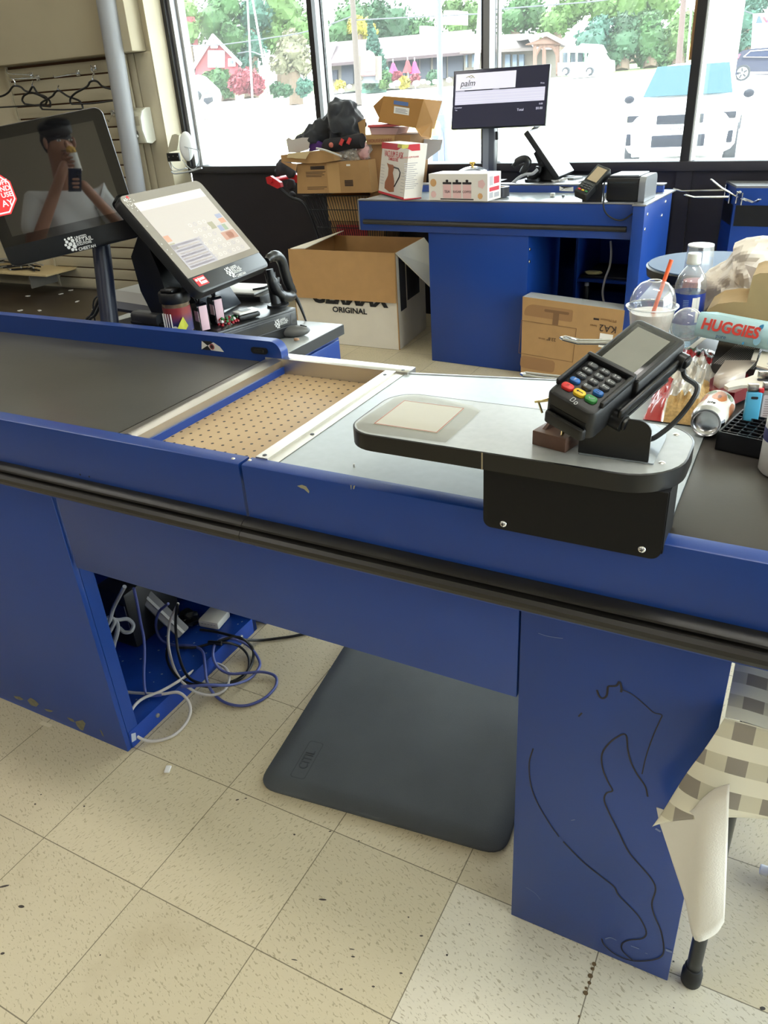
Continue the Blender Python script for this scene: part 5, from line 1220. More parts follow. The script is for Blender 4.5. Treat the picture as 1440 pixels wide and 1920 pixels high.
b = MB(); b.lathe([(0, .003), (.0315, .004), (.0318, .10), (0, .10)], 28); b.obj('water', glassy('water_in_bottle', (225, 235, 240), .3, .12, (200, 214, 222)), bo, world=False)
b = MB(); b.lathe([(.0342, .055), (.0342, .122)], 32); b.obj('label', mat('label_blue_gloss', (30, 62, 156), .3), bo, world=False)
b = MB()
for (a, z0, z1, w, m) in ((-62, .085, .115, .010, 0), (-50, .06, .116, .0035, 0), (-45, .06, .116, .0035, 0), (-92, .09, .112, .012, 1), (-92, .07, .085, .012, 1)):
    for t in range(6 if m else 1):
        zz0, zz1 = (z0+(z1-z0)*t/6, z0+(z1-z0)*(t+.45)/6) if m else (z0, z1)
        c, s = cos(radians(a)), sin(radians(a)); b.m(m); b.poly([(.0344*c-w/2*-s, .0344*s-w/2*c, zz0), (.0344*c+w/2*-s, .0344*s+w/2*c, zz0), (.0344*c+w/2*-s, .0344*s+w/2*c, zz1), (.0344*c-w/2*-s, .0344*s-w/2*c, zz1)])
b.obj('label_print', [PAPER, mat('label_light', (120, 146, 200), .5)], bo, world=False, smooth=0)
b = MB(); b.lathe([(.0148, .182), (.0152, .184), (.0152, .1865), (.0145, .188), (.0145, .203), (.0135, .2045), (0, .2045)], 28); b.obj('cap', mat('cap_white', (214, 214, 206), .4), bo, world=False)
pn = thing('round_pan', 'round blue-grey pan lying upside down on the bagging counter corner', 'pan', V((1.085, 1.965, .924)))
b = MB(); b.lathe([(.19, 0), (.198, .004), (.202, .03), (.196, .034)], 48); b.obj('rim', BLACK, pn, world=False)
b = MB(); b.lathe([(.197, .033), (.195, .0365), (.05, .038), (0, .038)], 48); b.obj('face', mat('pan_face', (62, 88, 120), .6, spec=.3), pn, world=False)
gl = thing('clear_tumbler', 'clear faceted tumbler turned upside down behind the capped bottle', 'tumbler', V((1.135, 1.62, .929)))
gz = onY(1315, 458, 1.62)
gl.location = V((gz.x, 1.62, .929)); WM[gl.name] = Matrix.Translation(gl.location); gh = gz.z-.929
b = MB(); b.lathe([(.040, 0), (.041, .002), (.0335, gh-.004)], 10); b.obj('body', PC, gl, world=False, smooth=20)
b = MB(); b.lathe([(.0335, gh-.0035), (.033, gh), (0, gh)], 28); b.obj('base', mat('base_white', (240, 240, 240), .3), gl, world=False)
b = MB(); b.lathe([(0, .003), (.036, .003), (.0345, gh*.36), (0, gh*.36)], 10); b.obj('red_contents', mat('contents_red', (206, 84, 84), .5), gl, world=False)
# white paper bag heap
from mathutils import noise as NZ
pbag = thing('paper_bag', 'big crumpled white paper bag lying behind the baby wipes pack', 'paper bag', V((1.27, 1.40, .929)))
def crumple(b, outline, Y, depth, seed, sub=14, amp=.02):
    """a crumpled shell: outline at depth Y, bulging towards the viewer and closed at the back"""
    P = [onY(u, v, Y) for u, v in outline]; c = sum(P, V((0, 0, 0)))/len(P); n = len(P); rings = []
    for k in range(sub+1):
        t = k/sub; row = []
        for i in range(n*3):
            a, bb = P[(i//3) % n], P[(i//3+1) % n]; p = a.lerp(bb, (i % 3)/3); q = c.lerp(p, sin(t*pi/2)); q = q+V((0, -depth*cos(t*pi/2), 0))
            d = NZ.noise((q+V((seed, 0, 0)))*14)*amp+abs(NZ.noise((q+V((0, seed, 0)))*26))*amp*.9
            row.append(b.v(q+V((0, -d, d*.3)))) if k else None
        rings.append(row if k else [b.v(c+V((0, -depth, 0)))])
    m = n*3
    for i in range(m): b.f([rings[0][0], rings[1][i], rings[1][(i+1) % m]])
    for A, B in zip(rings[1:], rings[2:]):
        for i in range(m): b.f([A[i], B[i], B[(i+1) % m], A[(i+1) % m]])
    back = [b.v(p+V((0, depth*.8, -.0))*1) for p in [c.lerp(q.co if not b.X else b.X.inverted() @ q.co, .75) for q in rings[-1]]]
    for i in range(m): b.f([rings[-1][i], back[i], back[(i+1) % m], rings[-1][(i+1) % m]])
    b.f(back)
WBAG = mat('paper_white', (222, 212, 200), .75)
b = MB(); crumple(b, [(1306, 590), (1305, 550), (1312, 527), (1332, 506), (1362, 488), (1377, 468), (1378, 455), (1400, 445), (1430, 440), (1470, 440), (1480, 520), (1470, 580), (1420, 570), (1360, 570)], 1.40, .09, 3, 16, .034)
b.obj('bag', WBAG, pbag, smooth=12)
b = MB(); b.poly([onY(u, v, 1.285) for u, v in ((1396, 495), (1436, 508), (1412, 516), (1410, 525))]); b.obj('torn_edge', mat('paper_bright', (238, 230, 226), .7), pbag, smooth=0, solid=.002)
# cardboard tray with a tube
ctr_ = thing('cardboard_tray', 'tan moulded cardboard drink tray behind the baby wipes pack', 'tray', V((1.28, 1.20, .929)))
b = MB(); qp = [onY(u, v, 1.16) for u, v in ((1325, 582), (1345, 570), (1375, 566), (1400, 567), (1406, 540), (1412, 517), (1425, 512), (1480, 512), (1480, 640), (1325, 625))]
A = [b.v(p) for p in qp]; B = [b.v(p+V((.0, .13, .0))) for p in qp]
for i in range(len(A)): b.f([A[i], A[(i+1) % len(A)], B[(i+1) % len(A)], B[i]])
b.f(A); b.f(B[::-1]); b.obj('tray', mat('pulp_tan', (176, 150, 108), .9, var=.06, vscale=20), ctr_, smooth=25)
# wipes
hw = thing('wipes_pack', 'pale blue baby wipes pack with big red lettering', 'wipes pack', onY(1370, 640, 1.02))
ho = onY(1303, 628, 1.02); hx = onY(1443, 655, .985)-ho; hup = onY(1303, 587, 1.02)-ho
HX = face_frame(ho, hx, hup+V((0, .012, 0))); HW, HH = hx.length, hup.length
b = MB(HX); n = 12
def wp(x, y, z): return (x, y, z)
b.grid(lambda s, t: wp(s*(HW+.06), -.002+(HH*(1.04-.05*s)+.002)*t, .012*sin(pi*min(1, max(0, t)))**.6*(1-.25*abs(2*s-1)) + .002*NZ.noise(V((s*6, t*3, 1)))), 26, 10)
b.grid(lambda s, t: wp(s*(HW+.06), HH*(1.04-.05*s)-.004*sin(pi*t), -.10*t), 26, 5)
b.grid(lambda s, t: wp(s*(HW+.06), -.002, -.10*t), 8, 2); b.poly([(0, -.002, 0), (0, HH*1.04, 0), (0, HH*1.04, -.1), (0, -.002, -.1)])
b.grid(lambda s, t: wp(s*(HW+.06), -.002+(HH+.002)*t, -.1), 4, 2)
b.obj('pack', mat('wipes_blue', (172, 208, 214), .35, var=.05, vscale=10), hw, smooth=60)
HB = mat('huggies_red', (222, 72, 62), .4)
text('HUGGIES', HH*.66, HX @ T(HW*.46, HH*.56, .0145), HB, hw, world=True, bold=.0011, shear=.1, sx=.92)
text('pure', HH*.24, HX @ T(HW*.37, HH*.16, .011), mat('pure_navy', (60, 84, 128), .5), hw, world=True)
b = MB(HX); DB = mat('drop_blue', (66, 150, 204), .4); DL = mat('drop_pale', (142, 190, 214), .5)
def drop(b, cx, cy, r, tilt=.5):
    b.poly([(cx+(r*cos(a)*(1-.35*max(0, sin(a)))*cos(tilt)+r*1.5*sin(a)*sin(tilt)), cy+(-r*cos(a)*(1-.35*max(0, sin(a)))*sin(tilt)+r*1.5*sin(a)*cos(tilt)), .0145) for a in [2*pi*k/16 for k in range(16)]])
drop(b, HW*.845, HH*.86, HH*.09); b.m(1); drop(b, HW*.84, HH*.30, HH*.15, .1); drop(b, HW*1.01, HH*.36, HH*.12, .2); b.m(0); drop(b, HW*.68, HH*.07, HH*.045, .3)
b.obj('drop_print', [DB, DL], hw, smooth=0)
cdm = thing('clear_dome_lid', 'clear plastic dome lid lying on its side left of the baby wipes pack', 'cup lid', onY(1284, 607, 1.05))
b = MB(); dq = frame((1, 0, 0), (0, .35, .93), (-.2, -.93, .35)); dm = Matrix.Translation(onY(1284, 607, 1.07)) @ dq.to_4x4(); b.X = dm
b.lathe([(.034, -.012), (.033, -.004), (.030, .006), (.022, .014), (.010, .018), (0, .019)], 30); b.obj('dome', glassy('dome_clear', (240, 242, 242), .3, .25), cdm)
b = MB(dm); b.tube([(.034*cos(2*pi*k/32), .034*sin(2*pi*k/32), -.012) for k in range(32)], .0018, 6, closed=True); b.obj('rim', MATS['rim_white'], cdm)
bx = thing('printed_box', 'flat black carton covered in fine white print under the wipes pack', 'box', onZ(1380, 665, .95))
bo_ = onZ(1334, 682, .965); bxx = onZ(1418, 694, .965)-bo_; bup = (onZ(1347, 642, .965)-bo_)
b = hexa(MB(), bo_-V((0, 0, .035)), bxx, bup*1.2, (0, 0, .035)); b.obj('carton', mat('carton_black', (48, 44, 44), .5), bx, smooth=0)
b = MB(face_frame(bo_, bxx, bup)); L_ = bxx.length; Hh = bup.length; rr = random.Random(3)
for i in range(20):
    y = .004
    while y < Hh*.95:
        w = .004+.008*rr.random(); b.box(.004+i*(L_-.008)/20, .0052+i*(L_-.008)/20, y, min(y+w, Hh), .0002, .0005); y += w+.0016
b.obj('fine_print', mat('print_silver', (170, 166, 160), .6), bx, smooth=0)
# chips bag
ch = thing('snack_bag', 'open clear and red snack bag spilling beside the card terminal', 'snack bag', onZ(1290, 745, .93))
b = MB(); FOIL = mat('snack_film', (206, 200, 190), .18, spec=.8, metal=.35, bump=.5, bscale=30); SR = mat('snack_red', (168, 44, 46), .25, spec=.7); SG = mat('snack_green', (44, 84, 56), .3); SN = mat('snack_crumbs', (176, 144, 92), .8, var=.25, vscale=160)
NU, NV = 34, 26
o_, ex_, ey_ = onZ(1205, 788, .93), onZ(1300, 800, .93)-onZ(1205, 788, .93), onZ(1262, 655, .93)-onZ(1205, 788, .93)
gv = []
for i in range(NU+1):
    row = []
    for j in range(NV+1):
        s, t = i/NU, j/NV; env = (sin(pi*s)**.5)*(sin(pi*min(1, t*1.02))**.5)
        p = o_+ex_*(s*1.25)+ey_*t; z = .002+.038*env*(1-.3*t)+.03*env*abs(NZ.noise(V((s*7, t*6, 2))))+.014*env*NZ.noise(V((s*16, t*15, 4)))
        row.append(b.v(p+V((0, 0, z))))
    gv.append(row)
for i in range(NU):
    for j in range(NV):
        s, t = (i+.5)/NU, (j+.5)/NV
        b.m(3 if (t < .16 and s > .32) or (s > .8 and t < .4) else 1 if (s < .28 and t < .34) or .66 < t < .74 or .80 < t < .86 else 2 if .74 <= t <= .78 else 0)
        b.f([gv[i][j], gv[i+1][j], gv[i+1][j+1], gv[i][j+1]])
b.obj('bag', [FOIL, SR, SG, SN], ch, smooth=30)
b = MB(); P5 = [onZ(u, v, .975) for u, v in ((1360, 676), (1412, 676), (1416, 680), (1398, 698), (1350, 712), (1340, 704))]
b.poly(P5); b.poly([P5[5], P5[4], P5[4]-V((0, 0, .025)), P5[5]-V((0, 0, .03))]); b.poly([P5[4], P5[3], P5[3]-V((0, 0, .02)), P5[4]-V((0, 0, .025))]); b.obj('bag_mouth', mat('film_pale', (196, 184, 172), .3), ch, smooth=30, solid=.0015)
mb_ = thing('maroon_bag', 'dark red glossy packet lying under the snack bag behind the can', 'packet', onZ(1365, 735, .94))
b = MB(); P6 = [onZ(u, v, .945) for u, v in ((1330, 722), (1352, 708), (1400, 712), (1405, 735), (1376, 748), (1328, 742))]; b.f([b.v(p+V((0, 0, .012))) for p in P6]); 
for i in range(6): b.poly([P6[i]+V((0, 0, .012)), P6[(i+1) % 6]+V((0, 0, .012)), P6[(i+1) % 6]-V((0, 0, .012)), P6[i]-V((0, 0, .012))])
b.obj('packet', mat('maroon_foil', (112, 26, 34), .2, spec=.8), mb_, smooth=30)
# can on its side
can = thing('drink_can', 'white and orange drink can lying on its side before the lighter tray', 'can', onZ(1325, 800, .93))
k0 = onZ(1324, 792, .9575); k1 = onZ(1372, 722, .9575); kd = (k1-k0).normalized(); KM = Matrix.Translation(k0) @ frame(V((0, 0, 1)).cross(kd), (0, 0, 1), kd).to_4x4()
r = .0285
b = MB(KM); b.lathe([(0, .006), (.015, .005), (.0215, .0015), (.0225, -.001), (.0245, -.002), (.0265, .002), (r, .008)], 36); b.obj('can_end', mat('can_silver', (206, 208, 212), .2, metal=1.), can)
b = MB(KM); b.lathe([(r, .008), (r, .022), (r, .05), (r, .088), (r*.8, .098), (r*.78, .1), (0, .099)], 36, mats=[0, 0, 0, 0, 1, 1]); b.obj('can_body', [mat('can_white', (222, 216, 206), .3), MATS['can_silver']], can)
b = MB(KM)
def cpatch(b, a0, a1, z0, z1, wob, seed):
    n = 14; rr = r*1.006; rings = []
    for f in (.02, .34, .67, 1.):
        row = []
        for k in range(n):
            t = 2*pi*k/n; q = f*(1+wob*NZ.noise(V((cos(t)*1.5, sin(t)*1.5, seed)))); a = radians((a0+a1)/2+(a1-a0)/2*cos(t)*q); z = (z0+z1)/2+(z1-z0)/2*sin(t)*q
            row.append(b.v((rr*cos(a), rr*sin(a), z)))
        rings.append(row)
    b.f(rings[0])
    for A, B in zip(rings, rings[1:]):
        for k in range(n): b.f([A[k], A[(k+1) % n], B[(k+1) % n], B[k]])
for a0 in (20, 80, 150): cpatch(b, a0, a0+46, .034, .082, .3, a0)
b.m(1)
for a0 in (50, 120, 10): cpatch(b, a0, a0+34, .070, .086, .4, a0)
b.m(2)
for a0 in (35, 96): cpatch(b, a0, a0+12, .048, .066, .3, a0)
b.obj('fruit_print', [mat('can_orange', (190, 116, 62), .4), mat('can_green', (96, 116, 60), .4), mat('can_brown', (116, 62, 36), .4)], can, smooth=180)
text('life', .012, KM @ T(0, r*1.004, .022, axes((-1, 0, 0), (0, 0, 1), (0, 1, 0))), INK, can, world=True)
# lighter tray
lt = thing('lighter_tray', 'black plastic honeycomb lighter tray on the dark deck', 'tray', V((1.36, .70, .927)))
ta, tb_, tc2 = onZ(1340, 842, .927), onZ(1448, 866, .927), onZ(1352, 768, .927)
tx = (tb_-ta).normalized(); ty = V((-tx.y, tx.x, 0)); TM = Matrix.Translation(ta) @ axes(tx, ty, V((0, 0, 1))).to_4x4()
TBK = mat('tray_black', (20, 21, 25), .35)
b = MB(TM); Wt, Dt, Ht = .19, .17, .032
b.box(0, Wt, 0, .003, 0, Ht); b.box(0, Wt, Dt-.003, Dt, 0, Ht); b.box(0, .003, 0, Dt, 0, Ht); b.box(Wt-.003, Wt, 0, Dt, 0, Ht); b.box(0, Wt, 0, Dt, 0, .003)
b.obj('tray', TBK, lt, smooth=0)
b = MB(TM)
for i in range(11):
    x = .012+i*.0165; b.box(x-.001, x+.001, .003, Dt-.003, .003, Ht-.002)
for j in range(11):
    y = .012+j*.0148; b.box(.003, Wt-.003, y-.001, y+.001, .003, Ht-.001)
for i in range(6):
    for j in range(6):
        if (i+j) % 2 == 0: b.box(.006+i*.029, .022+i*.029, .006+j*.027, .019+j*.027, Ht-.006, Ht-.0045)
b.obj('honeycomb_grid', TBK, lt, smooth=0)
def lighter(u, v, up, body, label, cat='lighter', btn=RED, lean=(0, 0), h=.058):
    p = onZ(u, v, .945); t = thing('lighter', label, cat, p, frame((.97, .2, 0), (.05+lean[0], .1+lean[1], 1), (.2, -.97, .1)), group='lighters in the black tray')
    b = MB(); b.box(-.012, .012, 0, h, -.0065, .0065, bev=.003); b.obj('body', body, t, world=False)
    b = MB(); b.box(-.012, .005, h+.0005, h+.013, -.006, .006, bev=.0015); b.obj('metal_hood', mat('hood_steel', (176, 172, 164), .25, metal=1.), t, world=False)
    b = MB(); b.box(.0055, .014, h-.002, h+.006, -.005, .005, bev=.002); b.obj('button', btn, t, world=False)
    return t
lg = lighter(1405, 796, 0, mat('lighter_blue', (84, 172, 210), .3), 'sky blue lighter standing in the black tray, no warning label')
b = MB(); b.prism(rrect(-.005, .006, .046, .0505, .002), .0066, .0069); b.obj('mark', INK, lg, world=False, smooth=0)
lg = lighter(1433, 793, 0, mat('lighter_grey', (150, 140, 134), .4), 'grey lighter with a pale warning label in the black tray')
b = MB(); b.prism(rrect(-.009, .011, .006, .05, .002), .0066, .0070); b.m(1)
for i in range(9): b.box(-.006, .008, .01+.004*i, .0115+.004*i, .0070, .0072)
b.obj('warning_label', [mat('label_pinkish', (214, 196, 192), .5), mat('label_grey', (160, 140, 136), .6)], lg, world=False, smooth=0)
lighter(1424, 770, 0, mat('lighter_dark', (60, 60, 64), .4), 'dark lighter with a red button half hidden behind the sky blue lighter')
lighter(1446, 770, 0, mat('lighter_maroon', (120, 40, 44), .4), 'maroon lighter with a red button at the back of the black tray')
def card_tag(name, pts, z, label, m, cat='tag', prn=False, th=.003):
    P = [onZ(u, v, z) for u, v in pts]; t = thing(name, label, cat, sum(P, V((0, 0, 0)))/len(P))
    b = MB(); A = [b.v(p) for p in P]; B = [b.v(p-V((0, 0, th))) for p in P]
    for i in range(len(P)): b.f([A[i], A[(i+1) % len(P)], B[(i+1) % len(P)], B[i]])
    b.f(A); b.f(B[::-1]); b.obj('card', m, t, smooth=25); return t, P
CRM = mat('tag_cream', (214, 206, 190), .6)
card_tag('spatula', [(1358, 722), (1370, 715), (1400, 708), (1413, 703), (1417, 693), (1436, 697), (1439, 702), (1434, 712), (1428, 728), (1410, 721), (1390, 722), (1366, 727)], 1.0, 'cream plastic scoop lying over the back of the lighter tray', CRM, 'scoop', th=.006)
t_, P_ = card_tag('hang_tag', [(1415, 656), (1424, 657), (1418, 676), (1408, 675)], .985, 'narrow clear-edged tag strip beside the fine print carton', mat('tag_greyish', (196, 190, 180), .4))
t_, P_ = card_tag('hang_tag', [(1429, 658), (1460, 664), (1452, 695), (1418, 685)], .985, 'square cream tag printed with a small diamond at the photo edge', CRM)
TX = face_frame(P_[3], P_[2]-P_[3], P_[0]-P_[3]); b = MB(TX)
b.tube([(.010, .018, .0012), (.014, .022, .0012), (.010, .026, .0012), (.006, .022, .0012)], .0005, 4, closed=True)
for i in range(4): b.box(.018+i*.004, .0187+i*.004, .006, .026, .0003, .0008)
b.obj('diamond_print', MATS['print_grey'], t_, smooth=0)
sb_ = thing('spray_bottle', 'white bottle with a blue band cut off by the photo edge on the dark deck', 'bottle', onZ(1462, 885, .927))
b = MB(); b.lathe([(0, 0), (.028, 0), (.032, .005), (.032, .09), (.022, .115), (.014, .125), (.014, .15)], 28); b.obj('body', mat('bottle_white', (226, 222, 218), .35), sb_, world=False)
b = MB(); b.lathe([(.0325, .055), (.0325, .075)], 28); b.obj('band', mat('band_indigo', (52, 50, 110), .4), sb_, world=False)
st2 = thing('paper_strip', 'folded white paper strip poking out between the wipes and the terminal', 'paper', onZ(1305, 640, .96))
b = MB(); b.poly([onZ(u, v, .965) for u, v in ((1290, 652), (1318, 630), (1326, 633), (1296, 657))]); b.obj('strip', PAPER, st2, smooth=0, solid=.001)
# ---------------------------------------------------------------- third counter far right with pegs
c3 = thing('checkout_counter', 'blue counter end with black slotted strip and chrome pegs by the right windows', 'checkout counter', (1.6, 4.2, 0), rz(-5))
b = MB(); q0, q1 = V((.925, 4.11, 0)), V((.846, 4.35, 0)); q2, q3 = V((2.0, 4.04, 0)), V((2.0, 4.2, 0))
for z0, z1 in ((.001, .925),):
    A = [b.v(p+V((0, 0, z0))) for p in (q0, q2, q3, q1)]; B = [b.v(p+V((0, 0, z1))) for p in (q0, q2, q3, q1)]
    for i in range(4): b.f([A[i], A[(i+1) % 4], B[(i+1) % 4], B[i]])
    b.f(B); b.f(A[::-1])
b.obj('body', BLUE, c3, smooth=0)
b = MB(); A = [b.v(p+V((0, 0, .9255))) for p in (q0, q2, q3, q1)]; B = [b.v(p+V((0, 0, .936))) for p in (q0, q2, q3, q1)]
for i in range(4): b.f([A[i], A[(i+1) % 4], B[(i+1) % 4], B[i]])
b.f(B); b.f(A[::-1]); b.obj('top', ALU, c3, smooth=0)
XF = face_frame(q0, q2-q0, (0, 0, 1)); XS = face_frame(q0, q1-q0, (0, 0, 1))
b = MB(XF); b.box(.012, 1.06, .735, .84, .0005, .004); b.obj('slotted_strip', BLACK, c3, smooth=0)
b = MB(Matrix.Diagonal((1, 1, 1, 1))); 
d1_ = (q1-q0).normalized(); nS = V((d1_.y, -d1_.x, 0)); nS = nS if nS.x < 0 else -nS
for a0, a1, z0, z1 in ((.02, .24, .735, .84),):
    P = [q0+d1_*a0+V((0, 0, z0)), q0+d1_*a1+V((0, 0, z0)), q0+d1_*a1+V((0, 0, z1)), q0+d1_*a0+V((0, 0, z1))]; b.poly([p+nS*.002 for p in P])
b.obj('slotted_strip', BLACK, c3, smooth=0)
b = MB(XF); b.lathe([(0, .003), (.006, .002), (.008, 0)], 10, (.02, .905, .001)); b.obj('bolt', STEEL, c3)
def c3hook(pa, pts, label):
    return hook(pa, pts[0], pts[1], label, 'pegs of the far counter')
for (a, u0, v0, u1, v1, u2, v2, l) in ((.22, 1348, 356, 1278, 358, 1263, 354, 'long chrome peg reaching left from the far counter, the upper one'),
                                       (.10, 1372, 369, 1302, 370, 1286, 366, 'long chrome peg reaching left from the far counter, the lower one')):
    p = q0+d1_*a; Yp = p.y; pa = V((p.x, p.y, onY(u0, v0, Yp).z)); c3hook(pa+nS*.004, (onY(u1, v1, Yp), onY(u2, v2, Yp)), l)
ya = q0.y-.01
for (pts, l) in (([(1382, 369), (1352, 352), (1335, 338)], 'bright chrome peg slanting up left at the corner of the far counter'), ([(1392, 372), (1414, 380), (1424, 374)], 'chrome peg on the front strip of the far counter')):
    P = [onY(u, v, ya-.03*i) for i, (u, v) in enumerate(pts)]; c3hook(P[0], P[1:], l)
# ---------------------------------------------------------------- folding table with checked cloth at the right
tbl = thing('folding_table', 'folding table with black legs under the checked cloth beside the right pedestal', 'table', (1.9, .62, 0))
b = MB(); b.box(1.375, 1.86, .262, .80, .652, .68, bev=.004); b.obj('tabletop', WHITE, tbl)
for (x, y) in ((1.385, .304), (1.82, .304), (1.41, .76), (1.82, .76)):
    b = MB(); b.cyl((x, y, .03), (x, y, .652), .0125, seg=20); lg = b.obj('leg', mat('leg_black', (38, 40, 42), .4), tbl)
    b = MB(); b.lathe([(0, 0), (.0165, 0), (.018, .004), (.018, .03), (.0155, .034), (.0155, .045), (.013, .046)], 20, (x, y, .001)); b.obj('rubber_foot', mat('foot_black', (26, 27, 28), .6), lg)
CH = [mat('check_cream', (226, 220, 198), .7), mat('check_beige', (200, 194, 172), .7), mat('check_grey', (142, 134, 124), .75, var=.05, vscale=200), mat('cloth_lining', (232, 228, 220), .85, bump=.3, bscale=400)]
tc3 = thing('tablecloth', 'white vinyl cloth checked in grey and beige hanging off the folding table', 'tablecloth', (1.8, .5, .68))
k1, k2, k3, k4, k5 = onY(1379, 1334, .255), onY(1350, 1345, .25), onY(1231, 1512, .235), onY(1300, 1515, .228), onY(1372, 1478, .238)
def lerp(a, c, t): return a+(c-a)*t
CK = .0275
def check_mat():
    m = bpy.data.materials.new('check_print'); m.use_nodes = True; nt = m.node_tree; N = nt.nodes.new; L = nt.links.new; p = nt.nodes['Principled BSDF']
    uv = N('ShaderNodeUVMap'); uv.uv_map = 'cloth'; md = N('ShaderNodeVectorMath'); md.operation = 'FRACTION'; sc = N('ShaderNodeVectorMath'); sc.operation = 'SCALE'; sc.inputs['Scale'].default_value = 1/(2*CK)
    L(uv.outputs[0], sc.inputs[0]); L(sc.outputs[0], md.inputs[0]); sp = N('ShaderNodeSeparateXYZ'); L(md.outputs[0], sp.inputs[0])
    g = []
    for k in (0, 1):
        n = N('ShaderNodeMath'); n.operation = 'GREATER_THAN'; n.inputs[1].default_value = .5; L(sp.outputs[k], n.inputs[0]); g.append(n.outputs[0])
    a = N('ShaderNodeMix'); a.data_type = 'RGBA'; a.inputs[6].default_value = lin((206, 200, 178)); a.inputs[7].default_value = lin((148, 140, 130)); L(g[0], a.inputs[0])
    c = N('ShaderNodeMix'); c.data_type = 'RGBA'; c.inputs[6].default_value = lin((232, 227, 208)); L(a.outputs[2], c.inputs[7]); L(g[1], c.inputs[0])
    L(c.outputs[2], p.inputs['Base Color']); p.inputs['Roughness'].default_value = .6
    return m
CHK = check_mat()
def checks(fn, nu, nv, arc, name, solid=0.):
    """printed cloth: arc(point grid, i, j) gives each corner's place on the flat cloth in metres, kept as UVs"""
    P = [[fn(i/nu, j/nv) for j in range(nv+1)] for i in range(nu+1)]
    me = bpy.data.meshes.new(name); me.from_pydata([tuple(p) for r in P for p in r], [], [(i*(nv+1)+j, (i+1)*(nv+1)+j, (i+1)*(nv+1)+j+1, i*(nv+1)+j+1) for i in range(nu) for j in range(nv)])
    A = [arc(P, i, j) for i in range(nu+1) for j in range(nv+1)]; uv = me.uv_layers.new(name='cloth')
    for l in me.loops: uv.data[l.index].uv = A[l.vertex_index]
    me.materials.append(CHK); return link(name, me, tc3, True, 60, solid)
xl, xr = 1.352, 1.88
checks(lambda s, t: V((xl+(xr-xl)*s, .82-(.82-.258)*t, .6835+.001*sin(s*40))), 40, 30, lambda P, i, j: (P[i][j].x-xl+.008, .82-P[i][j].y+.014), 'cloth_top')
# front drop: left edge swings out to the low corner
def drop_pt(s, t):
    x = xl+(xr-xl)*s
    zt = .6835; ang = max(0, 1-s/.26)
    z_h = .545+.012*sin(s*15+1.0)
    fold = .010*sin(s*22+.4)*t+.012*t
    p = V((x, .257-fold-.02*t*ang, zt+(z_h-zt)*t))
    cor = V((1.283, .232, .452)); 
    q = lerp(V((xl, .257, zt)), cor, t)
    w = ang**1.6
    return lerp(p, V((q.x, q.y-.004*sin(t*9), q.z)), w)
checks(drop_pt, 130, 24, lambda P, i, j: (P[i][j].x-xl+.014, .576+(P[i][j]-P[i][0]).length*.92), 'cloth_front', .0012)
b = MB()
# white lining of the folded-over corner
h0 = [onY(u, v, .236-.004*i) for i, (u, v) in enumerate(((1231, 1514), (1262, 1524), (1295, 1520), (1318, 1496), (1342, 1478), (1368, 1470)))]
low = [onY(u, v, .244) for u, v in ((1236, 1540), (1262, 1620), (1285, 1690), (1303, 1762), (1340, 1752), (1358, 1728))]
U = spline(h0, 4); Lw = spline(low, 4)
b.m(0).grid(lambda s, t: lerp(U[min(int(s*(len(U)-1)+.001), len(U)-1)], Lw[min(int(s*(len(Lw)-1)+.001), len(Lw)-1)], t)+V((0, .006*sin(pi*t)*sin(s*7), 0)), len(U)-1, 12)
b.obj('folded_corner', CH[3], tc3, smooth=60, solid=.0015)
yb_ = thing('yellow_bottle', 'yellow bottle with a white cap lying on the floor at the right photo edge', 'bottle', onZ(1462, 1655, .03))
yp0, yp1 = onZ(1428, 1630, .035), onZ(1500, 1655, .035); yd = (yp1-yp0).normalized(); YM = Matrix.Translation(yp0) @ frame(yd.cross(V((0, 0, 1))), (0, 0, 1), yd).to_4x4()
b = MB(YM); b.lathe([(.010, .012), (.016, .02), (.030, .035), (.034, .05), (.034, .15), (0, .155)], 24); b.obj('body', mat('bottle_yellow', (206, 166, 52), .35), yb_)
b = MB(YM); b.lathe([(0, -.004), (.0095, -.003), (.0105, 0), (.0105, .014)], 18); b.obj('cap', WHITE, yb_)
# ================================================================== cords and boxes in the left pedestal
def cord(name, pts, r, m, label, k=6, cat='cable', ends=None):
    b = MB(); b.tube(spline(pts, k), r, 8); return tag(b.obj(name, m), label, cat)
def Zt(l, z): return [onZ(u, v, z if not isinstance(z, (list, tuple)) else z[i]) for i, (u, v) in enumerate(l)]
def Z7(x, y): return (120+x/3.273, 1060+y/3.273)
WCB = mat('cable_white', (196, 190, 184), .45); BCB = mat('cable_blue', (78, 88, 150), .4); KCB = mat('cable_black', (18, 18, 19), .5); GCB = mat('cable_grey', (150, 152, 156), .5)
tz = .0565
# grey-white cable with the two loops lying on tray and floor
pts = [(290, 610), (303, 690), (320, 740), (380, 775), (470, 785), (600, 790), (700, 780), (760, 830), (775, 900), (740, 980), (660, 1050), (540, 1080), (450, 1050), (405, 980), (415, 890), (480, 820), (600, 770), (720, 700), (830, 625), (920, 600), (990, 630), (1015, 690), (990, 760), (920, 795), (830, 785), (740, 730), (680, 640), (645, 520), (640, 420), (655, 330), (700, 235)]
zz = [.06]*7+[.04, .02, .006, .005, .006, .02, .05, .062, .064, .064, .062, .04, .02, .012, .01, .01, .012, .03, .058, .06, .07, .10, .16, .24]
cord('white_cable', [onZ(*Z7(x, y), z) for (x, y), z in zip(pts, zz)], .0042, WCB, 'pale grey network cable looping twice over the cabinet floor onto the tiles')
b = MB(); p = onZ(*Z7(292, 605), .062); b.box(p.x-.006, p.x+.006, p.y-.012, p.y+.014, .056, .068, bev=.001); tag(b.obj('network_plug', mat('plug_clear', (190, 192, 196), .3)), 'small clear network plug at the end of the pale cable', 'plug')
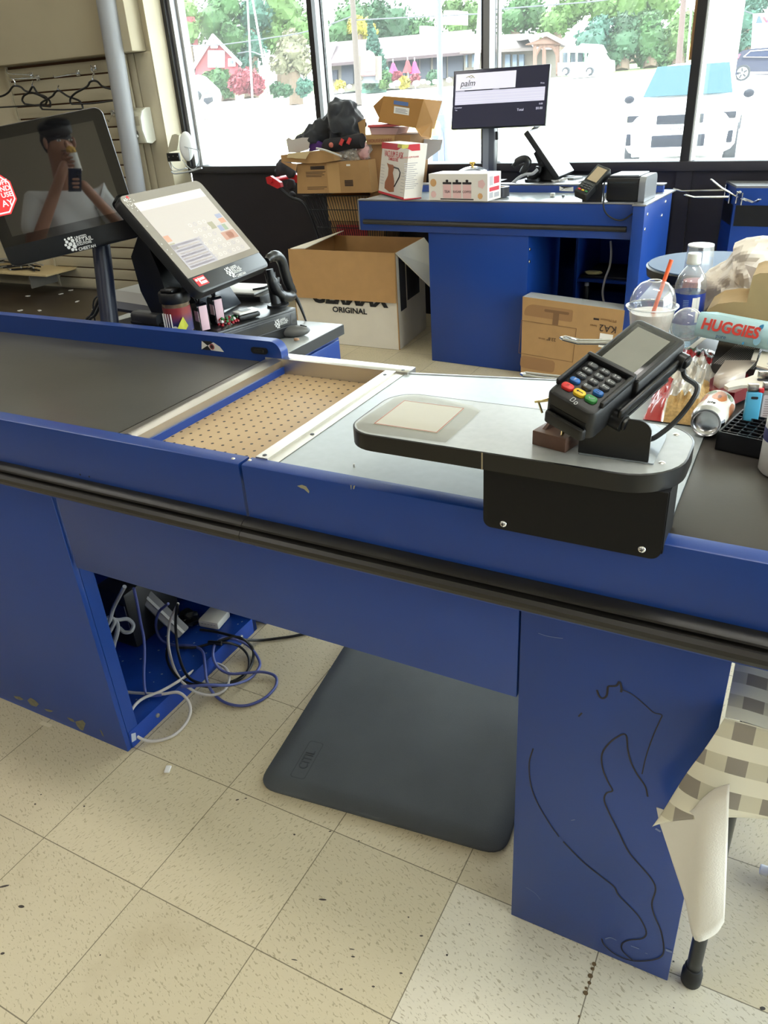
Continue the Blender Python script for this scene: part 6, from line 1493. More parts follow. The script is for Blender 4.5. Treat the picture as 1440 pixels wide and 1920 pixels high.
pts = [(640, 235), (580, 290), (565, 380), (600, 460), (680, 490), (790, 495), (850, 530), (865, 620), (880, 720), (930, 800), (1010, 850), (1120, 860), (1230, 815), (1300, 740), (1295, 680), (1220, 655), (1120, 660), (1020, 665), (950, 630), (915, 560), (930, 480), (990, 445), (1070, 460), (1150, 510), (1200, 590), (1190, 640), (1130, 700), (1020, 735), (880, 735), (720, 745)]
zz = [.22, .16, .10, .062, .06, .06, .06, .06, .05, .006, .005, .005, .005, .005, .008, .012, .015, .018, .03, .06, .06, .058, .05, .014, .008, .008, .01, .03, .06, .06]
cord('blue_cable', [onZ(*Z7(x, y), z) for (x, y), z in zip(pts, zz)], .0042, BCB, 'blue network cable coiled over the cabinet edge onto the floor tiles')
pts = [(428, 140), (450, 240), (470, 350), (490, 450), (494, 560), (490, 680), (500, 780), (530, 800), (600, 795)]
cord('blue_cable', [onZ(*Z7(x, y), z) for (x, y), z in zip(pts, (.34, .28, .22, .17, .13, .09, .062, .06, .06))], .004, BCB, 'single blue cable hanging straight down inside the left pedestal')
pts = [(695, 240), (685, 330), (688, 430), (700, 530), (730, 630), (780, 700), (870, 730), (1000, 725), (1090, 690), (1150, 610), (1160, 520), (1110, 460), (1040, 440), (900, 480), (800, 505), (700, 505)]
zz = [.25, .18, .12, .08, .062, .062, .055, .01, .008, .008, .012, .05, .058, .06, .06, .06]
cord('black_cable', [onZ(*Z7(x, y), z) for (x, y), z in zip(pts, zz)], .0042, KCB, 'black cable coiled among the blue loops at the cabinet edge')
pts = [(640, 470), (630, 560), (660, 640), (730, 710), (850, 740), (930, 742), (1060, 700), (1130, 640), (1130, 560), (1080, 500), (1000, 475), (930, 475)]
zz = [.06]*4+[.05, .012, .008, .008, .01, .03, .056, .06]
cord('black_cable', [onZ(*Z7(x, y), z) for (x, y), z in zip(pts, zz)], .0038, KCB, 'second black cable under the coil, ending in an inline plug')
cord('black_cable', [onZ(*Z7(x, y), z) for (x, y), z in zip([(835, 395), (940, 410), (1040, 435), (1100, 455), (1200, 460), (1310, 448), (1420, 432), (1560, 400)], (.06, .06, .058, .04, .006, .005, .005, .005))], .0042, KCB, 'straight black cable running from the white router across the floor tiles')
b = MB()
for a in (onZ(*Z7(925, 478), .064),): b.tube([a-V((.02, .005, 0)), a+V((.02, .008, 0))], .007, 8)
tag(b.obj('inline_plug', BLACK), 'black inline cord plug on the blue cabinet floor', 'plug')
# bundled grey power lead hanging on the left
q = lambda l, z: [onZ(*Z7(x, y), z) for x, y in l]
pts = [(372, 130), (340, 190), (300, 270), (280, 340), (240, 400), (225, 430), (250, 450), (290, 390), (310, 340), (275, 320), (240, 350), (225, 400), (245, 480), (270, 520), (310, 470), (330, 400), (325, 350), (290, 330), (330, 335), (390, 330), (425, 365), (410, 405), (370, 410), (335, 385), (315, 440), (290, 530), (268, 565), (300, 520), (318, 440)]
zz = [.40, .36, .31, .28, .25, .23, .22, .24, .26, .27, .26, .24, .20, .18, .20, .23, .25, .26, .25, .24, .22, .21, .21, .22, .20, .16, .14, .16, .2]
cord('grey_power_lead', [onZ(*Z7(x, y), z) for (x, y), z in zip(pts, zz)], .0056, GCB, 'thick grey power lead bundled in loops at the back of the left pedestal')
# adapters and boxes
up = thing('battery_backup', 'black battery backup unit standing on the cabinet floor behind the cables', 'battery backup', (-.26, .60, .052))
b = MB(); c_ = onZ(*Z7(400, 500), .0525); b.box(c_.x-.09, c_.x+.035, c_.y+.0, c_.y+.20, .0525, .25, bev=.012); b.obj('case', mat('ups_black', (26, 27, 30), .5), up)
b = MB(); b.box(c_.x-.02, c_.x+.028, c_.y-.003, c_.y+.0005, .12, .21, bev=.001); b.obj('label', mat('ups_label', (50, 52, 76), .4), up)
ps_ = thing('power_strip', 'silver-grey power strip leaning across the cabinet interior', 'power strip', onZ(*Z7(700, 400), .06))
sA, sB = onZ(*Z7(735, 415), .075), onZ(*Z7(500, 180), .23); sd_ = (sB-sA); sn = frame(sd_, (0, 0, 1), (.6, -.5, .6))
b = MB(Matrix.Translation(sA) @ sn.to_4x4()); L3 = sd_.length
b.box(0, L3, -.022, .022, -.018, .018, bev=.004); b.m(1).box(.0, L3, -.004, .004, .0182, .0205); b.obj('strip', [mat('strip_grey', (140, 140, 142), .4), mat('strip_white', (220, 220, 218), .3)], ps_)
ro = thing('network_router', 'small white network router box on the blue cabinet floor', 'router', onZ(*Z7(900, 375), .0525), rz(8))
ro.location = onZ(*Z7(905, 355), .06) + V((0, .01, 0)); ro.location.z = .0525; WM[ro.name] = Matrix.Translation(ro.location) @ rz(8).to_4x4()
b = MB(); b.box(-.036, .036, -.03, .045, .001, .028, bev=.006); b.m(1)
for i in range(5): b.box(-.024+i*.011, -.017+i*.011, -.0305, -.0302, .017, .0185)
b.obj('case', [mat('router_white', (214, 212, 204), .45), GREY], ro, world=False)
ad = thing('power_adapter', 'black power adapter with a crumpled bag lying between strip and router', 'adapter', onZ(*Z7(770, 340), .06))
b = MB(); p = onZ(*Z7(770, 330), .07); p.z = .075; b.blob(p, .032, 3, .6, 9, (1.1, 1, .7)); b.m(1).box(p.x-.03, p.x-.018, p.y-.03, p.y-.028, .085, .098, R=rz(30)); b.obj('adapter', [BLACK, PAPER], ad, smooth=40)
# ================================================================== front wall: hooks, hangers, dispensers, shelf
HB_ = mat('hanger_black', (24, 24, 26), .4)
YH = 4.40
def hanger(pts_neck, lo, ro_, bar, label, Y):
    t = thing('coat_hanger', label, 'coat hanger', onY(*pts_neck, Y), group='black hangers on the slatwall')
    b = MB(); b.tube(spline([onY(u, v, Y) for u, v in lo], 5), .008, 8); b.obj('arm_frame', HB_, t)
    b = MB(); b.tube(spline([onY(u, v, Y) for u, v in ro_], 5), .0055, 8); b.obj('hook', CHROME, t)
    b = MB(); b.tube(spline([onY(u, v, Y) for u, v in bar], 5), .006, 8); b.obj('trouser_bar', HB_, t)
    return t
s3 = lambda l: [(x/4.364, y/4.364) for x, y in l]
hanger((175, 150), s3([(922, 732), (840, 708), (800, 670), (765, 660), (735, 672), (710, 710), (620, 760), (580, 800), (575, 835), (590, 852)]), s3([(758, 655), (758, 620), (770, 603), (755, 585), (748, 560), (752, 548)]), s3([(590, 852), (760, 845), (935, 822)]), 'black hanger on a clear hook, rightmost of the four by the pole', 4.36)
hanger((109, 170), s3([(680, 890), (668, 850), (640, 820), (560, 790), (505, 755), (478, 740), (452, 755), (430, 785), (380, 815), (340, 840), (330, 870), (345, 892)]), s3([(475, 738), (472, 715), (480, 700)]), s3([(345, 895), (500, 898), (670, 892)]), 'lowest black hanger of the four, just above the customer display', 4.38)
hanger((61, 163), s3([(412, 870), (408, 830), (370, 790), (310, 765), (280, 720), (268, 708), (255, 725), (235, 758), (195, 785), (182, 820), (200, 848)]), s3([(265, 705), (262, 680), (268, 660)]), s3([(200, 850), (300, 862), (412, 874)]), 'small black hanger turned sideways between two others', 4.40)
hanger((28, 160), s3([(375, 850), (380, 815), (300, 770), (210, 745), (170, 712), (120, 702), (95, 720), (70, 755), (20, 785), (-60, 800)]), s3([(122, 700), (120, 670), (108, 645)]), s3([(375, 852), (180, 868), (-60, 882)]), 'leftmost black hanger cut off by the photo edge', 4.42)
def peg(u0, v0, u1, v1, Y0, l):
    t = thing('slatwall_hook', l, 'hook', onY(u0, v0, 4.57), group='thin slatwall hooks')
    p, q = onY(u0, v0, 4.568), onY(u1, v1, Y0); b = MB(); b.tube([p, q, q+V((0, -.01, .015))], .004, 6); b.obj('prong', CHROME, t)
    b = MB(); b.box(p.x-.02, p.x+.02, 4.560, 4.5695, p.z-.02, p.z+.02, bev=.002); b.obj('clip', CHROME, t)
peg(72, 146, 22, 148, 4.36, 'thin slatwall hook carrying the leftmost hanger')
peg(60, 141, 14, 138, 4.36, 'thin slatwall hook above the leftmost hanger, unused')
peg(147, 137, 102, 145, 4.36, 'thin slatwall hook behind the lowest hanger')
peg(178, 128, 172, 126, 4.34, 'short slatwall hook holding the rightmost hanger')
peg(212, 212, 204, 228, 4.40, 'clear plastic peg low beside the pole')
# low shelf with a pile of hangers on the left
sf = thing('wall_shelf', 'low pale wooden shelf on the wall left of the slatwall', 'shelf', (-5.6, 4.40, .2))
za = .205
b = MB(); b.box(-6.6, -4.80, 4.22, 4.598, za-.018, za, bev=.002); b.obj('board', mat('pale_board', (206, 184, 138), .5), sf)
b = MB(); b.box(-5.10, -5.085, 4.26, 4.597, .06, za-.0185); b.obj('bracket', mat('bracket_grey', (120, 116, 108), .5), sf)
rh = random.Random(9)
for i in range(22):
    x = -6.3+rh.random()*1.25; y = 4.30+rh.random()*.2; a = rh.uniform(-.5, .5); z = za+.008+.010*(i//4)
    b = MB(); b.tube([(x-.17*cos(a), y-.17*sin(a), z), (x-.02, y+.05, z+.006), (x, y+.07, z+.008), (x+.02, y+.05, z+.006), (x+.17*cos(a), y+.17*sin(a), z+.004)], .008, 6)
    tag(b.obj('coat_hanger', HB_ if i % 3 else mat('hanger_silver', (150, 148, 140), .35)), 'loose clothes hanger in the heap on the low wooden shelf', 'coat hanger', 'loose hangers on the low shelf')
# soap dispenser on the pier
sdp = thing('soap_dispenser', 'cream wall dispenser with a bright side on the white pier', 'soap dispenser', (-3.55, 4.55, 1.36))
d0, d1_, d2_, d3_ = onY(259, 207, 4.50), onY(283, 202, 4.50), onY(296, 268, 4.50), onY(277, 265, 4.50)
x0_, x1_, z0_, z1_ = -3.66, -3.53, 1.232, 1.492
DSP = mat('dispenser_cream', (206, 200, 176), .4); 
b = MB(); pf = [(4.58, z0_+.02), (4.53, z0_), (4.47, z0_+.01), (4.445, z0_+.10), (4.45, z0_+.19), (4.48, z1_-.02), (4.53, z1_), (4.58, z1_)]
b.prism(pf, x0_, x1_, lambda y, z, x: (x, y, z)); b.obj('cover', DSP, sdp, smooth=40)
b = MB(); b.prism(pf, x1_+.0005, x1_+.012, lambda y, z, x: (x, 4.515+(y-4.515)*.97, z0_+.13+(z-z0_-.13)*.985)); b.obj('side_panel', mat('dispenser_white', (226, 226, 214), .3), sdp, smooth=40)
b = MB(); cc_ = V(((x0_+x1_)/2+.012, 4.446, z0_+.075)); b.lathe([(.020, -.002), (.022, .002), (.016, .004), (0, .004)], 20, cc_, lambda x, y, z: V((x*.75, -z, y*1.35))); b.m(1).blob(cc_+V((.002, -.004, -.014)), .012, 2); b.obj('push_button', [mat('dispenser_hole', (96, 92, 84), .5), WHITE], sdp)
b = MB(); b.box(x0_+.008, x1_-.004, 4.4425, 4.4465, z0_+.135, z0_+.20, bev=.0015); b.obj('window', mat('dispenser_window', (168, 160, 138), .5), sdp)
# broken wire dispenser beside the frame
wd = thing('wire_dispenser', 'broken white dispenser with a hanging wire basket at the window frame', 'dispenser', onY(340, 285, 4.55))
YD = 4.50
P9 = lambda x, y: (240+x/9, 180+y/9)
b = MB(); b.prism([(x, z) for x, z in [((onY(*P9(x, y), YD)).x, (onY(*P9(x, y), YD)).z) for x, y in ((662, 955), (700, 790), (740, 660), (790, 640), (860, 660), (850, 800), (830, 910))]], YD, YD+.05, lambda x, z, y: (x, y, z)); b.obj('cream_bracket', DSP, wd, smooth=40)
b = MB(); hp_ = onY(*P9(990, 850), YD-.02); b.X = Matrix.Translation(hp_) @ frame((1, 0, 0), (0, .2, 1), (.45, -.9, .1)).to_4x4(); b.lathe([(0, .03), (.055, .028), (.07, .018), (.078, 0), (.076, -.01)], 32, fn=lambda x, y, z: V((x*.72, y*1.35, z))); b.obj('white_cover', mat('cover_white', (234, 236, 236), .35), wd)
b = MB(); pA_, pB_ = onY(*P9(655, 965), YD-.005), onY(*P9(880, 1100), YD-.005); b.box(pA_.x, pB_.x, YD-.012, YD+.006, pB_.z, pA_.z, bev=.002); b.m(1)
for x, y in ((690, 1030), (760, 1015), (835, 1022)):
    p = onY(*P9(x, y), YD-.014); b.cyl((p.x, YD-.0135, p.z), (p.x, YD-.012, p.z), .004, seg=8)
b.obj('black_plate', [BLACK, CHROME], wd)
b = MB()
WR = lambda l, Y: spline([onY(*P9(x, y), Y) for x, y in l], 5)
b.tube(WR([(900, 840), (1000, 870), (1120, 895), (1190, 925), (1200, 1000), (1195, 1120), (1140, 1220), (1070, 1235), (1000, 1180), (920, 1080)], YD-.05), .003, 6)
b.tube(WR([(690, 1120), (740, 1240), (800, 1270), (960, 1230), (1000, 1220)], YD-.03), .003, 6); b.tube(WR([(720, 1110), (770, 1200), (860, 1240), (980, 1215)], YD-.01), .003, 6)
b.tube(WR([(730, 1275), (790, 1310), (960, 1290), (1120, 1250), (1245, 1215)], YD-.06), .006, 8); b.tube(WR([(1020, 870), (1040, 1000), (1045, 1080)], YD-.06), .003, 6)
b.obj('wire_basket', mat('wire_white', (206, 212, 218), .3, metal=.4), wd)
# ================================================================== outside: lot, road verge, buildings, trees, cars
def gz(Y):
    P = ((5, -.15), (17, -.12), (32, .75), (47, 1.2), (62, 1.75), (80, 2.35), (140, 4.2))
    if Y <= P[0][0]: return P[0][1]
    for (a, za), (c, zc) in zip(P, P[1:]):
        if Y <= c: return za+(zc-za)*(Y-a)/(c-a)
    return P[-1][1]
def onG(u, v):
    d = ray(u, v); D = 5.
    while D < 120:
        p = CAM+d*D
        if p.z <= gz(p.y): return p, D
        D += .25
    return CAM+d*70, 70
LOT = mat('concrete_lot', (206, 204, 198), .8, var=.05, vscale=.6)
VERGE = mat('dry_verge', (168, 164, 100), .9, var=.1, vscale=1.2)
b = MB(); ys = [4.9, 8, 12, 17, 22, 27, 32, 40, 47, 55, 62, 70, 80, 110, 140]
def strip(y0, y1, m):
    b.m(m).poly([(-140, y0, gz(y0)), (60, y0, gz(y0)), (60, y1, gz(y1)), (-140, y1, gz(y1))])
b.m(0).poly([(5.12, -30, -.15), (60, -30, -.15), (60, 4.9, -.15), (5.12, 4.9, -.15)])
for y0, y1 in zip(ys, ys[1:]): strip(y0, y1, 1 if y0 == 22 else 2 if y0 >= 62 else 0)
struct(b.obj('ground', [LOT, VERGE, mat('lawn', (84, 104, 50), .9, var=.1, vscale=.5)], smooth=0))
# white pillar out in the lot
q0_, q1_ = atD(1332, 60, 24), atD(1387, 60, 24)
b = MB(); b.box(q0_.x, q1_.x, q0_.y, q0_.y+.8, gz(q0_.y)-.2, q0_.z+3, bev=.02); tag(b.obj('white_pillar', mat('column_white', (244, 243, 240), .6)), 'broad white pillar rising behind the white car in the rightmost window', 'pillar')
# ---------------------------------------------------------------- trees
rt = random.Random(21)
def leafmat(n, c): return mat(n, c, .75, var=.35, vscale=.6)
GRN = [leafmat('leaf_green', (48, 80, 36)), leafmat('leaf_dark', (38, 70, 40)), leafmat('leaf_light', (70, 96, 42)), leafmat('leaf_red', (112, 44, 52)), leafmat('leaf_grey', (108, 106, 80)), leafmat('leaf_yellow', (150, 138, 52)), leafmat('leaf_teal', (44, 80, 64))]
BARK = mat('bark', (92, 76, 60), .9)
def leaves(b, c, r, n, s, sq=.85):
    for _ in range(n):
        d = V((rt.gauss(0, 1), rt.gauss(0, 1), rt.gauss(0, 1))).normalized(); q = c+V((d.x, d.y, d.z*sq))*r*(rt.random()**.45)
        a = V((rt.gauss(0, 1), rt.gauss(0, 1), rt.gauss(0, 1))).normalized(); e = a.orthogonal().normalized(); w = a.cross(e); k = s*(.6+.8*rt.random())
        b.poly([q-e*k, q-w*k*.6, q+e*k, q+w*k*.6])
def tree(name, label, D, blobs, base, m, n=520, leaf=.0105, trunk=.010, cat='tree', group=None, core=.72):
    """crown of leaf sprays round some pixel-measured centres standing at depth D"""
    g = atD(*base, D); g.z = min(g.z, gz(g.y)+.0) if g.z < gz(g.y)+3 else gz(g.y); g.z = gz(g.y)
    t = thing(name, label, cat, g, group=group); k = D/1438
    b = MB(); 
    for (u, v, r) in blobs: leaves(b, atD(u, v, D), r*k, n, leaf*D*.28)
    for i, (u, v, r) in enumerate(blobs): b.blob(atD(u, v, D), r*k*core, 2, .35, i+int(u), (1, 1, .9), 3)
    b.obj('foliage', m, t, smooth=0)
    if trunk:
        b = MB(); c = atD(*blobs[0][:2], D); b.tube([g-V((0, 0, .1)), g.lerp(c, .5)+V((.1, 0, 0)), c], [trunk*D, trunk*D*.8, trunk*D*.4], 8); b.obj('trunk', BARK, t)
    return t
GT = 'leafy trees beyond the road'
tree('tree', 'tall green tree right behind the red gabled house', 66, [(400, 45, 46), (420, 10, 40), (432, 70, 34)], (425, 165), GRN[0], group=GT)
tree('tree', 'dark green tree between the red house and the window mullion', 68, [(470, 30, 44), (466, 90, 38), (455, 130, 30)], (470, 175), GRN[6], group=GT)
tree('tree', 'sunlit tree rising behind the grey-leaved round tree', 70, [(530, 20, 52), (560, 60, 40), (510, 70, 36)], (530, 170), GRN[2], group=GT)
tree('tree', 'pale sunlit tree at the far left edge of the first window', 64, [(352, 60, 30), (345, 20, 34)], (352, 165), GRN[2], group=GT, n=300)
tree('tree', 'round tree with dusty grey-brown leaves by the road', 48, [(548, 100, 36), (528, 118, 24), (566, 122, 26), (548, 80, 26)], (553, 170), GRN[4], group=GT)
tree('shrub', 'tall green rounded shrub beside the parked white van', 46, [(412, 152, 26), (395, 150, 18), (425, 165, 20)], (412, 187), GRN[0], cat='shrub', trunk=0)
tree('shrub', 'dark red-leaved bush next to the tall green shrub', 45, [(463, 150, 26), (448, 158, 20), (478, 160, 20)], (463, 186), GRN[3], cat='shrub', trunk=0)
tree('shrub', 'low green bush under the grey-leaved round tree', 46, [(518, 168, 15), (536, 170, 12)], (520, 182), GRN[1], cat='shrub', trunk=0, n=300)
tree('shrub', 'pale bluish bush at the right edge of the first window', 46, [(572, 160, 16), (566, 170, 12)], (570, 178), GRN[6], cat='shrub', trunk=0, n=300)
tree('tree', 'big leafy tree behind the left roof of the long building', 82, [(640, 65, 40), (660, 35, 40), (625, 90, 26)], (640, 150), GRN[0], group=GT)
tree('tree', 'broad dark tree in the middle behind the long building', 84, [(740, 50, 46), (760, 85, 30), (715, 75, 30), (705, 30, 34)], (735, 150), GRN[1], group=GT)
tree('tree', 'yellow-green tree top showing between the wooden pole and the conifer', 80, [(672, 50, 22), (690, 60, 18)], (675, 150), GRN[5], group=GT, n=380)
tree('tree', 'sloping tree crown above the roof right of the broad dark tree', 84, [(790, 60, 32), (812, 75, 24)], (800, 150), GRN[0], group=GT)
tree('tree', 'light green tree behind the right half of the long building', 82, [(862, 50, 30), (885, 30, 34), (850, 20, 24)], (870, 150), GRN[2], group=GT)
tree('tree', 'leafy tree above the porch gable of the long building', 80, [(960, 40, 36), (1000, 30, 34), (975, 15, 30)], (980, 140), GRN[0], group=GT)
tree('tree', 'bright tree left of the tall hedge of trees', 76, [(1040, 45, 34), (1062, 25, 30), (1080, 15, 30)], (1050, 140), GRN[2], group=GT)
for l, bl, m in (('first crown of the dense tree row behind the white truck', [(1110, 85, 40), (1095, 110, 28), (1125, 55, 28)], 6), ('second crown of the dense tree row, above the white car roof', [(1165, 85, 44), (1150, 110, 30), (1170, 50, 30)], 1),
                 ('third crown of the dense tree row, left of the wooden pole', [(1218, 80, 44), (1225, 110, 30), (1215, 45, 30)], 0), ('last crown of the dense tree row, behind the right wooden pole', [(1268, 80, 38), (1280, 50, 34), (1262, 112, 26)], 2)):
    tree('tree', l, 58, bl, (bl[0][0], 142), GRN[m], group='dense tree row')
tree('tree', 'tall sunlit tree high above the dense tree row', 75, [(1180, 10, 44), (1240, 5, 44), (1130, 15, 36)], (1190, 130), GRN[2], group=GT)
tree('tree', 'dark tree behind the dark blue car', 56, [(1398, 40, 34), (1392, 85, 30), (1410, 10, 30), (1430, 60, 30)], (1398, 128), GRN[6], group=GT)
cf = thing('conifer', 'pointed blue-green conifer before the long building', 'tree', atD(705, 152, 54))
b = MB(); ap = atD(694, 42, 54); bs_ = atD(708, 158, 54); kk = 54/1438
for i in range(24):
    t = i/23; c = ap.lerp(bs_, t); R_ = (2+27*t)*kk; leaves(b, c, R_, 80+int(200*t), .17, .35)
b.lathe([(0, 0), (25*kk, -116*kk)], 14, ap); b.obj('foliage', GRN[6], cf, smooth=0)
for i, (u, v, r, m, l) in enumerate(((637, 160, 10, 5, 'small yellow bush at the foot of the wooden pole'), (723, 145, 13, 0, 'green clump at the foot of the conifer'), (757, 155, 12, 5, 'golden bush among the white rocks'), (720, 158, 9, 2, 'low pale bush left of the white rocks'), (695, 158, 9, 1, 'dark low bush under the roadside sign'), (745, 144, 10, 3, 'reddish flowers below the leftmost closed parasol'), (778, 148, 9, 3, 'reddish flowers below the right closed parasols'), (812, 145, 14, 1, 'dark green bush before the dark patio'))):
    tree('shrub', l, 50-.0*i, [(u, v, r)], (u, v+r), GRN[m], cat='shrub', trunk=0, n=260, group='garden bushes before the long building')
for i, (u, v, r) in enumerate(((735, 160, 5), (745, 156, 6), (780, 156, 6), (793, 153, 5), (803, 155, 4), (816, 153, 5), (842, 150, 5), (622, 166, 5), (655, 162, 4), (640, 170, 5))):
    p = atD(u, v, 48); b = MB(); b.blob(p, r*48/1438, 2, .3, i, (1.2, 1, .8)); tag(b.obj('garden_rock', mat('rock_white', (214, 210, 204), .8)), 'white garden rock along the verge before the long building', 'rock', 'white garden rocks')
# ---------------------------------------------------------------- house, long building
hs = thing('house', 'small red gabled house with a grey roof and white panels', 'house', atD(405, 165, 60))
Dh = 58; ROOF = mat('roof_slate', (84, 90, 100), .8); RW = mat('red_siding', (124, 52, 58), .8); WT = mat('trim_white', (236, 234, 230), .6)
bk = V((-5.5, 6.5, 0))
b = MB(); F5 = [atD(u, v, Dh) for u, v in ((367, 168), (445, 168), (447, 120), (399, 70), (367, 124))]
A = [b.v(p) for p in F5]; B = [b.v(p+bk) for p in F5]; b.f(A); b.f(B[::-1])
for i in range(5): b.f([A[i], A[(i+1) % 5], B[(i+1) % 5], B[i]])
b.obj('walls', RW, hs, smooth=0)
for nm, e0, e1 in (('roof', (362, 126), (399, 64)), ('roof', (399, 64), (453, 121))):
    b = MB(); b.poly([atD(*e0, Dh-.3), atD(*e1, Dh-.3), atD(*e1, Dh-.3)+bk, atD(*e0, Dh-.3)+bk]); b.obj(nm, ROOF, hs, smooth=0, solid=.12)
for e0, e1 in (((362, 127), (400, 66)), ((398, 66), (452, 121))):
    b = MB(); b.tube([atD(*e0, Dh-.45), atD(*e1, Dh-.45)], .13, 4); b.obj('barge_board', WT, hs)
def flat(u0, v0, u1, v1, D, t=.08):
    b = MB(); P = [atD(u, v, D) for u, v in ((u0, v0), (u1, v0), (u1, v1), (u0, v1))]; A = [b.v(p) for p in P]; B = [b.v(p+V((0, t, 0))) for p in P]; b.f(A); b.f(B[::-1])
    for i in range(4): b.f([A[i], A[(i+1) % 4], B[(i+1) % 4], B[i]])
    return b
flat(390, 95, 420, 126, Dh-.2).obj('white_panel', WT, hs, smooth=0); flat(395, 75, 407, 90, Dh-.2).obj('window', WT, hs, smooth=0); flat(428, 110, 440, 124, Dh-.2).obj('window', WT, hs, smooth=0)
flat(431, 113, 436, 120, Dh-.35).obj('pane', mat('pane_dark', (70, 80, 92), .2), hs, smooth=0)
b = MB(); c0_ = atD(360, 64, 64); b.box(c0_.x-.3, c0_.x+.3, c0_.y-.3, c0_.y+.3, c0_.z-.8, c0_.z+1.2); b.obj('chimney', RW, hs, smooth=0)
PL = thing('long_building', 'long low building with a mauve-brown roof and dark patio across the road', 'building', atD(780, 165, 60))
Dl, Dr = 60, 54
def pp(u, v, off=0): t = (u-600)/400; return atD(u, v, Dl+(Dr-Dl)*t+off)
PRF = mat('roof_mauve', (78, 64, 66), .85, var=.06, vscale=.4); PWL = mat('wall_stone', (98, 90, 78), .85); DK = mat('patio_dark', (26, 30, 42), .6)
b = MB(); f_ = [pp(596, 172), pp(925, 160), pp(925, 98), pp(596, 122)]; A = [b.v(p) for p in f_]; B = [b.v(p+V((1, 8, 0))) for p in f_]; b.f(A); b.f(B[::-1])
for i in range(4): b.f([A[i], A[(i+1) % 4], B[(i+1) % 4], B[i]])
b.obj('wall', PWL, PL, smooth=0)
b = MB(); b.poly([pp(592, 124, -1), pp(885, 99, -1), pp(885, 58, 5), pp(620, 82, 5), pp(596, 86, 3)]); b.obj('roof', PRF, PL, smooth=0, solid=.2)
b = MB(); b.poly([pp(592, 122, -1.2), pp(615, 120, -1.2), pp(632, 80, 2), pp(605, 84, 2)]); b.obj('hip_roof', mat('roof_pale', (130, 120, 116), .85), PL, smooth=0, solid=.2)
b = MB(); b.poly([pp(862, 98, -1.5), pp(1000, 92, -1.5), pp(985, 66, 3), pp(890, 70, 3)]); b.obj('roof_wing', mat('roof_wing', (104, 94, 90), .85), PL, smooth=0, solid=.2)
for (u0, v0, u1, v1) in ((618, 132, 632, 150), (640, 120, 662, 158), (728, 112, 760, 150), (764, 110, 784, 150), (788, 108, 806, 148), (812, 106, 836, 148), (840, 104, 868, 144)):
    b = MB(); P = [pp(u0, v0, -.25), pp(u1, v0-1, -.25), pp(u1, v1-1, -.25), pp(u0, v1, -.25)]; A = [b.v(p) for p in P]; B = [b.v(p+V((0, .2, 0))) for p in P]; b.f(A); b.f(B[::-1])
    for i in range(4): b.f([A[i], A[(i+1) % 4], B[(i+1) % 4], B[i]])
    b.obj('opening', DK, PL, smooth=0)
b = MB(); f_ = [pp(870, 160, -.5), pp(1000, 150, -.5), pp(1000, 92, -.5), pp(870, 98, -.5)]; A = [b.v(p) for p in f_]; B = [b.v(p+V((1, 7, 0))) for p in f_]; b.f(A); b.f(B[::-1])
for i in range(4): b.f([A[i], A[(i+1) % 4], B[(i+1) % 4], B[i]])
b.obj('wing_wall', PWL, PL, smooth=0)
for (u0, u1) in ((873, 876), (885, 891), (930, 940), (947, 956), (961, 969), (973, 982)):
    b = MB(); P = [pp(u0, 102, -.8), pp(u1, 102, -.8), pp(u1, 126, -.8), pp(u0, 126, -.8)]; A = [b.v(p) for p in P]; B = [b.v(p+V((0, .2, 0))) for p in P]; b.f(A); b.f(B[::-1])
    for i in range(4): b.f([A[i], A[(i+1) % 4], B[(i+1) % 4], B[i]])
    b.obj('window', mat('pane_grey', (78, 90, 102), .3), PL, smooth=0)
for (u, v, w_, h_) in ((795, 57, 8, 8), (846, 40, 14, 20)):
    b = flat(u-w_, v-h_, u+w_, v+6, 64, 2.); b.obj('roof_unit', WT, PL, smooth=0)
po = thing('timber_porch', 'brown timber gabled porch at the right end of the long building', 'porch', atD(1022, 140, 52))
TMB = mat('timber', (98, 72, 58), .8)
b = MB()
for q in ([(1003, 130), (1003, 84)], [(1046, 140), (1045, 88)], [(1020, 128), (1020, 84)]): b.tube([atD(u, v, 51) for u, v in q], .14, 6)
b.tube([atD(1000, 84, 51), atD(1050, 82, 51)], .14, 6); b.tube(spline([atD(u, v, 51) for u, v in ((1004, 104), (1012, 90), (1026, 86), (1038, 90), (1045, 104))], 5), .12, 6)
b.obj('frame', TMB, po)
for e0, e1 in (((975, 72), (1026, 64)), ((1026, 64), (1064, 84))):
    b = MB(); b.poly([atD(*e0, 50.5), atD(*e1, 50.5), atD(e1[0]-8, e1[1]+1, 56), atD(e0[0]-8, e0[1]+1, 56)]); b.obj('roof', MATS['roof_wing'], po, smooth=0, solid=.25)
b = MB(); b.poly([atD(u, v, 50.8) for u, v in ((985, 84), (1026, 68), (1050, 82))]); b.obj('gable', TMB, po, smooth=0, solid=.1)
sg_ = thing('roadside_sign', 'arched pinkish roadside sign between stone pillars before the long building', 'sign', atD(689, 160, 46))
b = MB(); b.poly([atD(u, v, 46) for u, v in ((676, 142), (704, 140), (704, 108), (700, 100), (692, 96), (684, 98), (677, 106))]); b.obj('board', mat('sign_pink', (140, 108, 108), .6), sg_, smooth=0, solid=.2)
for u in (674, 707): flat(u-3, 105, u+3, 150, 46, .4).obj('pillar', PWL, sg_, smooth=0)
flat(678, 142, 704, 156, 46.2, .5).obj('plinth', mat('plinth_dark', (104, 104, 108), .8), sg_, smooth=0)
b = MB(); b.poly([atD(u, v, 45.7) for u, v in ((682, 128), (690, 122), (700, 128), (703, 134), (680, 134))]); b.poly([atD(u, v, 45.7) for u, v in ((686, 106), (692, 101), (698, 108))]); b.obj('painted_shapes', mat('sign_rose', (140, 84, 82), .6), sg_, smooth=0, solid=.03)
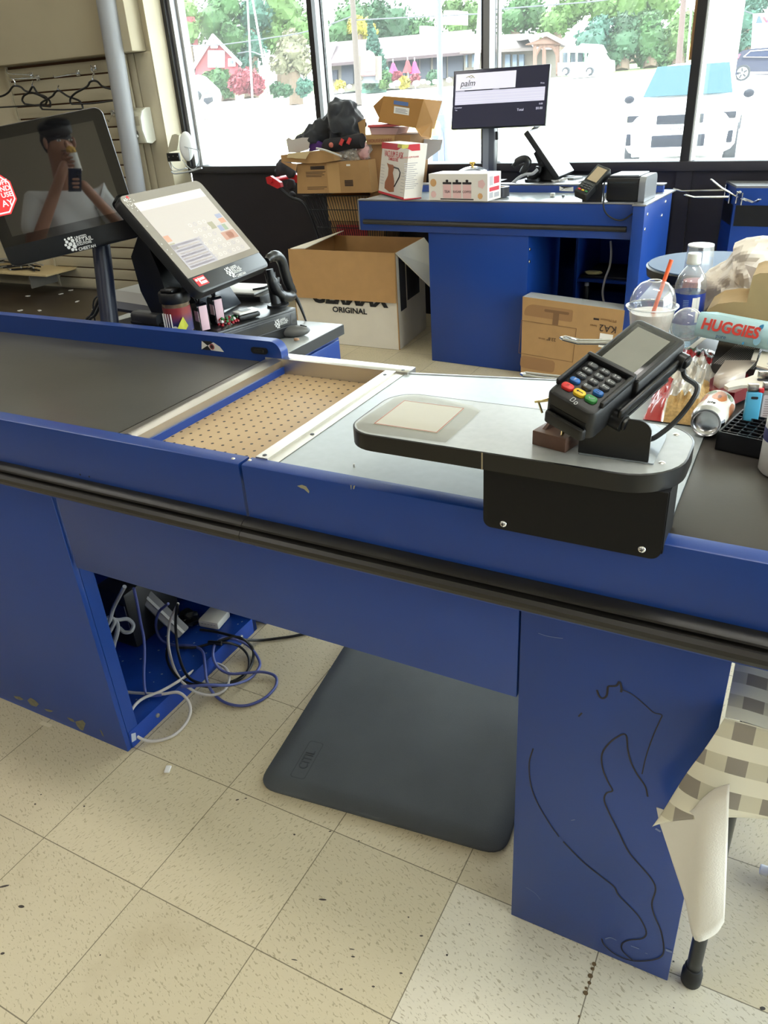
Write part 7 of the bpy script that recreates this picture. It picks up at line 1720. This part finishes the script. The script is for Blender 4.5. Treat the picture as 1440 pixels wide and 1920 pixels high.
for l, u, v0, v1, c in (('leftmost of three closed pink parasols on the dark patio', 738, 116, 138, 'parasol_magenta'), ('middle closed red parasol on the dark patio', 765, 111, 136, 'parasol_red'), ('rightmost closed pink parasol on the dark patio', 778, 113, 138, 'parasol_magenta')):
    t = thing('parasol', l, 'parasol', atD(u, v1+10, 53), group='closed parasols on the patio'); a, c_ = atD(u, v0, 53), atD(u, v1, 53); h = a.z-c_.z
    b = MB(); b.lathe([(.0, h), (.12, h*.8), (.16, h*.6), (.34, h*.12), (.40, 0), (0, .05)], 10, c_); b.obj('canopy', mat(c, (170, 30, 84) if 'mag' in c else (170, 32, 36), .7), t)
    b = MB(); b.cyl(c_-V((0, 0, .9)), c_+V((0, 0, h+.15)), .03, seg=8); b.obj('post', WT, t)
# ---------------------------------------------------------------- poles, wires, hydrant
def pole_(name, label, u0, v0, u1, v1, D, r, m):
    a, c = atD(u0, v0, D), atD(u1, v1, D); g = gz(c.y); t = thing(name, label, 'pole', (c.x, c.y, g)); d = (a-c)
    a2 = a+d.normalized()*3; c2_ = c+d.normalized()*((g-c.z)/d.normalized().z)
    b = MB(); b.cyl(c2_, a2, r, r*.8, 12); b.obj('shaft', m, t); return t
WP = mat('pole_wood', (74, 64, 56), .9); MP = mat('pole_bluegrey', (66, 78, 104), .5)
pole_('utility_pole', 'weathered wooden utility pole before the roadside sign', 661, 0, 672, 176, 40, .16, WP)
lp_ = pole_('light_pole', 'blue-grey square light pole rising behind the heap of cartons', 823, 0, 826, 218, 17, .065, MP)
b = MB(); c_ = atD(826, 222, 17); b.box(c_.x-.16, c_.x+.16, c_.y-.16, c_.y+.16, gz(c_.y), c_.z+.08, bev=.02); b.obj('base', MP, lp_)
pole_('utility_pole', 'pale pole standing before the right wing of the long building', 902, 0, 893, 135, 34, .13, mat('pole_pale', (120, 124, 130), .6))
pole_('utility_pole', 'wooden utility pole beside the dense tree row', 1282, 0, 1271, 138, 42, .17, mat('pole_brown', (78, 62, 56), .9))
pole_('guy_pole', 'thin white leaning pole in front of the red-leaved bush', 475, 8, 506, 184, 38, .05, WT)
pole_('sign_post', 'short grey post behind the red-leaved bush', 467, 62, 472, 160, 42, .06, mat('post_grey2', (150, 152, 150), .6))
t = pole_('sign_post', 'white post with a small yellow sign beside the right wooden pole', 1293, 60, 1287, 134, 40, .05, WT)
flat(1290, 82, 1298, 112, 39.8, .05).obj('sign_plate', mat('sign_yellow', (226, 196, 60), .5), t, smooth=0)
WRM = mat('overhead_wire', (56, 60, 66), .6)
for nm, l, pts in (('overhead_wire', 'overhead wire crossing from the wooden pole to the pale pole', [(666, 38, 40), (740, 34, 38), (820, 30, 36), (900, 26, 34)]), ('overhead_wire', 'overhead wire sloping across the first window', [(310, 84, 44), (400, 85, 43), (500, 72, 42), (580, 58, 41), (663, 30, 40)]),
                   ('overhead_wire', 'overhead wire high in the third window', [(900, 20, 34), (1000, 12, 36), (1100, 4, 38), (1160, -3, 40)]), ('overhead_wire', 'pale wire between the short grey post and the thin white pole', [(445, 100, 42), (470, 97, 42), (490, 103, 40)]), ('overhead_wire', 'pale drooping wire by the white shop sign', [(1388, 16, 40), (1400, 22, 40), (1412, 26, 40)])):
    b = MB(); b.tube(spline([atD(*q) for q in pts], 6), .03, 5); tag(b.obj(nm, WRM), l, 'wire')
b = MB(); q = atD(817, 245, 9.5); b.lathe([(.06, -.05), (.06, .06), (.045, .10), (0, .12)], 14, q); b.obj('x', mat('hydrant_yellow', (222, 200, 110), .6)); o = COL.objects['x']; o.name = 'parking_marker'; tag(o, 'pale yellow stub marker outside right of the tilted carton', 'marker')
o.location.z = 0
lp2 = thing('loop_rail', 'bent grey metal loop standing in the lot beyond the first window', 'rail', atD(384, 245, 9))
b = MB(); b.tube(spline([atD(u, v, 9) for u, v in ((393, 228), (389, 223), (383, 224), (379, 231), (379, 239), (383, 243), (392, 243))], 5), .016, 8); b.obj('loop', ALU, lp2)
b = MB(); g_ = atD(378, 240, 9); b.tube([atD(366, 245, 9), atD(379, 239, 9)], .008, 6); b.tube([g_, V((g_.x, g_.y, gz(g_.y)))], .016, 8); b.obj('post', ALU, lp2)
b = MB(); sq = [onG(u, v)[0]+V((0, 0, .006)) for u, v in ((1070, 225), (1125, 220), (1182, 205), (1182, 209), (1128, 224))]; b.poly(sq); tag(b.obj('lot_line', mat('line_grey', (120, 140, 166), .7), smooth=0), 'faded blue-grey painted line on the lot left of the white car', 'marking')
# ---------------------------------------------------------------- vehicles
CWH = mat('car_white', (232, 233, 235), .25, coat=.6); CGL = mat('car_glass', (46, 72, 80), .5, spec=.05); CDK = mat('car_dark', (18, 22, 34), .5, spec=.2); TIRE = mat('tyre', (40, 42, 46), .8); RIM = mat('rim_silver', (190, 192, 196), .25, metal=.9)
sc0 = atD(1272, 250, 14.0); sg0 = gz(sc0.y)
fy = -math.degrees(math.atan2(CAM.x-sc0.x, CAM.y-sc0.y))  # bearing to the camera
Rv = rz(fy-4+180)
suv = thing('white_car', 'white sport utility car facing the shop in the lot', 'car', V((sc0.x, sc0.y, sg0)), Rv)
# local: +x = to the photo right seen from the shop, -y = front
Rv = axes(Rv @ V((1, 0, 0)), Rv @ V((0, 1, 0)), V((0, 0, 1)))
def car_sec(b, secs, m):
    """loft of rounded cross-sections: (y, half width bottom, half width top, z0, z1)"""
    rings = []
    for y, wb, wt, z0, z1 in secs:
        P = []
        for k in range(20):
            a = 2*pi*k/20; cx, sx_ = cos(a), sin(a); ex = math.copysign(abs(cx)**.45, cx); ez = math.copysign(abs(sx_)**.45, sx_)
            w = (wb+(wt-wb)*(ez+1)/2); P.append(b.v((w*ex, y, (z0+z1)/2+(z1-z0)/2*ez)))
        rings.append(P)
    for A, B in zip(rings, rings[1:]):
        for k in range(20): b.f([A[k], A[(k+1) % 20], B[(k+1) % 20], B[k]])
    b.f(rings[0]); b.f(rings[-1][::-1])
b = MB(); car_sec(b, [(-.02, .80, .80, .34, .98), (.05, .95, .90, .26, 1.06), (.4, 1.0, .94, .24, 1.12), (1.1, 1.0, .95, .24, 1.20), (2.6, 1.0, .95, .24, 1.22), (4.2, 1.0, .95, .24, 1.22), (4.75, .94, .88, .32, 1.15)], 0); b.obj('body', CWH, suv, world=False, smooth=50)
b = MB(); car_sec(b, [(1.15, .88, .84, 1.12, 1.2), (1.55, .86, .74, 1.15, 1.50), (2.0, .84, .70, 1.15, 1.72), (2.8, .84, .70, 1.15, 1.78), (4.2, .84, .70, 1.15, 1.70), (4.6, .82, .68, 1.15, 1.35)], 0); b.obj('cabin', CWH, suv, world=False, smooth=50)
b = MB(); b.poly([(-.80, 1.08, 1.235), (.80, 1.08, 1.235), (.66, 1.84, 1.735), (-.66, 1.84, 1.735)]); b.obj('windshield', CGL, suv, world=False, smooth=0, solid=.01)
def fr(x0, x1, z0, z1, nm, m, y=-.06): b = MB(); b.box(x0, x1, y, y+.2, z0, z1, bev=.015); return b.obj(nm, m, suv, world=False)
fr(-.40, .40, .80, .95, 'grille', CDK); fr(-.93, -.42, .85, .96, 'headlight', CDK, -.0); fr(.42, .93, .85, .96, 'headlight', CDK, -.0)
fr(-.46, .46, .42, .62, 'lower_intake', CDK, -.05); fr(-.92, -.66, .46, .66, 'fog_pocket', CDK, -.0); fr(.66, .92, .46, .66, 'fog_pocket', CDK, -.0); fr(-.80, .80, .26, .37, 'skid_plate', mat('skid_grey', (150, 154, 156), .4), .0)
pl__ = fr(-.16, .16, .66, .79, 'licence_plate', mat('plate_white', (220, 222, 228), .5), -.09)
text('G·SBR'.replace('·', '-'), .11, T(0, -.092, .725, axes((1, 0, 0), (0, 0, 1), (0, -1, 0))), CDK, pl__)
text('R A N G E   R O V E R', .05, T(0, -.035, 1.02, axes((1, 0, 0), (0, .2, 1), (0, -1, .2))), mat('letter_grey', (130, 132, 136), .4), suv)
for s in (-1, 1):
    b = MB(); b.blob((s*1.08, 1.30, 1.20), .10, 2, 0, 0, (1, .6, .75)); b.obj('wing_mirror', CDK, suv, world=False)
    for y in (.95, 3.85):
        b = MB(); b.cyl((s*.78, y, .37), (s*1.0, y, .37), .37, seg=24); wv = b.obj('wheel', TIRE, suv, world=False)
        b = MB(); b.cyl((s*.99, y, .37), (s*1.01, y, .37), .25, seg=20); b.obj('rim', RIM, wv, world=False)
suv.matrix_world = Matrix.Translation(V((sc0.x, sc0.y, sg0))) @ Rv.to_4x4()
# dark blue crossover seen from the side
bv = thing('blue_car', 'dark blue crossover seen from the side by the white shop sign', 'car', atD(1420, 150, 28)); Db = 28; CBL = mat('car_navy', (16, 20, 44), .35, spec=.3)
b = MB(); sil = [(1372, 136), (1370, 128), (1374, 114), (1380, 104), (1392, 95), (1412, 91), (1450, 88), (1490, 96), (1520, 110), (1545, 118), (1550, 134), (1520, 142), (1410, 140), (1380, 140)]
P = [atD(u, v, Db) for u, v in sil]; A = [b.v(p) for p in P]; B = [b.v(p+V((.25, 1.8, 0))) for p in P]; b.f(A); b.f(B[::-1])
for i in range(len(P)): b.f([A[i], A[(i+1) % len(P)], B[(i+1) % len(P)], B[i]])
b.obj('body', CBL, bv, smooth=35)
b = MB(); b.poly([atD(u, v, Db-.05) for u, v in ((1395, 106), (1408, 97), (1450, 94), (1480, 104), (1482, 107))]); b.obj('side_window', mat('car_window', (26, 34, 58), .4, spec=.15), bv, smooth=0, solid=.03)
b = MB(); b.tube([atD(u, v, Db-.08) for u, v in ((1394, 107), (1407, 96), (1450, 93))], .018, 6); b.tube([atD(1394, 107, Db-.08), atD(1482, 108, Db-.08)], .015, 6); b.tube([atD(1404, 137, Db-.08), atD(1500, 136, Db-.08)], .04, 6); b.obj('chrome_trim', RIM, bv)
b = MB(); b.poly([atD(u, v, Db-.06) for u, v in ((1377, 104), (1388, 102), (1384, 110), (1377, 112))]); b.obj('tail_light', mat('tail_red', (210, 50, 70), .2), bv, smooth=0, solid=.05)
for u in (1392, 1500):
    c_ = atD(u, 137, Db-.02); b = MB(); b.cyl(c_+V((0, -.03, 0)), c_+V((0, .2, 0)), .26, seg=24); wv = b.obj('wheel', TIRE, bv)
    b = MB(); b.cyl(c_+V((0, -.05, 0)), c_+V((0, -.031, 0)), .19, seg=20); 
    b.m(1)
    for k in range(5): a = 2*pi*k/5; b.tube([c_+V((.05*cos(a+.5), -.053, .05*sin(a+.5))), c_+V((.17*cos(a+.5), -.053, .17*sin(a+.5)))], .028, 4)
    b.obj('rim', [RIM, TIRE], wv)
# white trolley truck
bu = thing('white_truck', 'white open-sided tour truck parked before the dense tree row', 'truck', atD(1085, 142, 50)); Dw = 50
def fl(pts, D, dep, nm, m, par): 
    b = MB(); P = [atD(u, v, D) for u, v in pts]; A = [b.v(p) for p in P]; B = [b.v(p+V(dep)) for p in P]; b.f(A); b.f(B[::-1])
    for i in range(len(P)): b.f([A[i], A[(i+1) % len(P)], B[(i+1) % len(P)], B[i]])
    return b.obj(nm, m, par, smooth=35)
fl([(1046, 142), (1046, 118), (1100, 116), (1104, 98), (1112, 100), (1120, 112), (1129, 114), (1130, 134), (1118, 140)], Dw, (.3, 2.2, 0), 'body', CWH, bu)
fl([(1050, 98), (1060, 88), (1085, 86), (1090, 82), (1104, 84), (1112, 99)], Dw-.2, (.3, 2.6, 0), 'canopy', WT, bu)
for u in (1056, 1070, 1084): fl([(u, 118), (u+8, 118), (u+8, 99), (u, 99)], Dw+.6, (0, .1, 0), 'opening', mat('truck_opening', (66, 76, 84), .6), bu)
for u in (1052, 1066, 1081, 1098):
    b = MB(); b.tube([atD(u, 118, Dw-.1), atD(u, 98, Dw-.1)], .07, 6); b.obj('post', WT, bu)
for u in (1105, 1060):
    c_ = atD(u, 134, Dw-.1); b = MB(); b.cyl(c_, c_+V((0, .4, 0)), .25, seg=18); wv = b.obj('wheel', TIRE, bu); b = MB(); b.cyl(c_+V((0, -.04, 0)), c_+V((0, -.005, 0)), .14, seg=12); b.obj('rim', RIM, wv)
vn = thing('white_van', 'white van with a dark grille at the left edge of the first window', 'van', atD(378, 192, 30)); Dv = 30
fl([(352, 190), (350, 145), (372, 140), (388, 155), (400, 166), (404, 178), (403, 190), (392, 194)], Dv, (-1.6, 2.4, 0), 'body', CWH, vn)
fl([(378, 168), (394, 167), (396, 176), (381, 178)], Dv-.15, (0, .1, 0), 'grille', mat('van_grille', (66, 74, 82), .4), vn); fl([(382, 184), (396, 182), (397, 190), (388, 196), (381, 190)], Dv-.15, (0, .1, 0), 'bumper', CDK, vn)
b = MB(); c_ = atD(362, 182, Dv-.1); b.cyl(c_, c_+V((0, .3, 0)), .22, seg=18); b.obj('wheel', TIRE, vn)
sn_ = thing('shop_sign', 'white shop sign with a blue and red letter mark above the dark blue car', 'sign', atD(1428, 100, 34))
fl([(1408, 98), (1412, 26), (1480, 20), (1480, 98)], 34, (.3, 3, 0), 'sign_wall', WT, sn_)
for pts, m in (([(1417, 44), (1421, 30), (1425, 30), (1430, 43)], mat('mark_blue', (28, 52, 130), .5)), ([(1428, 32), (1434, 31), (1440, 42), (1436, 43)], mat('mark_red', (150, 28, 38), .5)), ([(1437, 42), (1441, 29), (1447, 29), (1452, 41)], MATS['mark_blue'])):
    fl(pts, 33.8, (0, .05, 0), 'letter_mark', m, sn_)
# ================================================================== the person taking the picture, seen mirrored in the left display
def mirror(u, v, extra):
    d = ray(u, v).normalized(); t = (cD-CAM).dot(dn)/d.dot(dn); S = CAM+d*t; r = d-dn*2*d.dot(dn); return S+r*(t+extra)
fw = V((RF.x, RF.y, 0)).normalized()
hc = mirror(112, 268, .30)
per = thing('person', 'person in a white T-shirt holding up a phone, mirrored in the customer display', 'person', (hc.x, hc.y, 0))
lf = V((-fw.y, fw.x, 0)); up = V((0, 0, 1))
SKIN = mat('skin', (176, 128, 104), .5, sss=.05); SHIRT = mat('white_tshirt', (228, 228, 228), .85, bump=.2, bscale=40); HAIR = mat('dark_hair', (30, 24, 22), .6, bump=.6, bscale=120); JEAN = mat('dark_jeans', (44, 50, 66), .9)
def skin(name, verts, edges, radii, m, parent, root=0, sub=2):
    me = bpy.data.meshes.new(name); me.from_pydata([tuple(v) for v in verts], edges, []); o = bpy.data.objects.new(name, me); COL.objects.link(o)
    me.skin_vertices.new() if hasattr(me.skin_vertices, 'new') and not me.skin_vertices else None
    md = o.modifiers.new('skin', 'SKIN'); md.use_smooth_shade = True
    for i, r in enumerate(radii):
        sv = me.skin_vertices[0].data[i]; sv.radius = (r if isinstance(r, tuple) else (r, r)); sv.use_root = (i == root)
    s = o.modifiers.new('subd', 'SUBSURF'); s.levels = sub; s.render_levels = sub
    me.materials.append(m); o.parent = parent; o.matrix_parent_inverse = WM[parent.name].inverted(); WM[o.name] = Matrix.Identity(4); return o
def B(l, f, z): return V((hc.x, hc.y, 0))+lf*l+fw*f+up*z   # l to the person's left, f forward, z height
H = hc.z
sh_z = H-.27; ph = CAM-fw*.02
# the right hand holds the phone just behind the camera, the left hand a snack at the chin
pm_ = Matrix.Translation(CAM) @ Matrix((RX, -RD, -RF)).transposed().to_4x4()
rh_ = pm_ @ V((.045, -.06, .035)); lh_ = hc+fw*.13-up*.10+lf*.03
spn = [B(0, -.10, .95), B(0, -.10, 1.05), B(0, -.10, sh_z-.22), B(0, -.10, sh_z-.06), B(0, -.08, sh_z+.05), B(0, -.02, H-.06), B(0, 0, H+.03)]
rs_, ls_ = B(-.185, -.09, sh_z-.02), B(.185, -.09, sh_z-.02)
re_, le_ = B(-.31, .0, sh_z-.29), B(.30, .02, sh_z-.29)
hipR, hipL = B(-.09, -.10, .92), B(.09, -.10, .92); knR, knL = B(-.10, -.07, .50), B(.10, -.07, .50); akR, akL = B(-.11, -.12, .08), B(.11, -.12, .08); toR, toL = B(-.12, .04, .035), B(.12, .04, .035)
vs = spn+[rs_, re_, rh_, ls_, le_, lh_, hipR, knR, akR, toR, hipL, knL, akL, toL]
ed = [(0, 1), (1, 2), (2, 3), (3, 4), (4, 5), (5, 6), (3, 7), (7, 8), (8, 9), (3, 10), (10, 11), (11, 12), (0, 13), (13, 14), (14, 15), (15, 16), (0, 17), (17, 18), (18, 19), (19, 20)]
rd = [(.09, .07), (.10, .07), (.11, .07), (.08, .06), (.058, .058), (.072, .088), (.088, .104), .056, .040, .027, .056, .040, .027, .07, .055, .04, .036, .07, .055, .04, .036]
body = skin('body', vs, ed, rd, SKIN, per)
# T-shirt over the torso with short sleeves
vt = [B(0, -.10, .90), B(0, -.10, 1.05), B(0, -.10, sh_z-.22), B(0, -.095, sh_z-.05), B(0, -.085, sh_z+.015), rs_, rs_.lerp(re_, .72), ls_, ls_.lerp(le_, .72)]
skin('t_shirt', vt, [(0, 1), (1, 2), (2, 3), (3, 4), (3, 5), (5, 6), (3, 7), (7, 8)], [(.175, .13), (.165, .125), (.185, .132), (.15, .105), (.07, .07), .08, .072, .08, .072], SHIRT, per)
vj = [B(0, -.10, .97), B(0, -.10, .90), hipR, knR, B(-.11, -.12, .10), hipL, knL, B(.11, -.12, .10)]
skin('trousers', vj, [(0, 1), (1, 2), (2, 3), (3, 4), (1, 5), (5, 6), (6, 7)], [(.165, .12), (.165, .125), .10, .075, .062, .10, .075, .062], JEAN, per)
# face, ears, hair
hb = MB(); hb.X = Matrix.Translation(hc) @ axes(-lf, fw, up).to_4x4()
hb.blob((0, .100, -.018), .014, 2, 0, 0, (.8, 1.1, 1.5)); hb.m(0).blob((-.078, .0, 0), .03, 2, 0, 0, (.35, .7, 1)); hb.blob((.078, .0, 0), .03, 2, 0, 0, (.35, .7, 1)); hb.blob((0, .074, -.082), .034, 2, 0, 0, (1.1, .8, .8))
hb.obj('face_relief', SKIN, body)
hb = MB(); hb.X = Matrix.Translation(hc) @ axes(-lf, fw, up).to_4x4()
for s in (-1, 1): hb.m(0).blob((s*.032, .089, .004), .0115, 2, 0, 0, (1.1, .6, .5)); hb.m(1).blob((s*.032, .0945, .004), .005, 1); hb.m(1).box(s*.032-.013, s*.032+.013, .086, .0935, .023, .026)
hb.m(2).box(-.024, .024, .086, .098, -.066, -.056, bev=.004); hb.m(1).box(-.03, .03, .084, .094, -.050, -.047)
hb.obj('eyes_and_mouth', [WHITE, HAIR, mat('lips', (150, 88, 80), .5)], body)
hb = MB(); hb.X = Matrix.Translation(hc) @ axes(-lf, fw, up).to_4x4()
hb.blob((0, -.026, .070), .098, 3, .10, 4, (.93, .97, .56), 5); hb.blob((0, .030, .098), .055, 3, .2, 6, (1.3, .9, .42), 5); hb.blob((0, -.05, .02), .088, 3, .08, 8, (1.0, .8, 1.0), 5)
hb.obj('hair', HAIR, body, smooth=180)
def fingers(base, dirs, L_, m, r=.0085):
    for k, (a, c1, c2) in enumerate(dirs):
        p = base+a; skin('finger', [p, p+c1*L_[k], p+c1*L_[k]+c2*L_[k]*.8], [(0, 1), (1, 2)], [r, r*.95, r*.8], m, body, 0, 1)
px_, py_, pz_ = RX, -RD, -RF
palm = rh_
fingers(palm, [(py_*(.022*k-.02)+pz_*.01, (-px_*.5-pz_*.85).normalized(), (-px_*.95+pz_*.1).normalized()) for k in range(4)], [.042, .046, .044, .034], SKIN)
fingers(palm, [(py_*.035, (py_*.6-px_*.7).normalized(), (-px_).normalized())], [.035], SKIN, .010)
fingers(lh_, [(up*(.020*k-.03)+fw*.01, (fw*.7-lf*.6).normalized(), (-lf*.9-fw*.35).normalized()) for k in range(4)], [.036, .042, .040, .032], SKIN)
fingers(lh_, [(-fw*.01+up*.02, (-lf*.8+up*.4).normalized(), (-lf*.9-fw*.2).normalized())], [.034], SKIN, .010)
# phone and snack are things of their own
phn = thing('phone', 'dark blue smartphone held up in both mirrored hands', 'phone', pm_ @ V((0, -.05, .013)))
b = MB(pm_); b.box(-.030, .042, -.105, .022, .008, .016, bev=.003); b.obj('body', mat('phone_blue', (30, 36, 58), .3), phn)
b = MB(pm_)
for x, y in ((.018, 0), (.018, -.02), (.034, -.010)): b.cyl((x, y, .0065), (x, y, .008), .006, seg=14)
b.obj('camera_lens', GLASSBLK, phn)
snk = thing('wrapped_snack', 'paper wrapped yellow snack held below the mirrored chin', 'snack', lh_+fw*.02)
b = MB(); b.tube([lh_-lf*.045+fw*.03-up*.06, lh_-lf*.035+fw*.02+up*.03], [.020, .026], 12); b.m(1).blob(lh_-lf*.033+fw*.018+up*.045, .025, 3, .4, 3, (1, 1, .9)); b.obj('snack', [PAPER, mat('snack_yellow', (214, 168, 70), .6)], snk)
# ================================================================== light
w = bpy.data.worlds.new('sky'); SC.world = w; w.use_nodes = True
bg = w.node_tree.nodes['Background']; bg.inputs[0].default_value = (.86, .94, 1.0, 1); bg.inputs[1].default_value = 6.0
sd = bpy.data.lights.new('sun', 'SUN'); sd.energy = 2.2; sd.angle = radians(.6); sd.color = (1, .96, .88)
so = bpy.data.objects.new('sun', sd); COL.objects.link(so)
sdir = V((.55, -.12, -.95)).normalized(); so.rotation_euler = sdir.to_track_quat('-Z', 'Y').to_euler()
def portal(s0, s1, zb=1.03):
    ld = bpy.data.lights.new('window_portal', 'AREA'); ld.shape = 'RECTANGLE'; ld.size = s1-s0; ld.size_y = 3.08-zb
    ld.cycles.is_portal = True
    lo = bpy.data.objects.new('window_portal', ld); COL.objects.link(lo)
    c = W0+UX*((s0+s1)/2)+UY*.2+V((0, 0, (3.08+zb)/2))
    lo.matrix_world = Matrix.Translation(c) @ axes(UX, V((0, 0, 1)), -UY).to_4x4() @ Matrix.Identity(4)
    # area lights shine along local -Z: turn so that -Z points into the room
    lo.matrix_world = Matrix.Translation(c) @ axes(-UX, V((0, 0, 1)), UY).to_4x4()
for a, c in ((.05, 1.40), (1.42, 2.74), (2.76, 4.02), (4.03, 4.86)): portal(a, c)
portal(4.9, 8.3, .05)  # portal of the added glass door
ld = bpy.data.lights.new('window_portal', 'AREA'); ld.shape = 'RECTANGLE'; ld.size = 4.9; ld.size_y = 3.05; ld.cycles.is_portal = True
lo = bpy.data.objects.new('window_portal', ld); COL.objects.link(lo); lo.matrix_world = Matrix.Translation(V((5.06, 1.45, 1.55))) @ axes((0, 1, 0), (0, 0, 1), (1, 0, 0)).to_4x4()  # portal of the added glazing in the right wall
for (x, y) in ((-6, -3), (-2.2, -3), (1.6, -3), (-6, .6), (-2.2, .6), (1.6, .6), (-6, 3.4), (-2.2, 3.0)):
    ld = bpy.data.lights.new('ceiling_tube', 'AREA'); ld.shape = 'RECTANGLE'; ld.size = 1.2; ld.size_y = .3; ld.energy = 17 if y < 0 else 9 if y < 2 else 5; ld.color = (1, .965, .91)
    lo = bpy.data.objects.new('ceiling_tube', ld); COL.objects.link(lo); lo.location = (x, y, 3.17)
SC.view_settings.view_transform = 'Standard'; SC.view_settings.look = 'None'; SC.view_settings.gamma = 1.0; SC.view_settings.exposure = 0.95
try: SC.view_settings.use_curve_mapping = False
except Exception: pass
SC.cycles.max_bounces = 8; SC.cycles.transparent_max_bounces = 24
SC.cycles.sample_clamp_indirect = 6.0; SC.cycles.caustics_reflective = False; SC.cycles.caustics_refractive = False
